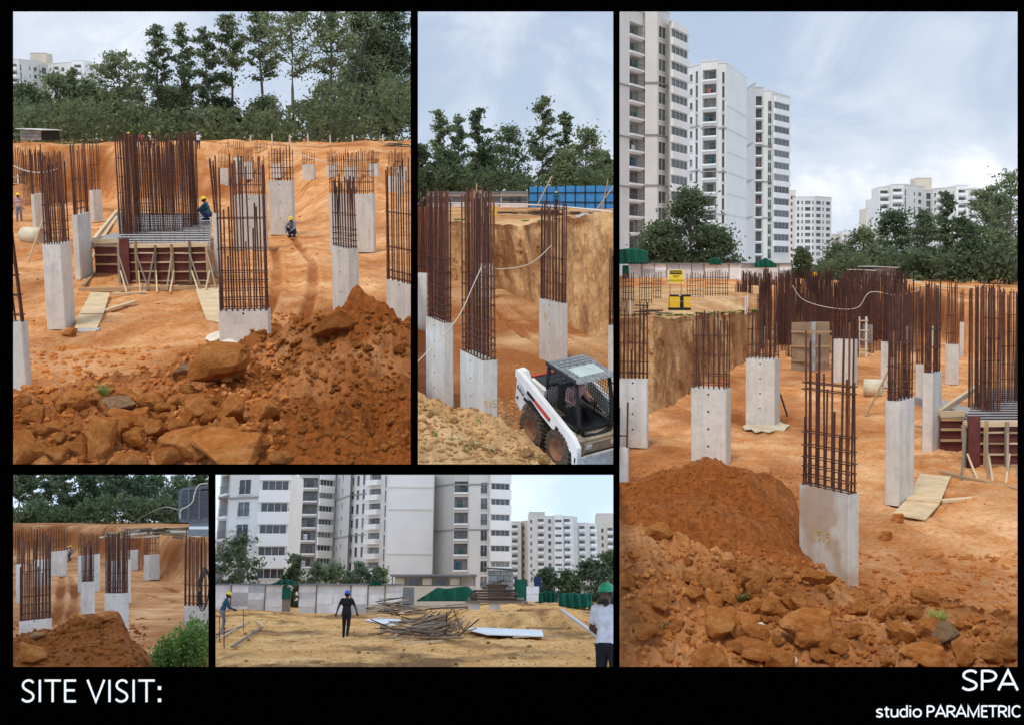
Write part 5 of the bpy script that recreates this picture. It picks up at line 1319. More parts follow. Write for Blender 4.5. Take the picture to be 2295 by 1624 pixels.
        mb.add(v, f)
        top = hd + up * .05
        ho = mb.build("helmet", helm, root, Matrix.Translation(top) @ Matrix.Rotation(-ln, 4, 'X'), smooth=True)
    return root
def at_ground(P, u, v, z=None): return P.gp(u, v, z)
q = ", upper left picture"
person(P1, "standing worker in yellow helmet and pink vest at the left edge" + q, P1.gp(44, 500), math.radians(200), 'stand', C_PINK, C_GREY, HELM_Y, longsleeve=True, h=.02)
person(P1, "crouching worker in yellow helmet and grey shirt beside the track" + q, P1.gp(655, 532), math.radians(165), 'crouch', C_GREY, C_BLUE, HELM_Y, longsleeve=True, h=.016)
person(P1, "worker in yellow helmet crouching on the formwork slab" + q, P1.gp(463, 494, -3.85), math.radians(90), 'crouch', C_TEAL, C_BLUE, HELM_Y, longsleeve=True, h=.02)
person(P1, "worker in faded red shirt walking behind the big bar cage" + q, P1.gp(436, 424), math.radians(60), 'walk', C_RED, C_GREY, None, h=.02)
for i, (u, v, sh_, lb) in enumerate([(445, 345, C_WHITE, "far person in white standing on the bank right of the bar cage"), (290, 348, C_PINK, "far person in pink on the bank, leftmost behind the cage"), (318, 350, C_RED, "far person in red on the bank behind the cage"), (336, 350, C_WHITE, "far person in white on the bank behind the cage")]):
    person(P1, lb + q, Vector((P1.xu(u, 89, -1.2), 89, -1.3)), rng.uniform(0, 6), 'stand', sh_, C_BLUE, HELM_Y if i % 2 else None, h=.024, scale=.8, group="people on the far bank of the upper left picture")
q = ", lower left picture"
person(P4, "crouching worker in yellow helmet on the orange floor" + q, P4.gp(136, 1287), math.radians(170), 'crouch', C_GREY, C_BLUE, HELM_Y, longsleeve=True, h=.02)
person(P4, "standing worker in pale shirt, left of a pair" + q, P4.gp(149, 1260), math.radians(180), 'stand', C_PINK, C_BROWN, HELM_Y, h=.022)
person(P4, "walking worker in yellow helmet, right of a pair" + q, P4.gp(156, 1257), math.radians(150), 'walk', C_GREY, C_BLUE, HELM_Y, h=.022)
q = ", lower wide picture"
person(P5, "man in black shirt and blue helmet walking away across the yard" + q, P5.gp(774, 1429), math.radians(3), 'walk', C_BLACK, C_BLACK, HELM_B, h=.0115, fingers=True)
person(P5, "worker in yellow helmet and teal sleeves bending at the left edge" + q, P5.gp(497, 1418), math.radians(-70), 'bent', C_TEAL, C_GREY, HELM_Y, longsleeve=True, h=.014, fingers=True)
person(P5, "man in white shirt and green helmet cut by the right edge" + q, Vector((P5.xu(1366, 16.2, -1.7), 16.2, -1.7)), math.radians(150), 'back', C_WHITE, C_BLACK, HELM_G, h=.011, fingers=True, beard=True, scale=1.03)
# ------------------------------------------------------------------ raft formwork with slab, boards, studs and props
def raft(P, label, u0, u1, vbot, vtop, vback, nb, wing, ub0, ub1):
    g0 = P.gp(u0, vbot); y0 = g0.y; x0 = g0.x; x1 = P.xu(u1, y0, -P.h); zt = P.zr(vtop, y0); H = zt + P.h
    yb = P.gp(u0, vback, zt).y
    root = thing(P, "raft_formwork", label, "formwork", (x0, y0, -P.h)); W = x1 - x0; D = yb - y0
    wg = W * .22 if wing else 0; wd = 2.6 if wing else 0; rr0 = x0 / y0; sh = lambda x, dy: x + (x0 + x) / y0 * dy
    mb = MB(); z0 = H - .16
    bx0, bx1 = P.xu(ub0, yb, zt) - x0, P.xu(ub1, yb, zt) - x0; xl = lambda t: wg + (bx0 - wg) * t; xr = lambda t: W + (bx1 - W) * t
    mb.add([(wg, .12, z0 - .3), (W, .12, z0 - .3), (bx1, D, z0 - .3), (bx0, D, z0 - .3), (wg, .12, z0), (W, .12, z0), (bx1, D, z0), (bx0, D, z0)], CUBE_F)
    mb.build("concrete_slab", CONC_D, root)
    if wing:
        box("form_panel", PLY, root, (sh(wg * .5, wd), wd, H * .5 - .12), (wg * 1.05, .05, H * .72)); box("concrete_slab", CONC_D, root, (sh(wg * .55, wd + 2), wd + 2.2, H * .8), (wg * 1.0, 4.2, .25))
        for k in range(3): box("waler", WOOD, root, (sh(wg * .5, wd), wd - .06, H * (.3 + .26 * k)), (wg * 1.05, .07, .06))
        plank("edge_board", WOOD_P, root, (sh(0, wd), wd - .02, H * .92), (sh(wg, wd), wd - .06, H * .95), .1, .16); plank("edge_board", WOOD_P, root, (sh(0, wd), wd, H * .96), (bx0, D, H * 1.0), .12, .16)
    for i in range(nb):
        a, b = wg + (W - wg) * i / nb, wg + (W - wg) * (i + 1) / nb
        for k in range(4):
            zc = H * (.16 + .235 * k); box("form_panel", PLY, root, ((a + b) / 2, .03 + .006 * ((i + k) % 2), zc), (b - a - .01, .03, H * .23))
        for k in range(4):
            plank("waler", WOOD if (i + k) % 2 else WOOD_P, root, (a + .03, -.02, H * (.1 + .24 * k) + rng.uniform(-.01, .01)), (b - .03, -.02, H * (.1 + .24 * k) + rng.uniform(-.01, .02)), .05, .045)
    for i in range(nb + 1):
        a = wg + (W - wg) * i / nb; plank("stud", WOOD if i % 2 else WOOD_G, root, (a, -.1, H * .05), (a + rng.uniform(-.04, .04), -.09, H * rng.uniform(1.0, 1.14)), .09, .07)
        for s_ in (0, 1):
            xx = a + rng.uniform(-.16, .16) + .14 * s_; bar("prop", WOOD_P if s_ else WOOD_G, root, (sh(xx + rng.uniform(-.35, .3), -1.5 - .5 * s_), -1.5 - .5 * s_, .02), (a + .05 * s_, -.15, H * (.82 - .45 * s_)), .027, 6, True)
    plank("edge_board", WOOD_P, root, (wg, -.03, H * 1.0), (W, -.03, H * 1.04), .12, .14)
    box("form_post", PLY, root, (wg + .22, -.12, H * .62), (.3, .1, H * 1.15))
    n = max(6, int(W / .2))
    for i in range(n):
        t = i / (n - 1); t = .02 + .96 * t; bar("mesh_bar", RUST if i % 3 else STEEL, root, (wg + (W - wg) * t, .16, z0 + .03), (bx0 + (bx1 - bx0) * t, D - .05, z0 + .03), .014, 4)
    for i in range(34):
        t = (i + .5) / 34; bar("mesh_bar", RUST if i % 2 else STEEL, root, (xl(t) + .02, .2 + (D - .3) * t, z0 + .058), (xr(t) - .04, .2 + (D - .3) * t, z0 + .058), .018, 4)
    return root, (x0, y0, zt, W, D, z0)
q = ", upper left picture"
R1, ri = raft(P1, "timber formwork of the raft with red panels, props and mesh" + q, 216, 470, 638, 552, 474, 5, True, 262, 474)
zs = -P1.h + ri[5]
cage(P1, "dense dark bar bundle at the raft cage's left end" + q, 268, 298, 528, 300, zs, 9, .9, .022, name="wall_rebar_cage", rows=3, ties=5, jit=.03)
cage(P1, "dense dark bar bundle at the raft cage's right end" + q, 410, 433, 512, 297, zs, 8, .9, .022, name="wall_rebar_cage", rows=3, ties=5, jit=.03)
cage(P1, "near screen of tall spaced bars on the raft" + q, 300, 408, 520, 322, zs, 26, .3, .019, name="wall_rebar_cage", rows=1, ties=7, jit=.05)
cage(P1, "back screen of tall spaced bars on the raft" + q, 300, 412, 486, 304, zs, 24, .3, .022, name="wall_rebar_cage", rows=2, ties=5, jit=.05)
def sheet(P, label, pts, mat, th=.03, name="plywood_sheet", cat="plywood sheet", z=None, group=None, lift=.05):
    v = [P.gp(a, b, (-P.h if z is None else z) + lift) for a, b in pts]; c = sum(v, Vector()) / len(v)
    n = len(v); vv = [p - c for p in v] + [p - c - Vector((0, 0, th)) for p in v]
    f = [tuple(range(n)), tuple(range(2 * n - 1, n - 1, -1))] + [(i, n + i, n + (i + 1) % n, (i + 1) % n) for i in range(n)]
    o = ob(name, newmesh(name, vv, f, mat), None, Matrix.Translation(c), P); return tag(o, label, cat, group)
def beam(P, label, a, b, wd=.1, th=.08, mat=None, name="loose_plank", cat="timber", group=None, z=None, lift=.05):
    A, B = (P.gp(p[0], p[1], (-P.h if z is None else z) + lift + (p[2] if len(p) > 2 else 0)) for p in (a, b)); c = (A + B) / 2
    o = plank(name, mat or WOOD, None, A - c, B - c, wd, th); o.matrix_basis = P.M @ Matrix.Translation(c) @ o.matrix_basis; return tag(o, label, cat, group)
def pole(P, label, A, B, r, mat, name="pole", cat="pole", group=None):
    c = Vector(A); o = bar(name, mat, None, (0, 0, 0), Vector(B) - c, r, 7, True); o.matrix_basis = P.M @ Matrix.Translation(c) @ o.matrix_basis; return tag(o, label, cat, group)
def rope(P, label, pts, r, mat, name="rope", cat="rope", sag=0, group=None):
    p = [Vector(x) for x in pts]
    if sag and len(p) == 2: p = [p[0].lerp(p[1], t) - Vector((0, 0, sag * 4 * t * (1 - t))) for t in np.linspace(0, 1, 14)]
    if len(p) < 10:
        e_ = [p[0]] + p + [p[-1]]; s2 = []
        for i in range(1, len(e_) - 2):
            for k in range(8):
                t = k / 8; a_, b_, c_, d_ = e_[i - 1], e_[i], e_[i + 1], e_[i + 2]; s2.append(.5 * (2 * b_ + (c_ - a_) * t + (2 * a_ - 5 * b_ + 4 * c_ - d_) * t * t + (3 * b_ - a_ - 3 * c_ + d_) * t ** 3))
        p = s2 + [p[-1]]
    c = p[0]; mb = MB(); mb.tube([x - c for x in p], r, 5); o = mb.build(name, mat, None, Matrix.Translation(c), P, True); return tag(o, label, cat, group)
sheet(P1, "muddy plywood sheet beside the tall pale column, farther one" + q, [(178, 702), (204, 655), (246, 656), (232, 702)], PLY_Y, lift=.10)
sheet(P1, "muddy plywood sheet beside the tall pale column, nearer one" + q, [(166, 738), (177, 705), (231, 705), (214, 742)], PLY_Y, lift=.07)
sheet(P1, "pale board lying right of the formwork beam" + q, [(438, 648), (490, 644), (492, 722), (462, 716)], PLY_Y, lift=.06)
beam(P1, "short loose plank lying on the orange floor" + q, (232, 697), (304, 675), .16, .06, WOOD_P)
beam(P1, "long timber beam along the foot of the formwork" + q, (176, 650), (492, 644), .14, .14, WOOD)
beam(P1, "slanting edge plank left of the raft" + q, (216, 560, .6), (262, 488, .6), .12, .2, WOOD_P)
for i, (a, b, lb) in enumerate([((186, 640), (232, 590), "thin plank left of the formwork, nearest"), ((176, 628), (214, 566), "thin plank left of the formwork, farther"), ((440, 640), (486, 600), "thin plank right of the formwork"), ((250, 660), (330, 655), "short plank before the formwork beam")]):
    beam(P1, lb + q, a, b, .11, .06, WOOD_P if i % 2 else WOOD)
def curved_plate(P):
    v = P.gp(196, 744); mb = MB(); mb.prism([(-.3, 0), (-.26, -.1), (-.1, -.16), (.12, -.15), (.3, -.06), (.34, .08), (.2, .05), (-.1, .06)], 2, 0.02, .09)
    tag(mb.build("steel_tray", STEEL, None, Matrix.Translation(v) @ Matrix.Rotation(.3, 4, 'X'), P), "dented grey steel tray at the walkway's near end" + q, "tray")
curved_plate(P1)
def conc_pipe(P, label, a, b, r):
    A, B = P.gp(a[0], a[1]) + Vector((0, 0, r)), P.gp(b[0], b[1]) + Vector((0, 0, r)); c = A; root = thing(P, "concrete_pipe", label, "pipe", A - Vector((0, 0, r))); d = B - A; up = Vector((0, 0, r))
    n = 18; q4 = d.to_track_quat('Z', 'X'); v = []; f = []
    for t, rr in ((0, r), (1, r), (1, r * .82), (0, r * .82)):
        for i in range(n): v.append(up + d * t + q4 @ Vector((rr * math.cos(2 * math.pi * i / n), rr * math.sin(2 * math.pi * i / n), 0)))
    for k in range(4):
        for i in range(n): j = (i + 1) % n; m = (k + 1) % 4; f.append((k * n + i, k * n + j, m * n + j, m * n + i))
    ob("pipe_wall", newmesh("pipe_wall", v, f, CREAM, True), root)
    v = [up + d * .93 + q4 @ Vector((r * .82 * math.cos(2 * math.pi * i / n), r * .82 * math.sin(2 * math.pi * i / n), 0)) for i in range(n)]
    ob("end_disc", newmesh("end_disc", v, [tuple(range(n))], CONC_ST), root)
conc_pipe(P1, "cream concrete pipe lying near the standing worker" + q, (56, 546), (96, 548), .40)
pole(P1, "thin wooden pole leaning on the narrow left column" + q, P1.gp(62, 590), P1.dp(100, 482, P1.gp(62, 590).y + 4), .04, WOOD)
# far edge: posts, shed, railing, heaps
for i, u in enumerate([562, 610, 650, 690, 740, 790, 858]):
    yy = 104; p = Vector((P1.xu(u, yy, -1.2), yy, -1.25)); bar_ = box("fence_post", CONC, None, p + Vector((0, 0, .7)), (.11, .11, .8 + rng.uniform(-.1, .35)), P=P1)
    tag(bar_, "whitish concrete fence post along the far trees" + q, "fence post", "fence posts of the upper left picture")
def blockhut(P, label, u0, u1, y, zb, vt, roofmat, wallmat, name="block_hut", dep=4.0):
    x0, x1 = P.xu(u0, y, zb), P.xu(u1, y, zb); h = P.zr(vt, y) - zb; root = thing(P, name, label, "hut", (x0, y, zb)); W = x1 - x0
    n = max(4, int(W / .55)); m = max(3, int(h / .38)); bw, bh = W / n, h / m
    box("wall_core", HOLE, root, (W / 2, dep / 2 + .03, h / 2), (W - .06, dep - .06, h - .04))
    for j in range(m):
        for i in range(n + (j % 2)):
            a = max(0, (i - .5 * (j % 2)) * bw); b = min(W, (i + 1 - .5 * (j % 2)) * bw)
            if b - a > .05: box("block", wallmat, root, ((a + b) / 2, .06 + rng.uniform(-.006, .006), bh * (j + .5)), (b - a - .03, .14, bh - .03))
    rr = box("roof_sheet", roofmat, root, (W / 2, dep / 2 - .1, h + .1), (W + .5, dep + .5, .06), Matrix.Rotation(.05, 4, 'Y'))
    return root
blockhut(P1, "small grey block hut on the left bank below the trees" + q, 46, 92, 96, -.6, 293, WHITES, BLOCKG)
pole(P1, "long pale rail across the far bank left of the cage" + q, P1.dp(150, 326, 97), P1.dp(264, 324, 97), .07, WOOD_P, "bank_rail", "rail")
# timber heap right
def heap(P, label, u0, u1, v0, v1, y, n, mat, th=.08, group=None, name="timber_plank", slope=.2, L=(.35, .9), zb=None):
    rg = random.Random(int(u0 * 3 + v0))
    for i in range(n):
        uu = rg.uniform(u0, u1); t = rg.random(); vv = v1 + (v0 - v1) * t * (1 - abs((uu - (u0 + u1) / 2) / (u1 - u0)) * 1.2)
        yy = y + rg.uniform(-1, 1.5); ln = (u1 - u0) / F * yy * rg.uniform(*L) / 2
        c = P.dp(uu, vv, yy); a = rg.uniform(-.5, .5); d = Vector((math.cos(a), math.sin(a), rg.uniform(-slope, slope) * .5)) * ln
        lo = P.xu(P.rect[0] - 4, yy, c.z); hi = P.xu(P.rect[2] + 4, yy, c.z)
        if P.rect[0] > 100 and c.x - abs(d.x) < lo: c.x = lo + abs(d.x)
        if P.rect[2] < 2000 and c.x + abs(d.x) > hi: c.x = hi - abs(d.x)
        o = plank(name, rg.choice(mat), None, -d, d, th * rg.uniform(.8, 2), th); o.matrix_basis = P.M @ Matrix.Translation(c) @ o.matrix_basis; tag(o, label, "timber", group)
heap(P1, "weathered plank in the heap at the far right bank" + q, 846, 924, 320, 336, 96, 22, [WOOD_G, WOOD_D, WOOD], .1, "timber heap of the upper left picture")
rope(P1, "pale rope slung across the far left bar cages" + q, [P1.dp(30, 372, 60), P1.dp(130, 378, 60)], .03, ROPE, sag=.3)
rope(P1, "thin line slung before the far right bar cages" + q, [P1.dp(640, 332, 70), P1.dp(780, 372, 62)], .025, ROPE, sag=.2)

# ---- middle picture
q = ", middle picture"
def hoarding(P, label, u0, u1, y0, y1, vt0, vt1, zb, n, mat, name="blue_hoarding", post=BLACKM, rails=2):
    root = thing(P, name, label, "hoarding", (P.xu(u0, y0, zb), y0, zb)); o = Vector(root.matrix_basis.to_translation()); o = Vector((P.xu(u0, y0, zb), y0, zb))
    A = o.copy(); B = Vector((P.xu(u1, y1, zb), y1, zb)); h0, h1 = P.zr(vt0, y0) - zb, P.zr(vt1, y1) - zb
    for i in range(n):
        a, b = i / n, (i + 1) / n; pa, pb = A.lerp(B, a + .002) - o, A.lerp(B, b - .002) - o; ha, hb = h0 + (h1 - h0) * a, h0 + (h1 - h0) * b
        off = Vector((0, rng.uniform(-.02, .02), rng.uniform(-.04, .04))); K = 10; v = []; f = []
        for k in range(K + 1):                         # ribbed sheet
            p = pa.lerp(pb, k / K) + Vector((0, .035 * (k % 2), 0)) + off; hh = ha + (hb - ha) * k / K; v += [p, p + Vector((0, 0, hh)), p + Vector((0, .02, 0)), p + Vector((0, .02, hh))]
        for k in range(K): i0, i1 = 4 * k, 4 * k + 4; f += [(i0, i1, i1 + 1, i0 + 1), (i1 + 2, i0 + 2, i0 + 3, i1 + 3), (i0 + 1, i1 + 1, i1 + 3, i0 + 3)]
        ob("metal_sheet", newmesh("metal_sheet", v, f, mat), root)
        if post: box("post", post, root, (pa.x, -.09 + pa.y, ha / 2 + .1), (.1, .08, ha + .2))
    for k in range(rails):
        z = (k + .7) / (rails + .4); bar("rail", post or STEEL, root, A - o + Vector((0, -.07, h0 * z)), B - o + Vector((0, -.07, h1 * z)), .05, 6, True)
    return root
hoarding(P2, "bright blue sheet hoarding below the right trees" + q, 1184, 1380, 132, 118, 419, 416, -1.45, 9, BLUE)
def shed(P, label, u0, u1, y0, y1, vt0, vt1, zb):
    o = Vector((P.xu(u0, y0, zb), y0, zb)); root = thing(P, "site_shed", label, "shed", o); B = Vector((P.xu(u1, y1, zb), y1, zb)) - o; h = P.zr(vt0, y0) - zb
    def strip(name, z0, z1, off, mat):
        v = [Vector((0, off, z0)), B + Vector((0, off, z0)), B + Vector((0, off, z1)), Vector((0, off, z1))]; v += [p + Vector((0, 3, 0)) for p in v]
        ob(name, newmesh(name, v, [(0, 1, 2, 3), (5, 4, 7, 6), (3, 2, 6, 7), (4, 0, 3, 7), (1, 5, 6, 2), (4, 5, 1, 0)], mat), root)
    strip("lower_wall", 0, h * .28, .02, PAPER); strip("wall", h * .282, h * .70, 0, GREYS); strip("fascia", h * .702, h * .86, -.05, PAPER); strip("roof", h * .862, h, -.35, GREYS)
    for t in (.25, .55, .8):
        c = B * t; w_ = box("window", FRAMEW, root, (c.x, c.y - .04, h * .5), (1.5, .06, h * .3)); ob("pane", cube(GLASS), w_, Matrix.Translation((0, -.6, 0)) @ Matrix.Diagonal((.86, .4, .8, 1)))
    return root
shed(P2, "long grey site shed with white stripes, left half" + q, 958, 1118, 136, 138, 430, 432, -1.45)
shed(P2, "grey site shed with white stripes next to the blue hoarding" + q, 1120, 1183, 133, 133, 429, 429, -1.45)
def wpole(P, label, pts, r, mat, **k):
    return rope(P, label, pts, r, mat, **k)
rope(P2, "long white pipe laid along the upper ground" + q, [P2.dp(1000, 456, 100), P2.dp(1110, 457, 95), P2.dp(1230, 462, 80), P2.dp(1380, 476, 62)], .06, PIPEW, "white_pipe", "pipe")
o = thing(P2, "yellow_box", "yellow box fixed behind the numbered column's bars" + q, "box", P2.dp(1106, 483, 72)); box("box_body", YELLOW, o, (0, 0, .25), (.38, .3, .55)); box("lid", YELLOW, o, (0, 0, .55), (.44, .34, .06)); box("stand", BLACKM, o, (0, 0, -.2), (.12, .12, .4))
o = thing(P2, "plywood_post", "upright reddish plywood post behind the bars" + q, "post", P2.dp(1067, 500, 68)); box("post_board", PLY_B, o, (0, 0, 1.0), (.55, .12, 2.1)); box("batten", WOOD, o, (-.3, -.08, 1.0), (.1, .1, 2.15)); box("batten", WOOD, o, (.3, -.08, 1.0), (.1, .1, 2.15))
for i, (ua, va, ub, vb, lb) in enumerate([(1205, 458, 1236, 396, "long pole leaning before the hoarding's left end"), (1066, 462, 1068, 412, "thin upright pole at the shed"), (1345, 488, 1362, 402, "thin pole standing before the hoarding's right end"), (1330, 480, 1378, 412, "slanting pole before the hoarding's right end")]):
    pole(P2, lb + q, P2.dp(ua, va, 84), P2.dp(ub, vb, 86), .05, WOOD)
def corr(P, label, pts, y, mat, rise, name="corrugated_sheet"):
    A, B = P.dp(*pts[0], y), P.dp(*pts[1], y); n = 22; v = []; f = []; d = B - A
    for k in range(n + 1):
        t = k / n; p = d * t + Vector((0, 0, rise * math.sin(math.pi * t) + .04 * (k % 2))); v += [p, p + Vector((.3, 2.4, .25)), p - Vector((0, 0, .02)), p + Vector((.3, 2.4, .23))]
    for k in range(n): i, j = 4 * k, 4 * k + 4; f += [(i, j, j + 1, i + 1), (i + 2, i + 3, j + 3, j + 2), (i, i + 2, j + 2, j), (i + 1, j + 1, j + 3, i + 3)]
    o = ob(name, newmesh(name, v, f, mat), None, Matrix.Translation(A), P); return tag(o, label, "metal sheet")
corr(P2, "curled grey metal sheet on the upper ground" + q, [(1284, 497), (1330, 499)], 66, STEEL, .25); corr(P2, "flat grey metal sheet beside the curled one" + q, [(1320, 501), (1378, 500)], 58, STEEL, .1)
heap(P2, "rusty brown timber in the long low pile" + q, 1110, 1372, 470, 482, 78, 26, [WOOD_D, WOOD_G, WOOD], .12, "timber pile of the middle picture", L=(.12, .3))
person(P2, "tiny far person in teal before the blue hoarding" + q, P2.dp(1246, 470, 105), 0, 'stand', C_TEAL, C_BLUE, HELM_Y, h=.026)
ya = P2.gp(1080, 985).y
rope(P2, "pale rope tied from the numbered column down to the left edge" + q, [P2.dp(1078, 600, ya - .2), P2.dp(1060, 640, ya - .3), P2.dp(1020, 720, ya - .6), P2.dp(934, 812, ya - 1.2)], .012, ROPE)
rope(P2, "pale rope sagging between the numbered column and the bank column" + q, [P2.dp(1078, 598, ya - .1), P2.dp(1130, 603, ya + 3), P2.dp(1190, 590, ya + 7), P2.dp(1236, 550, P2.gp(1256, 818).y - .2)], .014, ROPE)

# ---- right picture
q = ", right picture"
R3, rj = raft(P3, "timber formwork with props and mesh cut by the right edge" + q, 2104, 2345, 1052, 950, 862, 4, True, 2196, 2345)
zs = -P3.h + rj[5]
cage(P3, "dense leaning bar bundle on the raft near the right edge" + q, 2200, 2240, 925, 642, zs, 10, .9, .02, name="wall_rebar_cage", rows=3, ties=5, jit=.03)
cage(P3, "spaced tall bars of the raft cut by the right edge" + q, 2240, 2320, 905, 652, zs, 16, .8, .018, name="wall_rebar_cage", rows=2, ties=6, jit=.05)
sheet(P3, "muddy plywood sheet of the walkway, farther one" + q, [(2030, 1118), (2062, 1060), (2130, 1066), (2106, 1124)], PLY_Y, lift=.10)
sheet(P3, "muddy plywood sheet of the walkway, nearer one" + q, [(2000, 1150), (2028, 1120), (2105, 1127), (2074, 1162)], PLY_Y, lift=.07)
beam(P3, "short loose plank right of the walkway" + q, (2108, 1122), (2206, 1114), .14, .06, WOOD_P)
beam(P3, "long timber along the foot of the formwork" + q, (2110, 1060), (2300, 1104), .16, .14, WOOD)
conc_pipe(P3, "cream concrete pipe lying on the pit floor" + q, (1936, 888), (1978, 890), .36)
pole(P3, "thin prop leaning on the walkway column" + q, P3.gp(1938, 935), P3.dp(1990, 832, P3.gp(1938, 935).y + 1), .035, WOOD)
pole(P3, "dark prop leaning on the splashed column" + q, P3.gp(1764, 932), P3.dp(1748, 882, P3.gp(1764, 932).y), .035, WOOD_D)
sheet(P3, "pale mortar splash around a column's foot" + q, [(1664, 954), (1672, 950), (1690, 951), (1720, 946), (1748, 944), (1757, 949), (1770, 951), (1762, 957), (1756, 966), (1738, 962), (1722, 968), (1706, 964), (1692, 968), (1684, 960), (1668, 961)], LEAN, lift=.05, name="mortar_splash", cat="mortar")
# plywood form box
def formbox(P):
    g0 = P.gp(1790, 832); root = thing(P, "plywood_formwork", "brown plywood column formwork standing among the bars" + q, "formwork", g0); m = g0.y / F
    for i, (a, b, mt, rz, yy) in enumerate([(-18, 28, PLY_B, .15, 0), (30, 40, STEEL, .0, .3), (42, 74, PLY_B, -.12, .5)]):
        box("form_panel", mt, root, ((a + b) / 2 * m, yy, 55 * m), ((b - a) * m, .08, 110 * m), Matrix.Rotation(rz, 4, 'Z'))
    for k in range(3): box("batten", WOOD, root, (28 * m, -.12, (25 + 32 * k) * m), (96 * m, .07, .08))
formbox(P3)
# steel rack right of it
def rack(P, label, u0, u1, vb, vt):
    g0 = P.gp(u0, vb); root = thing(P, "ladder_rack", label, "ladder rack", g0); w_ = (u1 - u0) / F * g0.y; h = P.zr(vt, g0.y) - g0.z
    for x in (0, w_): box("upright", PIPEW, root, (x, 0, h / 2), (.1, .1, h))
    for k in range(4): box("crossbar", WOOD_P, root, (w_ / 2, -.06, h * (k + .8) / 4.2), (w_ + .2, .06, .07))
rack(P3, "pale ladder-like frame standing before the bar cages" + q, 1924, 1940, 800, 710)
rack(P1, "pale ladder-like frame at the left edge near the worker, upper left picture", 30, 44, 452, 392)
# boundary wall of sheets
def sheetwall(P, label, u0, u1, y, zb, vt, n, seed, doors=()):
    rg = random.Random(seed); o = Vector((P.xu(u0, y, zb), y, zb)); root = thing(P, "sheet_wall", label, "wall", o); W = P.xu(u1, y, zb) - o.x; H = P.zr(vt, y) - zb
    for i in range(n):
        a, b = W * i / n, W * (i + 1) / n
        if any(d0 < (i + .5) / n < d1 for d0, d1 in doors): continue
        m = rg.choice([3, 4, 4])
        for k in range(m):
            z0, z1 = H * k / m, H * (k + 1) / m; jx = rg.uniform(-.25, .25) * (k % 2)
            box("metal_sheet", WHITES if rg.random() < .85 else STEEL, root, ((a + b) / 2 + jx * .3, rg.uniform(-.03, .03) - .02 * (k % 2), (z0 + z1) / 2), (b - a + .02, .03, z1 - z0 + .03), Matrix.Rotation(rg.uniform(-.012, .012), 4, 'Y'))
        if rg.random() < .5: box("post", WOOD_G, root, (a, -.09, H / 2), (.09, .07, H + .1))
    for d0, d1 in doors:
        box("door", WOOD_G, root, (W * (d0 + d1) / 2, .05, H * .42), (W * (d1 - d0) * .94, .05, H * .84)); box("lintel_cloth", NETG, root, (W * (d0 + d1) / 2, -.05, H * .72), (W * (d1 - d0) * .9, .04, H * .42))
    box("top_rail", GREYS, root, (W / 2, -.08, H + .06), (W, .35, .12)); return root
sheetwall(P3, "long wall of patched whitish metal sheets under the trees" + q, 1382, 1772, 128, -1.9, 592, 14, 4, [(.03, .07)])
def netting(P, label, pts_u, v0s, v1s, y, mat=NETG, name="shade_net", cat="netting", bulge=.25):
    n = 26; m = 8; us = np.linspace(pts_u[0], pts_u[1], n); v = []
    o = P.dp(pts_u[0], v1s[0], y)
    for j in range(m):
        for i, u in enumerate(us):
            t = i / (n - 1); a = np.interp(t, np.linspace(0, 1, len(v0s)), v0s); b = np.interp(t, np.linspace(0, 1, len(v1s)), v1s); k = j / (m - 1)
            yy = y + bulge * (math.sin(i * 1.1 + 1.3 * k) + .6 * math.sin(i * 2.3)) + 1.2 * (1 - k) * 0
            v.append(P.dp(u, b + (a - b) * k, yy) - o)
    f = [(j * n + i, j * n + i + 1, (j + 1) * n + i + 1, (j + 1) * n + i) for j in range(m - 1) for i in range(n - 1)]
    ob_ = ob(name, newmesh(name, v, f, mat, True), None, Matrix.Translation(o), P); sd = ob_.modifiers.new("thickness", 'SOLIDIFY'); sd.thickness = .03
    return tag(ob_, label, cat)
netting(P3, "green shade net above the sheet wall at the left edge" + q, (1382, 1452), [560, 556, 562], [592, 592, 592], 127)
netting(P3, "small green net above the wall's middle" + q, (1590, 1616), [580, 577, 583], [594, 594, 594], 127)
netting(P3, "small green net above the wall's right end" + q, (1690, 1740), [590, 578, 592], [600, 600, 600], 127)
# warning sign
def sign(P):
    b = P.gp(1514, 662, -1.75); root = thing(P, "warning_sign", "yellow warning sign about deep excavation on the bank" + q, "sign", b); m = b.y / F; w_ = 34 * m; z0, z1 = 26 * m, 58 * m
    for s_ in (-1, 1): box("sign_leg", WOOD, root, (s_ * w_ * .38, .05, z0 / 2 + .1), (.06, .06, z0 + .3))
    pn = box("sign_board", PAPER, root, (0, 0, (z0 + z1) / 2), (w_, .03, z1 - z0))
    box("sign_face", SIGNY, root, (0, -.020, (z0 + z1) / 2), (w_ * .92, .008, (z1 - z0) * .93)); box("sign_header", BLACKM, root, (0, -.026, z1 - (z1 - z0) * .22), (w_ * .8, .006, (z1 - z0) * .27))
    for txt, zc, sz, mt in (("ATTENTION", z1 - (z1 - z0) * .22, .125, SIGNY), ("DEEP", z0 + (z1 - z0) * .50, .13, BLACKM), ("EXCAVATION", z0 + (z1 - z0) * .20, .118, BLACKM)):
        cu = bpy.data.curves.new("text", 'FONT'); cu.body = txt; cu.size = sz * 1.35; cu.align_x = 'CENTER'; cu.align_y = 'CENTER'; cu.extrude = .002
        to = bpy.data.objects.new("lettering", cu); COL.objects.link(to); bpy.context.view_layer.update()
        me = bpy.data.meshes.new_from_object(to.evaluated_get(bpy.context.evaluated_depsgraph_get())); bpy.data.objects.remove(to)
        me.materials.clear(); me.materials.append(mt); lo = ob("lettering", me, root, Matrix.Translation((0, -.032, zc)) @ Matrix.Rotation(math.radians(90), 4, 'X')); lo["kind"] = "stuff"
sign(P3)
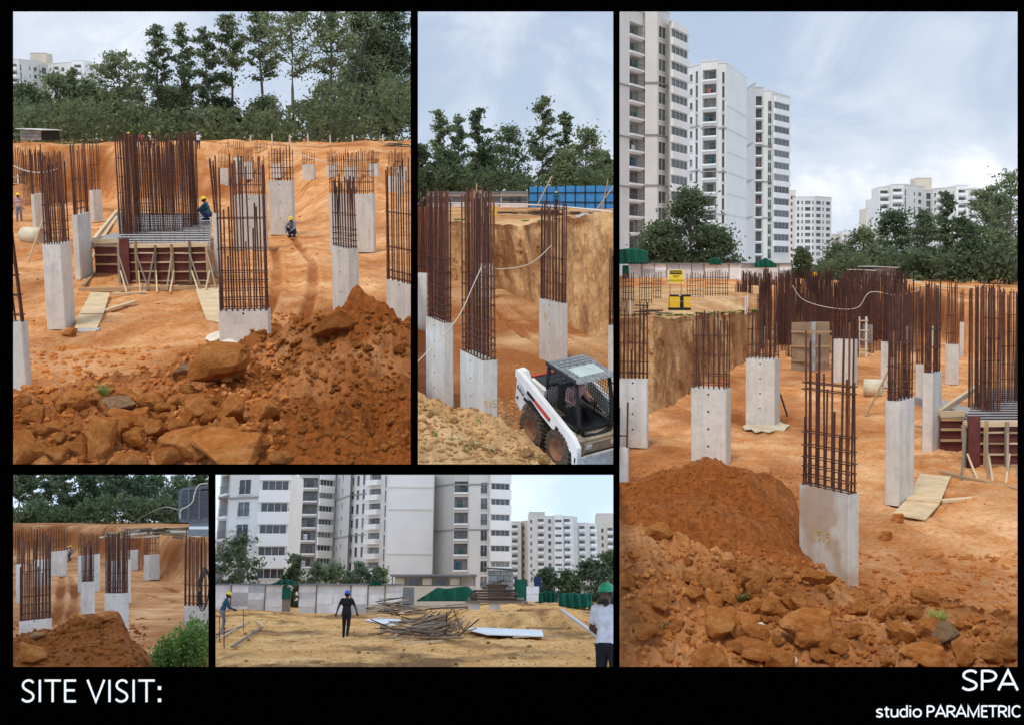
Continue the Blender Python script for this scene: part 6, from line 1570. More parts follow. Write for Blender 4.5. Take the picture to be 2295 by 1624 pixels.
def generator(P):
    b = P.gp(1522, 696, -1.75); root = thing(P, "generator", "yellow and black generator set on the bank under the sign" + q, "generator", b); m = b.y / F
    box("base_skid", BLACKM, root, (0, 0, 3.5 * m), (48 * m, .5, 5 * m)); box("yellow_panel", YELLOW, root, (-12 * m, -.02, 19 * m), (22 * m, .46, 24 * m)); box("yellow_panel", YELLOW, root, (15 * m, -.02, 19 * m), (15 * m, .46, 24 * m))
    box("engine_bay", BLACKM, root, (3 * m, .02, 19 * m), (9 * m, .44, 26 * m)); box("lid", BLACKM, root, (-12 * m, 0, 33 * m), (18 * m, .4, 5 * m)); box("lid", BLACKM, root, (14 * m, 0, 33.5 * m), (20 * m, .42, 4 * m)); bar("exhaust_pipe", STEEL, root, (4 * m, 0, 32 * m), (4 * m, 0, 41 * m), .03, 8, True)
generator(P3)
for a, b, c, lb in (((1382, 658), (1700, 668), 46, "upper pink and white tape across the bank"), ((1382, 664), (1560, 678), 42, "lower pink and white tape, left length"), ((1560, 678), (1676, 664), 42, "lower pink and white tape, right length")):
    A, B = P3.dp(a[0], a[1], c), P3.dp(b[0], b[1], c); o = plank("barrier_tape", TAPE, None, Vector(), B - A, .006, .07, (0, 1, 0)); o.matrix_basis = P3.M @ Matrix.Translation(A) @ o.matrix_basis; tag(o, lb + q, "tape")
for u, v0, v1, lb in ((1675, 702, 660, "pale post holding the tape's right end"), (1670, 705, 664, "second pale post at the tape's right end"), (1412, 718, 672, "thin post near the tape's left end")):
    pole(P3, lb + q, P3.dp(u, v0, 43), P3.dp(u, v1, 43), .03, PIPEW)
o = thing(P3, "yellow_tank", "yellow water tank beyond the bar cages" + q, "tank", P3.dp(1826, 624, 110)); ob("tank_body", rod(YELLOW, 12, True), o, Matrix.Diagonal((.27, .27, .55, 1))); ob("tank_lid", rod(YELLOW, 12, True), o, Matrix.Translation((0, 0, .55)) @ Matrix.Diagonal((.16, .16, .08, 1)))
blockhut(P3, "low grey block hut beyond the pit, larger one" + q, 1958, 2006, 104, -1.7, 601, WHITES, BLOCKG)
blockhut(P3, "lower whitish block hut joined to the larger one" + q, 1934, 1957, 103, -1.7, 608, WHITES, BLOCKG)
heap(P3, "plank in the litter on the upper ground at the left" + q, 1392, 1490, 684, 706, 44, 22, [WOOD_G, WOOD_D, WOOD], .05, "litter planks of the right picture", L=(.15, .5))
heap(P3, "plank in the far rubble beside the block huts" + q, 1890, 2060, 622, 634, 100, 30, [WOOD_G, WOOD_P, STONE_PALE], .12, "far rubble planks of the right picture", L=(.05, .15))
rope(P3, "pale cable sagging across the crowded bar cages" + q, [P3.dp(1775, 640, 60), P3.dp(1800, 672, 60), P3.dp(1860, 690, 60), P3.dp(1920, 690, 60), P3.dp(1950, 655, 60), P3.dp(2010, 662, 60), P3.dp(2060, 650, 58)], .02, ROPE)
pole(P3, "long pale rail along the far bank before the right trees" + q, P3.dp(2060, 641, 70), P3.dp(2196, 646, 70), .05, WOOD_P, "bank_rail", "rail")

# ---- lower left picture
q = ", lower left picture"
COOLG = simple("dark_grey_plastic", (0.13, 0.133, 0.14), 0.5, 0.2, 3)
def cooler(P):
    y = 20.0; a = P.dp(399, 1170, y); m = y / F; root = thing(P, "air_cooler", "dark grey louvred air cooler with rounded corners, at the upper right" + q, "air cooler", a)
    w_, h = 72 * m, 78 * m; d = .42; R_ = Matrix.Rotation(-.05, 4, 'Y')
    mb = MB(); c = .06; mb.prism([(c, 0), (w_ - .0, 0), (w_, h), (c, h - .03), (0, h - c * 1.6), (0, c)], 1, 0, d); mb.build("casing", COOLG, root, R_)
    mb = MB(); mb.prism([(.07, .07), (w_ - .03, .07), (w_ - .03, h - .06), (.07, h - .09)], 1, -.006, .0); pn = mb.build("grille_back", BLACKM, root, R_)
    for k in range(20):
        z = .08 + (h - .2) * k / 19; box("louvre", COOLG, root, R_ @ Vector((w_ * .52, -.025, z)), (w_ * .84, .03, .012), R_ @ Matrix.Rotation(.6, 4, 'X'))
    for x in (.33, .66): box("grille_rib", COOLG, root, R_ @ Vector((w_ * x, -.03, h * .48)), (.03, .03, h * .84), R_)
    b2 = thing(P, "cooler_stand", "grey and white stand under the air cooler" + q, "stand", P.dp(424, 1200, y)); box("foot_block", GREYS, b2, (.2, .25, .06), (.46, .4, .12)); box("white_plate", PAPER, b2, (.2, .25, .145), (.46, .4, .05)); box("top_block", GREYS, b2, (.2, .25, .225), (.46, .4, .11))
    rope(P, "cream cable hanging over the air cooler" + q, [P.dp(465, 1082, y - .1), P.dp(445, 1086, y - .1), P.dp(436, 1105, y - .1), P.dp(432, 1122, y - .1), P.dp(420, 1134, y - .1), P.dp(405, 1142, y - .1), P.dp(404, 1160, y - .1)], .012, ROPE, "cable", "cable")
    rope(P, "dark wire running from the cooler to the far rubble" + q, [P.dp(402, 1141, y - .1), P.dp(350, 1141, 40), P.dp(285, 1176, 70)], .012, WOOD_G, "cable", "cable")
cooler(P4)
heap(P4, "weathered plank in the long rubble heap" + q, 245, 462, 1176, 1204, 90, 60, [WOOD_G, WOOD_D, WOOD, STONE_PALE], .14, "rubble heap of the lower left picture", L=(.08, .28))
for i, u in enumerate([124, 138, 150, 168, 190, 212, 232, 262, 300]):
    tag(box("fence_post", CONC, None, P4.dp(u, 1186, 160), (.16, .16, 1.3), P=P4), "pale fence post along the far wood" + q, "fence post", "fence posts of the lower left picture")
def coil(P):
    root = thing(P, "cable_coil", "black cable coil hanging at the right edge" + q, "cable coil", P.dp(462, 1318, 26))
    for k in range(4):
        mb = MB(); r = .26 + .03 * k; mb.tube([(r * .35 * math.cos(a) - .02, -.05 * k, .0 + r * 1.4 * math.sin(a)) for a in np.linspace(0, 2 * math.pi, 20)], .014, 5); mb.build("cable_loop", BLACKM, root)
coil(P4)

# ---- lower wide picture
q = ", lower wide picture"
sheetwall(P5, "long patched wall of whitish metal sheets" + q, 476, 900, 93, -1.75, 1310, 11, 8, [(.36, .41)])
tag(box("wall_pier", GREYS, None, P5.dp(915, 1346, 92) , (.9, .5, 2.2), P=P5), "grey doorway pier at the sheet wall's right end" + q, "pier")
def tarp(P, label, u0, u1, tops, base, y, mat=NETG):
    return netting(P, label, (u0, u1), tops, base, y, mat, "tarpaulin", "tarpaulin", .22)
tarp(P5, "green net canopy over the sheet wall's door" + q, 608, 668, [1308, 1298, 1297, 1306], [1309, 1309, 1309, 1309], 92)
tarp(P5, "small green net peak on the sheet wall" + q, 826, 858, [1309, 1299, 1309], [1311, 1311, 1311], 92)
tarp(P5, "large green tarpaulin heap before the beige canteen" + q, 934, 1070, [1344, 1330, 1315, 1318, 1314, 1312, 1330], [1346, 1346, 1346, 1346, 1346], 88)
tarp(P5, "green net fence left of the block hut's right side" + q, 1208, 1250, [1326, 1323, 1326], [1350, 1354, 1358], 84)
tarp(P5, "green net fence behind the helmeted man" + q, 1252, 1326, [1330, 1326, 1329, 1327], [1358, 1362, 1362, 1358], 80)
def canteen(P):
    y = 112; o = P.dp(876, 1336, y); o.z = -1.9; root = thing(P, "open_canteen", "low beige open-sided building under the blank wall" + q, "building", o); m = y / F; W = 180 * m; h = P.zr(1288, y) - o.z; hb = P.zr(1312, y) - o.z
    box("low_wall", WALLB, root, (W / 2, .2, hb / 2), (W, .3, hb)); box("roof_slab", GREYS, root, (W / 2, 1.5, h), (W + .3, 4, .2)); box("back_wall", WALLC, root, (W / 2, 3.2, h / 2), (W, .2, h))
    for k in range(7): box("post", RAILM, root, (W * (k + .05) / 6.1, .15, (h + hb) / 2), (.1, .1, h - hb))
    for k in range(5): w_ = box("screen", GLASS if k % 2 else WALLB, root, (W * (k + .55) / 6, .35, (h + hb) / 2 - .1), (W / 9, .04, (h - hb) * .6))
canteen(P5)
def hut5(P):
    r = blockhut(P, "grey block hut with sloping sheet roof and dark doorway" + q, 1092, 1150, 78, -1.2, 1276, GREYS, BLOCKG, dep=3.0)
    m = 78 / F; W = 58 * m
    box("door_panel", NETG, r, (W + .42, .5, 1.0), (.8, .06, 2.1)); box("doorway_shade", HOLE, r, (W + .45, .9, 1.0), (.9, .06, 2.1)); box("corner_post", WOOD_G, r, (W + .92, .4, 1.0), (.1, .1, 2.1))  # near-black panel behind the door paints the doorway's shade
    o = plank("roof_flap", GREYS, r, (-.35, -.1, 1.62), (W * .62, -.1, 2.08), .9, .05)
hut5(P5)
o = thing(P5, "board_stack", "upright white boards beside the block hut" + q, "boards", P5.dp(1193, 1347, 76)); m = 76 / F
box("board", PAPER, o, (0, 0, 8 * m), (26 * m, .12, 15 * m)); box("board", PAPER, o, (.02, .1, 24 * m), (27 * m, .12, 15 * m))
o = thing(P5, "blue_drum", "dark blue drum behind the white boards" + q, "drum", P5.dp(1205, 1318, 86)); ob("drum_body", rod(C_BLUE, 14, True), o, Matrix.Diagonal((.3, .3, .9, 1))); ob("drum_rim", rod(C_BLUE, 14, True), o, Matrix.Translation((0, 0, .42)) @ Matrix.Diagonal((.315, .315, .05, 1)))
# timber stack on blocks
def stack(P):
    y = 60; b = hit(P, 1110, 1362); y = 59.0; z0 = P.zr(1362, y); g = "timber stack of the lower wide picture"; m = y / F
    for i, u in enumerate((1062, 1108)):
        tag(box("support_block", CONC, None, Vector((P.xu(u, y, z0), y, z0 + .12)), (.62, .5, .36), P=P), ("left" if i == 0 else "right") + " concrete block carrying the timber stack" + q, "block")
    rg = random.Random(3)
    for k in range(7):
        z = z0 + .34 + .135 * k
        for j in range(5):
            ua, ub = 1042 + rg.uniform(-4, 14) + (5 * k if k < 4 else 14 * k - 36), 1172 - rg.uniform(-10, 16) - 7 * k
            A = Vector((P.xu(ua, y, z), y - .35 + .18 * j, z)); B = Vector((P.xu(ub, y, z), y - .35 + .18 * j, z + rg.uniform(-.02, .02))); c = (A + B) / 2
            oo = plank("timber_plank", rg.choice([WOOD_D, WOOD_D, WOOD_D, WOOD_G]), None, A - c, B - c, .15, .11); oo.matrix_basis = P.M @ Matrix.Translation(c) @ oo.matrix_basis; tag(oo, "dark plank in the timber stack on concrete blocks" + q, "timber", g)
stack(P5)
# pole heap
def poles(P):
    rg = random.Random(9); g = "bamboo poles heaped in the yard of the lower wide picture"
    for i in range(150):
        u = rg.gauss(958, 38); v = rg.uniform(1396, 1434); t = max(0, 1 - abs(u - 955) / 90)
        y = P.gp(u, v + 4).y; h = .5 * t * rg.random(); c = Vector((P.xu(u, y, -1.6), y, -1.62 + h)); a = (-.05 - .011 * (u - 915)) + rg.gauss(0, .28)
        L = rg.uniform(.4, 1.05); d = Vector((math.cos(a) * L, math.sin(a) * L * 1.6, .28 * math.sin(-a) * L * 1.2 + rg.uniform(-.16, .16)))
        zb_ = zat(P, c)
        if c.z - abs(d.z) < zb_ + .03: c.z = zb_ + abs(d.z) + .04
        oo = bar("bamboo_pole", rg.choice([WOOD_G, WOOD_G, WOOD_G, WOOD_D, WOOD]), None, -d, d, rg.uniform(.022, .036), 6, True); oo.matrix_basis = P.M @ Matrix.Translation(c) @ oo.matrix_basis; tag(oo, "thin grey pole in the tangled heap on the yard" + q, "pole", g)
poles(P5)
heap(P5, "weathered plank in the brushwood heap before the sheet wall" + q, 836, 925, 1338, 1376, 70, 46, [WOOD_G, WOOD_D, WOOD, WOOD_P], .06, "brushwood heap of the lower wide picture", L=(.3, .9), slope=.4)
heap(P5, "loose plank on the yard near the timber stack" + q, 930, 1180, 1352, 1362, 72, 26, [WOOD_G, WOOD_D, WOOD_P], .06, "loose planks of the lower wide picture", L=(.1, .35))
sheet(P5, "flat grey metal sheet left of the pole heap" + q, [(816, 1388), (850, 1382), (902, 1386), (884, 1400)], WHITES, .03, "flat_metal_sheet", "metal sheet", lift=.12)
sheet(P5, "long flat grey metal sheet right of the pole heap" + q, [(1042, 1408), (1060, 1404), (1214, 1410), (1218, 1424), (1090, 1420)], WHITES, .03, "flat_metal_sheet", "metal sheet", lift=.14)
sheet(P5, "grey metal sheet at the green tarpaulin's foot" + q, [(980, 1352), (1046, 1350), (1050, 1358), (984, 1360)], WHITES, .03, "flat_metal_sheet", "metal sheet", lift=.1)
pole(P5, "grey pipe lying in front of the helmeted man" + q, hit(P5, 1258, 1372) + Vector((0, 0, .12)), Vector((P5.xu(1352, 33, -1.7), 33, -1.36)), .07, STEEL, "steel_pipe", "pipe")
for i, (a, b, lb) in enumerate([((486, 1432), (572, 1382), "long pale plank at the left worker's feet"), ((520, 1448), (588, 1404), "dark plank slanting across the yard's left corner"), ((560, 1380), (590, 1402), "short crossing plank near the left worker"), ((486, 1420), (545, 1402), "grey plank beside the left worker"), ((900, 1441), (990, 1434), "thin plank lying before the pole heap"), ((1180, 1405), (1260, 1407), "thin plank beyond the long metal sheet"), ((1150, 1426), (1250, 1424), "thin plank before the long metal sheet")]):
    beam(P5, lb + q, a, b, .09, .05, WOOD_G if i % 2 else WOOD_P, lift=.1)
for i, (u, v0, v1) in enumerate([(502, 1452, 1370), (545, 1415, 1362), (492, 1438, 1378)]):
    p = P5.gp(u, v0); pole(P5, ("rusty upright bar at the yard's left corner, " + ("nearest", "farthest", "middle")[i]) + q, p, P5.dp(u, v1, p.y), .016, RUST)
# ------------------------------------------------------------------ earth clods and grass
import bmesh
def clod_mesh(seed, mat, sub=3):
    rg = np.random.default_rng(seed); bm = bmesh.new(); bmesh.ops.create_icosphere(bm, subdivisions=sub, radius=1.0)
    v = np.array([q_.co[:] for q_ in bm.verts]); f = [[x.index for x in fc.verts] for fc in bm.faces]; bm.free()
    for _ in range(15):
        n = rg.normal(size=3); n /= np.linalg.norm(n); d = rg.uniform(.42, .82); s_ = v @ n; v = v - np.outer(np.maximum(0, s_ - d) * .92, n)
    v = v / np.abs(v).max(0); r = 1 + .10 * fbm(v[:, 0] * 1.7 + seed, v[:, 1] * 1.7, v[:, 2] * 1.7, 3) + .06 * fbm(v[:, 0] * 6, v[:, 1] * 6 + seed, v[:, 2] * 6, 3)
    return npmesh("clod", v * r[:, None], np.array(f), mat, False)
CM = {k: [clod_mesh(s_ + 20 * i, m) for s_ in range(6)] for i, (k, m) in enumerate((('e', CLOD), ('s', CLOD_SAND), ('g', CLOD_GREY), ('p', STONE_PALE), ('d', CLOD_DARK)))}
def clod(P, label, u, v, w_, h_, kind='e', group=None, name="earth_clod", cat="earth clod", k=0):
    """a clod whose foot rests on the ground at u, v+h/2"""
    g0 = hit(P, u, v + h_ * .42, k); m = g0.y / F; rx, rz = w_ * m / 2, h_ * m / 2
    c = g0 + Vector((0, rx * .35, rz * .55)); rg = random.Random(int(u * 13 + v))
    o = ob(name, CM[kind][rg.randrange(6)], None, Matrix.Translation(c) @ Matrix.Rotation(rg.uniform(-.15, .15), 4, 'Y') @ Matrix.Diagonal((rx, rx * rg.uniform(.8, 1.1), rz, 1)) @ Matrix.Rotation(rg.uniform(0, 6.28), 4, 'Z'), P)
    return tag(o, label, cat, group)
_bm = bmesh.new(); bmesh.ops.create_icosphere(_bm, subdivisions=1, radius=1.0)
ICO_V = np.array([q_.co[:] for q_ in _bm.verts]); ICO_F = np.array([[x.index for x in fc.verts] for fc in _bm.faces]); _bm.free()
def pebbles(P, label, n, u0, u1, v0, v1, s0, s1, mat, seed, pw=2.2):
    rg = np.random.default_rng(seed); vs_ = []; fs_ = []; k = len(ICO_V)
    for i in range(n):
        p = hit(P, rg.uniform(u0, u1), rg.uniform(v0, v1)); s_ = (s0 + (s1 - s0) * rg.random() ** pw) * p.y / F
        w_ = ICO_V * rg.uniform(.62, 1.25, (k, 1)) * rg.uniform(.65, 1.25, 3) * s_; a = rg.uniform(0, 6.28); ca, sa = math.cos(a), math.sin(a)
        w_ = np.stack([w_[:, 0] * ca - w_[:, 1] * sa, w_[:, 0] * sa + w_[:, 1] * ca, w_[:, 2] * .8], 1) + np.array([p.x, p.y, p.z]); vs_.append(w_); fs_.append(ICO_F + k * i)
    o = ob("soil_crumbs", npmesh("soil_crumbs", np.concatenate(vs_), np.concatenate(fs_), mat, False), None, None, P); tag(o, label, "soil crumbs", kind="stuff")
q = ", upper left picture"
for (u, v, w_, h_, kd, lb) in [(500, 800, 172, 130, 'e', "largest cracked orange clod in front of the large column"), (745, 724, 92, 82, 'd', "dark square clod perched on the mound's left shoulder"), (225, 982, 84, 125, 'e', "tall split orange clod at the bottom"), (392, 992, 138, 96, 'e', "big flat-topped orange clod at the bottom"), (516, 1010, 178, 88, 'e', "wide pale orange clod at the bottom edge"), (52, 1004, 84, 100, 'e', "big clod in the bottom left corner"), (262, 898, 76, 60, 'g', "grey stone-like clod behind the grass tuft"), (405, 832, 70, 40, 'g', "flat grey slab clod left of the largest one"), (492, 752, 74, 28, 'p', "pale broken slab lying on the largest clod"), (505, 770, 60, 14, 'p', "thin pale slab under the broken slab")]:
    clod(P1, lb + q, u, v, w_, h_, kd)
rg_ = random.Random(21)
for i in range(110):
    u, v = rg_.uniform(30, 660), rg_.uniform(885, 1036); s_ = 18 + 62 * rg_.random() ** 1.6; clod(P1, "orange earth clod lying in the near rubble" + q, u, v, s_, s_ * rg_.uniform(.6, .9), 'e', "rubble clods of the upper left picture")
for i in range(22):
    u, v = rg_.uniform(600, 915), rg_.uniform(730, 1030); s_ = rg_.uniform(12, 34); clod(P1, "brown earth clod on the right mound" + q, u, v, s_, s_ * .75, 'd', "right mound clods of the upper left picture")
clod(P1, "small mud lump at the tall column's foot" + q, 155, 748, 34, 24, 'e')
pebbles(P1, "small soil crumbs over the near rubble" + q, 1900, 28, 640, 780, 1038, 1.2, 11, CLOD, 4)
pebbles(P1, "dark soil crumbs on the right mound" + q, 1300, 560, 918, 700, 1038, 1.2, 11, CLOD_DARK, 14)
pebbles(P1, "small stones scattered on the pit floor" + q, 700, 28, 918, 460, 780, .8, 4, CLOD, 5)
q = ", middle picture"
for i in range(16):
    u = rg_.uniform(940, 1200); v = rg_.uniform(900, 1030)
    if v > np.interp(u, [936, 1030, 1240], [895, 935, 1045]): s_ = rg_.uniform(8, 24); clod(P2, "sandy lump on the near mound" + q, u, v, s_, s_ * .7, 's', "sandy lumps of the middle picture")
for (u, v, w_, lb) in [(1020, 944, 20, "pale sandy lump on the mound's crest"), (1180, 1018, 36, "sandy lump at the mound's right end"), (1215, 1030, 40, "big sandy lump before the loader's wheel")]: clod(P2, lb + q, u, v, w_, w_ * .7, 's')
pebbles(P2, "small sandy crumbs on the near mound" + q, 1300, 938, 1220, 900, 1038, 1, 8, CLOD_SAND, 6)
pebbles(P2, "small soil crumbs on the pit floor" + q, 500, 938, 1372, 650, 900, 1.2, 3.4, CLOD, 7)
q = ", right picture"
for (u, v, w_, h_, kd, lb) in [(1620, 1405, 110, 72, 'e', "big pointed orange clod left of the pale stone"), (1706, 1408, 32, 30, 'p', "small cream stone between two big clods"), (1835, 1420, 150, 90, 'e', "biggest rounded clod at the bottom centre"), (1690, 1455, 130, 56, 'e', "long orange clod below the cream stone"), (1600, 1480, 90, 60, 'e', "flat clod at the bottom left of the centre"), (2110, 1432, 84, 56, 'g', "grey-brown clod behind the green tuft"), (2085, 1350, 76, 46, 'e', "square orange clod at the rubble's rim"), (2090, 1480, 120, 50, 'e', "flat clod at the bottom right"), (1830, 1300, 90, 40, 'e', "orange clod leaning at the nearest column's foot"), (1690, 1325, 56, 50, 'e', "upright brown clod beside the dry tuft"), (1635, 1335, 34, 26, 'e', "small round brown clod near the dry tuft"), (1470, 1190, 70, 50, 'e', "pale orange clod at the mound's left foot"), (1405, 1310, 40, 40, 'e', "brown clod at the left edge"), (1930, 1362, 60, 36, 'e', "orange clod right of the nearest column's foot"), (1770, 1480, 60, 40, 'p', "cream-grey stone at the bottom edge"), (2230, 1470, 70, 46, 'e', "brown clod at the lower right corner")]:
    clod(P3, lb + q, u, v, w_, h_, kd)
for i in range(130):
    u, v = rg_.uniform(1395, 2275), rg_.uniform(1250, 1488)
    if v < np.interp(u, [1388, 1530, 1780, 1930, 2281], [1200, 1255, 1290, 1350, 1415]): continue
    s_ = 16 + 60 * rg_.random() ** 1.7; clod(P3, "orange earth clod lying in the near rubble" + q, u, v, s_, s_ * rg_.uniform(.6, .9), 'e', "rubble clods of the right picture")
for (u, v) in ((2012, 1160), (1985, 1200)): clod(P3, ("mud lump at the walkway's near end" if u > 2000 else "mud lump left of the walkway's end") + q, u, v, 40, 26, 'e')
pebbles(P3, "small soil crumbs over the near rubble" + q, 2500, 1392, 2280, 1240, 1492, 1.0, 10, CLOD, 8)
pebbles(P3, "small crumbs on the brown mound" + q, 900, 1392, 1790, 1050, 1260, 1, 5, CLOD_DARK, 9)
pebbles(P3, "small stones scattered on the pit floor" + q, 500, 1392, 2280, 850, 1300, 1.2, 3, CLOD, 10)
q = ", lower left picture"
for (u, v, w_, h_, kd, lb) in [(78, 1425, 36, 20, 's', "pale slab clod before the front column"), (60, 1465, 70, 50, 'e', "big cracked clod at the left bottom"), (165, 1390, 40, 34, 'e', "dark clod at the mound's left shoulder"), (240, 1378, 50, 28, 'e', "dark clod forming the mound's peak")]: clod(P4, lb + q, u, v, w_, h_, kd)
for i in range(22): u, v = rg_.uniform(30, 320), rg_.uniform(1400, 1490); s_ = rg_.uniform(6, 18); clod(P4, "brown clod on the near mound" + q, u, v, s_, s_ * .7, 'd', "mound clods of the lower left picture")
pebbles(P4, "small soil crumbs on the near mound" + q, 900, 30, 330, 1385, 1492, .8, 6, CLOD_DARK, 11)
q = ", lower wide picture"
for i in range(30): u, v = rg_.uniform(486, 1340), rg_.uniform(1400, 1490); s_ = rg_.uniform(5, 14); clod(P5, "small tan clod on the trampled yard" + q, u, v, s_, s_ * .6, 's', "yard clods of the lower wide picture")
pebbles(P5, "small stones over the yard" + q, 1500, 484, 1372, 1372, 1493, .5, 3.2, CLOD_SAND, 12)

def tuft(P, label, u, v, w_, h_, n, mat=None, seed=0, name="grass_tuft", cat="grass", group=None, k=0, droop=.5):
    rg = random.Random(seed + int(u)); g0 = hit(P, u, v, k); m = g0.y / F; vs_ = []; fs_ = []
    for i in range(n):
        a = rg.uniform(0, 6.28); r = rg.random() ** .7 * w_ * m * .22; L = h_ * m * rg.uniform(.5, 1.1); p = Vector((math.cos(a) * r, math.sin(a) * r, -.02)); d = Vector((math.cos(a) * droop * rg.uniform(.3, 1.3), math.sin(a) * droop, 1)).normalized(); s_ = Vector((-math.sin(a), math.cos(a), 0)) * max(.0035, .55 * m)
        p1 = p + d * L * .55; p2 = p1 + (d + Vector((math.cos(a) * .7 * droop, math.sin(a) * .5 * droop, -.5))).normalized() * L * .45; o = len(vs_)
        vs_ += [p - s_, p + s_, p1 + s_ * .8, p1 - s_ * .8, p2]; fs_ += [(o, o + 1, o + 2, o + 3), (o + 3, o + 2, o + 4)]
    o = ob(name, newmesh(name, vs_, fs_, mat or GRASS), None, Matrix.Translation(g0), P); return tag(o, label, cat, group, kind="stuff")
tuft(P1, "green grass tuft beside the grey clod, upper left picture", 234, 892, 52, 34, 130, LEAF_L)
tuft(P3, "bright green grass tuft beside the grey-brown clod, right picture", 2100, 1402, 66, 40, 150, LEAF_L)
tuft(P3, "dry grey-green grass tuft among the clods, right picture", 1655, 1342, 60, 40, 150, GRASS, droop=.9)
tuft(P3, "sparse grass blades near the left bottom, right picture", 1480, 1410, 60, 30, 50, GRASS)
for i, (u, v) in enumerate([(975, 975), (1010, 985), (1045, 1010), (1095, 1012), (1075, 948), (1060, 1005)]):
    tuft(P2, "sparse green grass blades on the sandy mound, middle picture", u, v, 30, 22, 22, LEAF_L, i, group="grass tufts of the middle picture")
for i, (u, v) in enumerate([(1180, 497), (1215, 498), (1250, 495), (1030, 494)]):
    tuft(P2, "low weed patch on the bank's rim, middle picture", u, v, 60, 10, 160, LEAF_L, i, "weed_patch", "weeds", "bank weeds of the middle picture", 1, 1.2)
for i, u in enumerate(range(1400, 1690, 24)):
    tuft(P3, "low weed patch on the bank's rim, right picture", u, 708, 50, 12, 150, GRASS if i % 2 else LEAF_L, i, "weed_patch", "weeds", "bank weeds of the right picture", 1, 1.2)
def bush4(P):
    y = 23.0; b = P.dp(402, 1500, y); rg = np.random.default_rng(5); root = thing(P, "green_bush", "bright green feathery bush in the lower right corner, lower left picture", "bush", b); mb = MB(); m = y / F; pts = []
    for i in range(90):
        u0 = rg.uniform(-60, 66); ht = np.interp(u0, [-75, -45, 0, 40, 70], [18, 62, 96, 108, 96]) * rg.uniform(.55, 1.08); p0 = Vector((u0 * m * .7, rg.uniform(-.3, .5), 0)); p1 = Vector((u0 * m + rg.uniform(-.1, .1), p0.y + rg.uniform(-.2, .2), ht * m)); mb.tube([p0, (p0 + p1) / 2 + Vector((rg.uniform(-.03, .03), 0, 0)), p1], [.010, .007, .003], 4, 0, False)
        for k in range(60): t = rg.uniform(.15, 1); pts.append(p0.lerp(p1, t) + Vector(tuple(rg.normal(size=3) * .055)))
    pts = np.array([tuple(p) for p in pts]); pts = pts[trim(P, pts, b)]; v, f = leaves(pts, 4.2 * m, rg); st = mb.build("stems", LEAF_L, root); st["kind"] = "stuff"; ob("foliage", npmesh("foliage", v, f, LEAF_L, False), root)
bush4(P4)
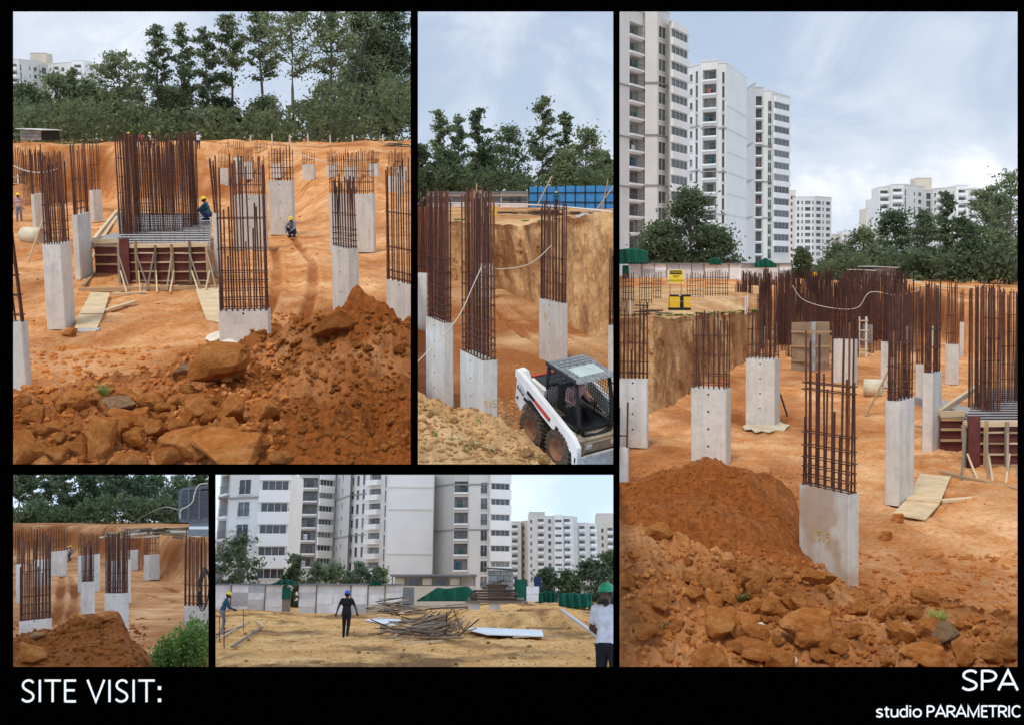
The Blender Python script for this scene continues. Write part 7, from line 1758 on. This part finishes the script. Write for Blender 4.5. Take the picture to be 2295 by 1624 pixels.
# ------------------------------------------------------------------ skid-steer loader
def loader(P):
    q = ", middle picture"
    root = thing(P, "skid_steer_loader", "white and black skid-steer loader with caged cab and muddy tyres" + q, "loader", LO, LR)
    def wheel(x, y):
        s_ = -1 if y < 0 else 1; n = 26; mb = MB(); R, w_ = .42, .27
        prof = [(-.5, .24), (-.5, .36), (-.42, .405), (.42, .405), (.5, .36), (.5, .24)]
        v = []; f = []
        for i in range(n):
            a = 2 * math.pi * i / n
            for px_, r in prof: v.append((r * math.cos(a), px_ * w_, r * math.sin(a)))
        m = len(prof)
        for i in range(n):
            j = (i + 1) % n
            for k in range(m - 1): f.append((i * m + k, i * m + k + 1, j * m + k + 1, j * m + k))
        mb.add(v, f)
        for i in range(n):                                   # chevron lugs
            a = 2 * math.pi * i / n
            for sd in (-1, 1):
                M = Matrix.Rotation(-a, 4, 'Y') @ Matrix.Translation((.405, sd * .07, (.03 if sd > 0 else 0))) @ Matrix.Rotation(sd * .5, 4, 'X')
                mb.box(-.025, .022, -.075, .075, -.022, .022, 0, M)
        t = mb.build("wheel", TYRE, root, Matrix.Translation((x, y, .42)))
        mb = MB(); v = []; f = []; pr = [(.30 * s_, .245), (.52 * s_, .25), (.40 * s_, .2), (.12 * s_, .15), (.14 * s_, .0)]
        for i in range(20):
            a = 2 * math.pi * i / 20
            for px_, r in pr: v.append((r * math.cos(a), px_ * w_, r * math.sin(a)))
        m = len(pr)
        for i in range(20):
            j = (i + 1) % 20
            for k in range(m - 1): f.append((i * m + k, j * m + k, j * m + k + 1, i * m + k + 1))
        mb.add(v, f); rm = mb.build("rim", RIM, t)
        for i in range(6):
            a = 2 * math.pi * i / 6; mb2 = None
    for x in (-.5, .5):
        for y in (-.70, .70): wheel(x, y)
    mb = MB(); mb.prism([(-1.15, .45), (-.95, .28), (.75, .28), (.92, .42), (.92, .72), (.5, .80), (-1.15, .95)], 1, -.53, .53); mb.build("chassis", LDIRT, root)
    mb = MB(); mb.prism([(-1.25, .55), (-.55, .62), (-.5, 1.30), (-1.05, 1.36), (-1.25, 1.20)], 1, -.52, .52); hd = mb.build("engine_hood", LWHITE, root)
    box("hood_top", BLACKM, hd, (-.80, 0, 1.36), (.46, .86, .05)); box("red_trim", LRED, hd, (-.8, .46, 1.39), (.52, .10, .05)); box("red_trim", LRED, hd, (-1.08, 0, 1.385), (.07, .9, .04))
    for k in range(5): box("grille_slat", BLACKM, hd, (-1.262, 0, .7 + .09 * k), (.02, .8, .04))
    for s_ in (-1, 1):
        y0, y1 = s_ * .545, s_ * .675
        if y0 > y1: y0, y1 = y1, y0
        mb = MB(); mb.prism([(-1.36, .74), (-1.12, .56), (-1.02, .78), (-.86, .90), (-.98, 1.38), (-1.10, 1.54), (-1.30, 1.54), (-1.36, 1.38)], 1, y0, y1); tp = mb.build("rear_tower", LWHITE, root)
        for (x, z) in ((-1.2, 1.44), (-1.28, .84), (-1.1, 1.2)): ob("pivot_pin", rod(BLACKM, 8, True), tp, Matrix.Translation((x, s_ * .672, z)) @ Matrix.Rotation(s_ * math.radians(-90), 4, 'X') @ Matrix.Diagonal((.035, .035, .02, 1)))
        mb = MB(); ya, yb = s_ * .69, s_ * .80
        if ya > yb: ya, yb = yb, ya
        mb.prism([(-1.26, 1.55), (-1.12, 1.55), (.98, .90), (1.16, .74), (1.22, .20), (1.06, .16), (.98, .56), (.80, .62), (-.2, .92), (-1.26, 1.40)], 1, ya, yb); ar = mb.build("lift_arm", LWHITE, root)
        box("arm_slot", HOLE, ar, (-.30, s_ * .803, 1.085), (.95, .012, .085), Matrix.Rotation(.30, 4, 'Y')); box("red_stripe", LRED, ar, (-.16, s_ * .808, 1.045), (.62, .012, .085), Matrix.Rotation(.30, 4, 'Y'))
        box("decal", BLACKM, ar, (.42, s_ * .804, .86), (.11, .01, .09), Matrix.Rotation(.30, 4, 'Y')); box("decal", BLACKM, ar, (1.12, s_ * .804, .45), (.04, .01, .12))
        bar("lift_cylinder", BLACKM, root, (-1.02, s_ * .66, .92), (.05, s_ * .68, .78), .045, 8, True); bar("cylinder_rod", STEEL, root, (-.2, s_ * .672, .815), (.45, s_ * .69, .72), .026, 8, True)
        box("fender", LGREY, root, (0, s_ * .56, .80), (1.5, .10, .05))
    # brand lettering on the visible tower
    cu = bpy.data.curves.new("text", 'FONT'); cu.body = "Bobcat"; cu.size = .13; cu.extrude = .002; to = bpy.data.objects.new("lettering", cu); COL.objects.link(to); bpy.context.view_layer.update()
    me = bpy.data.meshes.new_from_object(to.evaluated_get(bpy.context.evaluated_depsgraph_get())); bpy.data.objects.remove(to); me.materials.clear(); me.materials.append(BLACKM)
    lo = ob("lettering", me, root, Matrix.Translation((-1.34, -.68, 1.06)) @ Matrix.Rotation(math.radians(90), 4, 'X') @ Matrix.Rotation(-.35, 4, 'Z') @ Matrix.Diagonal((.85, 1, 1, 1))); lo["kind"] = "stuff"
    # cab
    cab = ob("cab_frame", None, root); bpy.data.objects.remove(cab)
    mb = MB(); w_ = .44
    for s_ in (-1, 1):
        mb.tube([(-.50, s_ * w_, .80), (-.53, s_ * w_, 1.5), (-.50, s_ * w_, 1.90)], .045, 8); mb.tube([(.46, s_ * w_, 1.92), (.60, s_ * w_, 1.5), (.70, s_ * w_, .98), (.78, s_ * w_ * .8, .78)], .045, 8)
        mb.tube([(-.5, s_ * w_, 1.90), (.46, s_ * w_, 1.92)], .05, 8); mb.tube([(-.5, s_ * w_, .84), (.70, s_ * w_, .84)], .04, 8)
    mb.tube([(.78, -w_ * .8, .78), (.80, 0, .72), (.78, w_ * .8, .78)], .045, 8); mb.tube([(.46, -w_, 1.90), (.46, w_, 1.90)], .045, 8); mb.tube([(-.5, -w_, 1.88), (-.5, w_, 1.88)], .045, 8)
    cab = mb.build("cab_frame", BLACKM, root, smooth=True)
    mb = MB(); mb.prism([(-.58, 1.90), (-.50, 1.985), (.50, 1.975), (.64, 1.925), (.62, 1.905), (-.55, 1.885)], 1, -.50, .50); rf = mb.build("cab_roof", LROOF, cab)
    mb = MB(); mb.prism([(.02, 1.984), (.02, 1.995), (.46, 1.988), (.46, 1.976)], 1, -.34, .34); mb.build("roof_hatch", simple("faded_green_glass", (.42, .50, .46), .5, .2, 3), rf)
    for k in range(3): box("roof_rib", LROOF, rf, (-.40 + .13 * k, 0, 1.99), (.04, .84, .012))
    box("roof_edge", BLACKM, rf, (0, -.505, 1.93), (1.1, .02, .07)); box("roof_edge", BLACKM, rf, (0, .505, 1.93), (1.1, .02, .07))
    for s_ in (-1, 1):
        mb = MB()
        for k in range(15): x = -.48 + .078 * k; mb.tube([(x, s_ * w_, .86), (x - .0, s_ * w_, 1.90 if x < .46 else 1.9 - (x - .46) * 3.6)], .007, 4)
        for k in range(14): z = .90 + .072 * k; mb.tube([(-.52, s_ * w_ * 1.003, z), (min(.70, .72 - (z - .9) * .25), s_ * w_ * 1.003, z)], .007, 4)
        sc = mb.build("side_screen", BLACKM, cab)
    mb = MB()
    for k in range(8): mb.tube([(-.52, -.40 + .114 * k, .9), (-.52, -.40 + .114 * k, 1.88)], .007, 4)
    for k in range(8): mb.tube([(-.523, -.42, .95 + .12 * k), (-.523, .42, .95 + .12 * k)], .007, 4)
    mb.build("rear_screen", BLACKM, cab)
    box("seat", BLACKM, root, (-.12, 0, .92), (.46, .46, .14)); box("seat_back", BLACKM, root, (-.34, 0, 1.22), (.12, .44, .5), Matrix.Rotation(-.12, 4, 'Y'))
    for s_ in (-1, 1): bar("control_lever", BLACKM, root, (.30, s_ * .25, .86), (.32, s_ * .25, 1.18), .018, 6, True); ob("lever_knob", rod(BLACKM, 8, True), root, Matrix.Translation((.32, s_ * .25, 1.16)) @ Matrix.Diagonal((.032, .032, .08, 1)))
    box("cab_floor", BLACKM, root, (.2, 0, .835), (1.0, .8, .03)); box("front_panel", LDIRT, root, (.935, 0, .55), (.05, .86, .22)); box("front_lower", BLACKM, root, (.95, 0, .36), (.05, .8, .14))
    for s_ in (-1, 1): box("headlamp", FRAMEW, root, (.965, s_ * .33, .58), (.03, .14, .09))
    for s_ in (-1, 1): bar("mirror_arm", BLACKM, root, (.55, s_ * .46, 1.75), (.66, s_ * .60, 1.62), .014, 6, True)
    box("quick_attach", LDIRT, root, (1.24, 0, .38), (.10, 1.3, .36)); box("attach_slot", HOLE, root, (1.295, -.3, .38), (.012, .28, .14)); box("attach_slot", HOLE, root, (1.295, .3, .38), (.012, .28, .14))
    mb = MB(); pl = [(1.30, .62), (1.34, .20), (1.50, .06), (2.02, .05), (2.02, .08), (1.53, .10), (1.40, .23), (1.36, .62)]; mb.prism(pl, 1, -.84, .84)
    bk = mb.build("bucket", LGREY, root)
    for s_ in (-1, 1): mb = MB(); mb.prism([(1.32, .62), (1.36, .18), (1.52, .07), (2.0, .07), (1.8, .35)], 1, s_ * .82 - .015, s_ * .82 + .015); mb.build("bucket_side", LGREY, bk)
    # operator
    M = Matrix.Translation(LO) @ LR; loc = M @ Vector((-.12, 0, .47)); rm = LR @ Matrix.Rotation(math.radians(-90), 4, 'Z')
    person(P, "operator in pink shirt and dark trousers seated in the loader's cab" + q, loc, 0, 'sit', C_PINK, C_BLACK, None, h=.013, fingers=True, longsleeve=True, rotm=rm, scale=.96)
loader(P2)
# ------------------------------------------------------------------ trim what would reach past a picture's edge into its neighbour
def crop_all():
    bpy.context.view_layer.update()
    LIM = {P1: (None, 930, None, 1053), P2: (926, 1381, None, 1053), P3: (1381, None, None, None), P4: (None, 476, 1051, None), P5: (473, 1381, 1051, None)}
    for root, P in REG:
        for o in [root] + list(root.children_recursive):
            if o.type != 'MESH' or o.name.startswith(("ground", "bank_top", "cut_bank", "crown", "undergrowth", "soil_crumbs")) or not len(o.data.vertices): continue
            me = o.data; co = np.empty(len(me.vertices) * 3, dtype=np.float32); me.vertices.foreach_get("co", co); co = co.reshape(-1, 3)
            Mw = np.array(o.matrix_world); w_ = co @ Mw[:3, :3].T + Mw[:3, 3]; yy = np.maximum(w_[:, 1], .01); u = CX + F * w_[:, 0] / yy; v = CY - F * w_[:, 2] / yy
            ua, ub, va, vb = LIM[P]; pl = []
            if ua is not None and u.min() < ua: pl.append((-1, (ua - CX) / F, 0))
            if ub is not None and u.max() > ub: pl.append((1, -(ub - CX) / F, 0))
            if va is not None and v.min() < va: pl.append((0, (va - CY) / F, 1))
            if vb is not None and v.max() > vb: pl.append((0, -(vb - CY) / F, -1))
            if not pl: continue
            bm = bmesh.new(); bm.from_mesh(me); inv = o.matrix_world.inverted(); c0 = inv @ Vector((0, 0, 0)); T3 = o.matrix_world.to_3x3().transposed()
            for n in pl:
                bmesh.ops.bisect_plane(bm, geom=bm.verts[:] + bm.edges[:] + bm.faces[:], plane_co=c0, plane_no=(T3 @ Vector(n)).normalized(), clear_outer=True)
            if len(bm.faces) == 0:
                bm.free()
                if not o.children: bpy.data.objects.remove(o)
                continue
            nm = me.copy(); bm.to_mesh(nm); bm.free(); o.data = nm
crop_all()
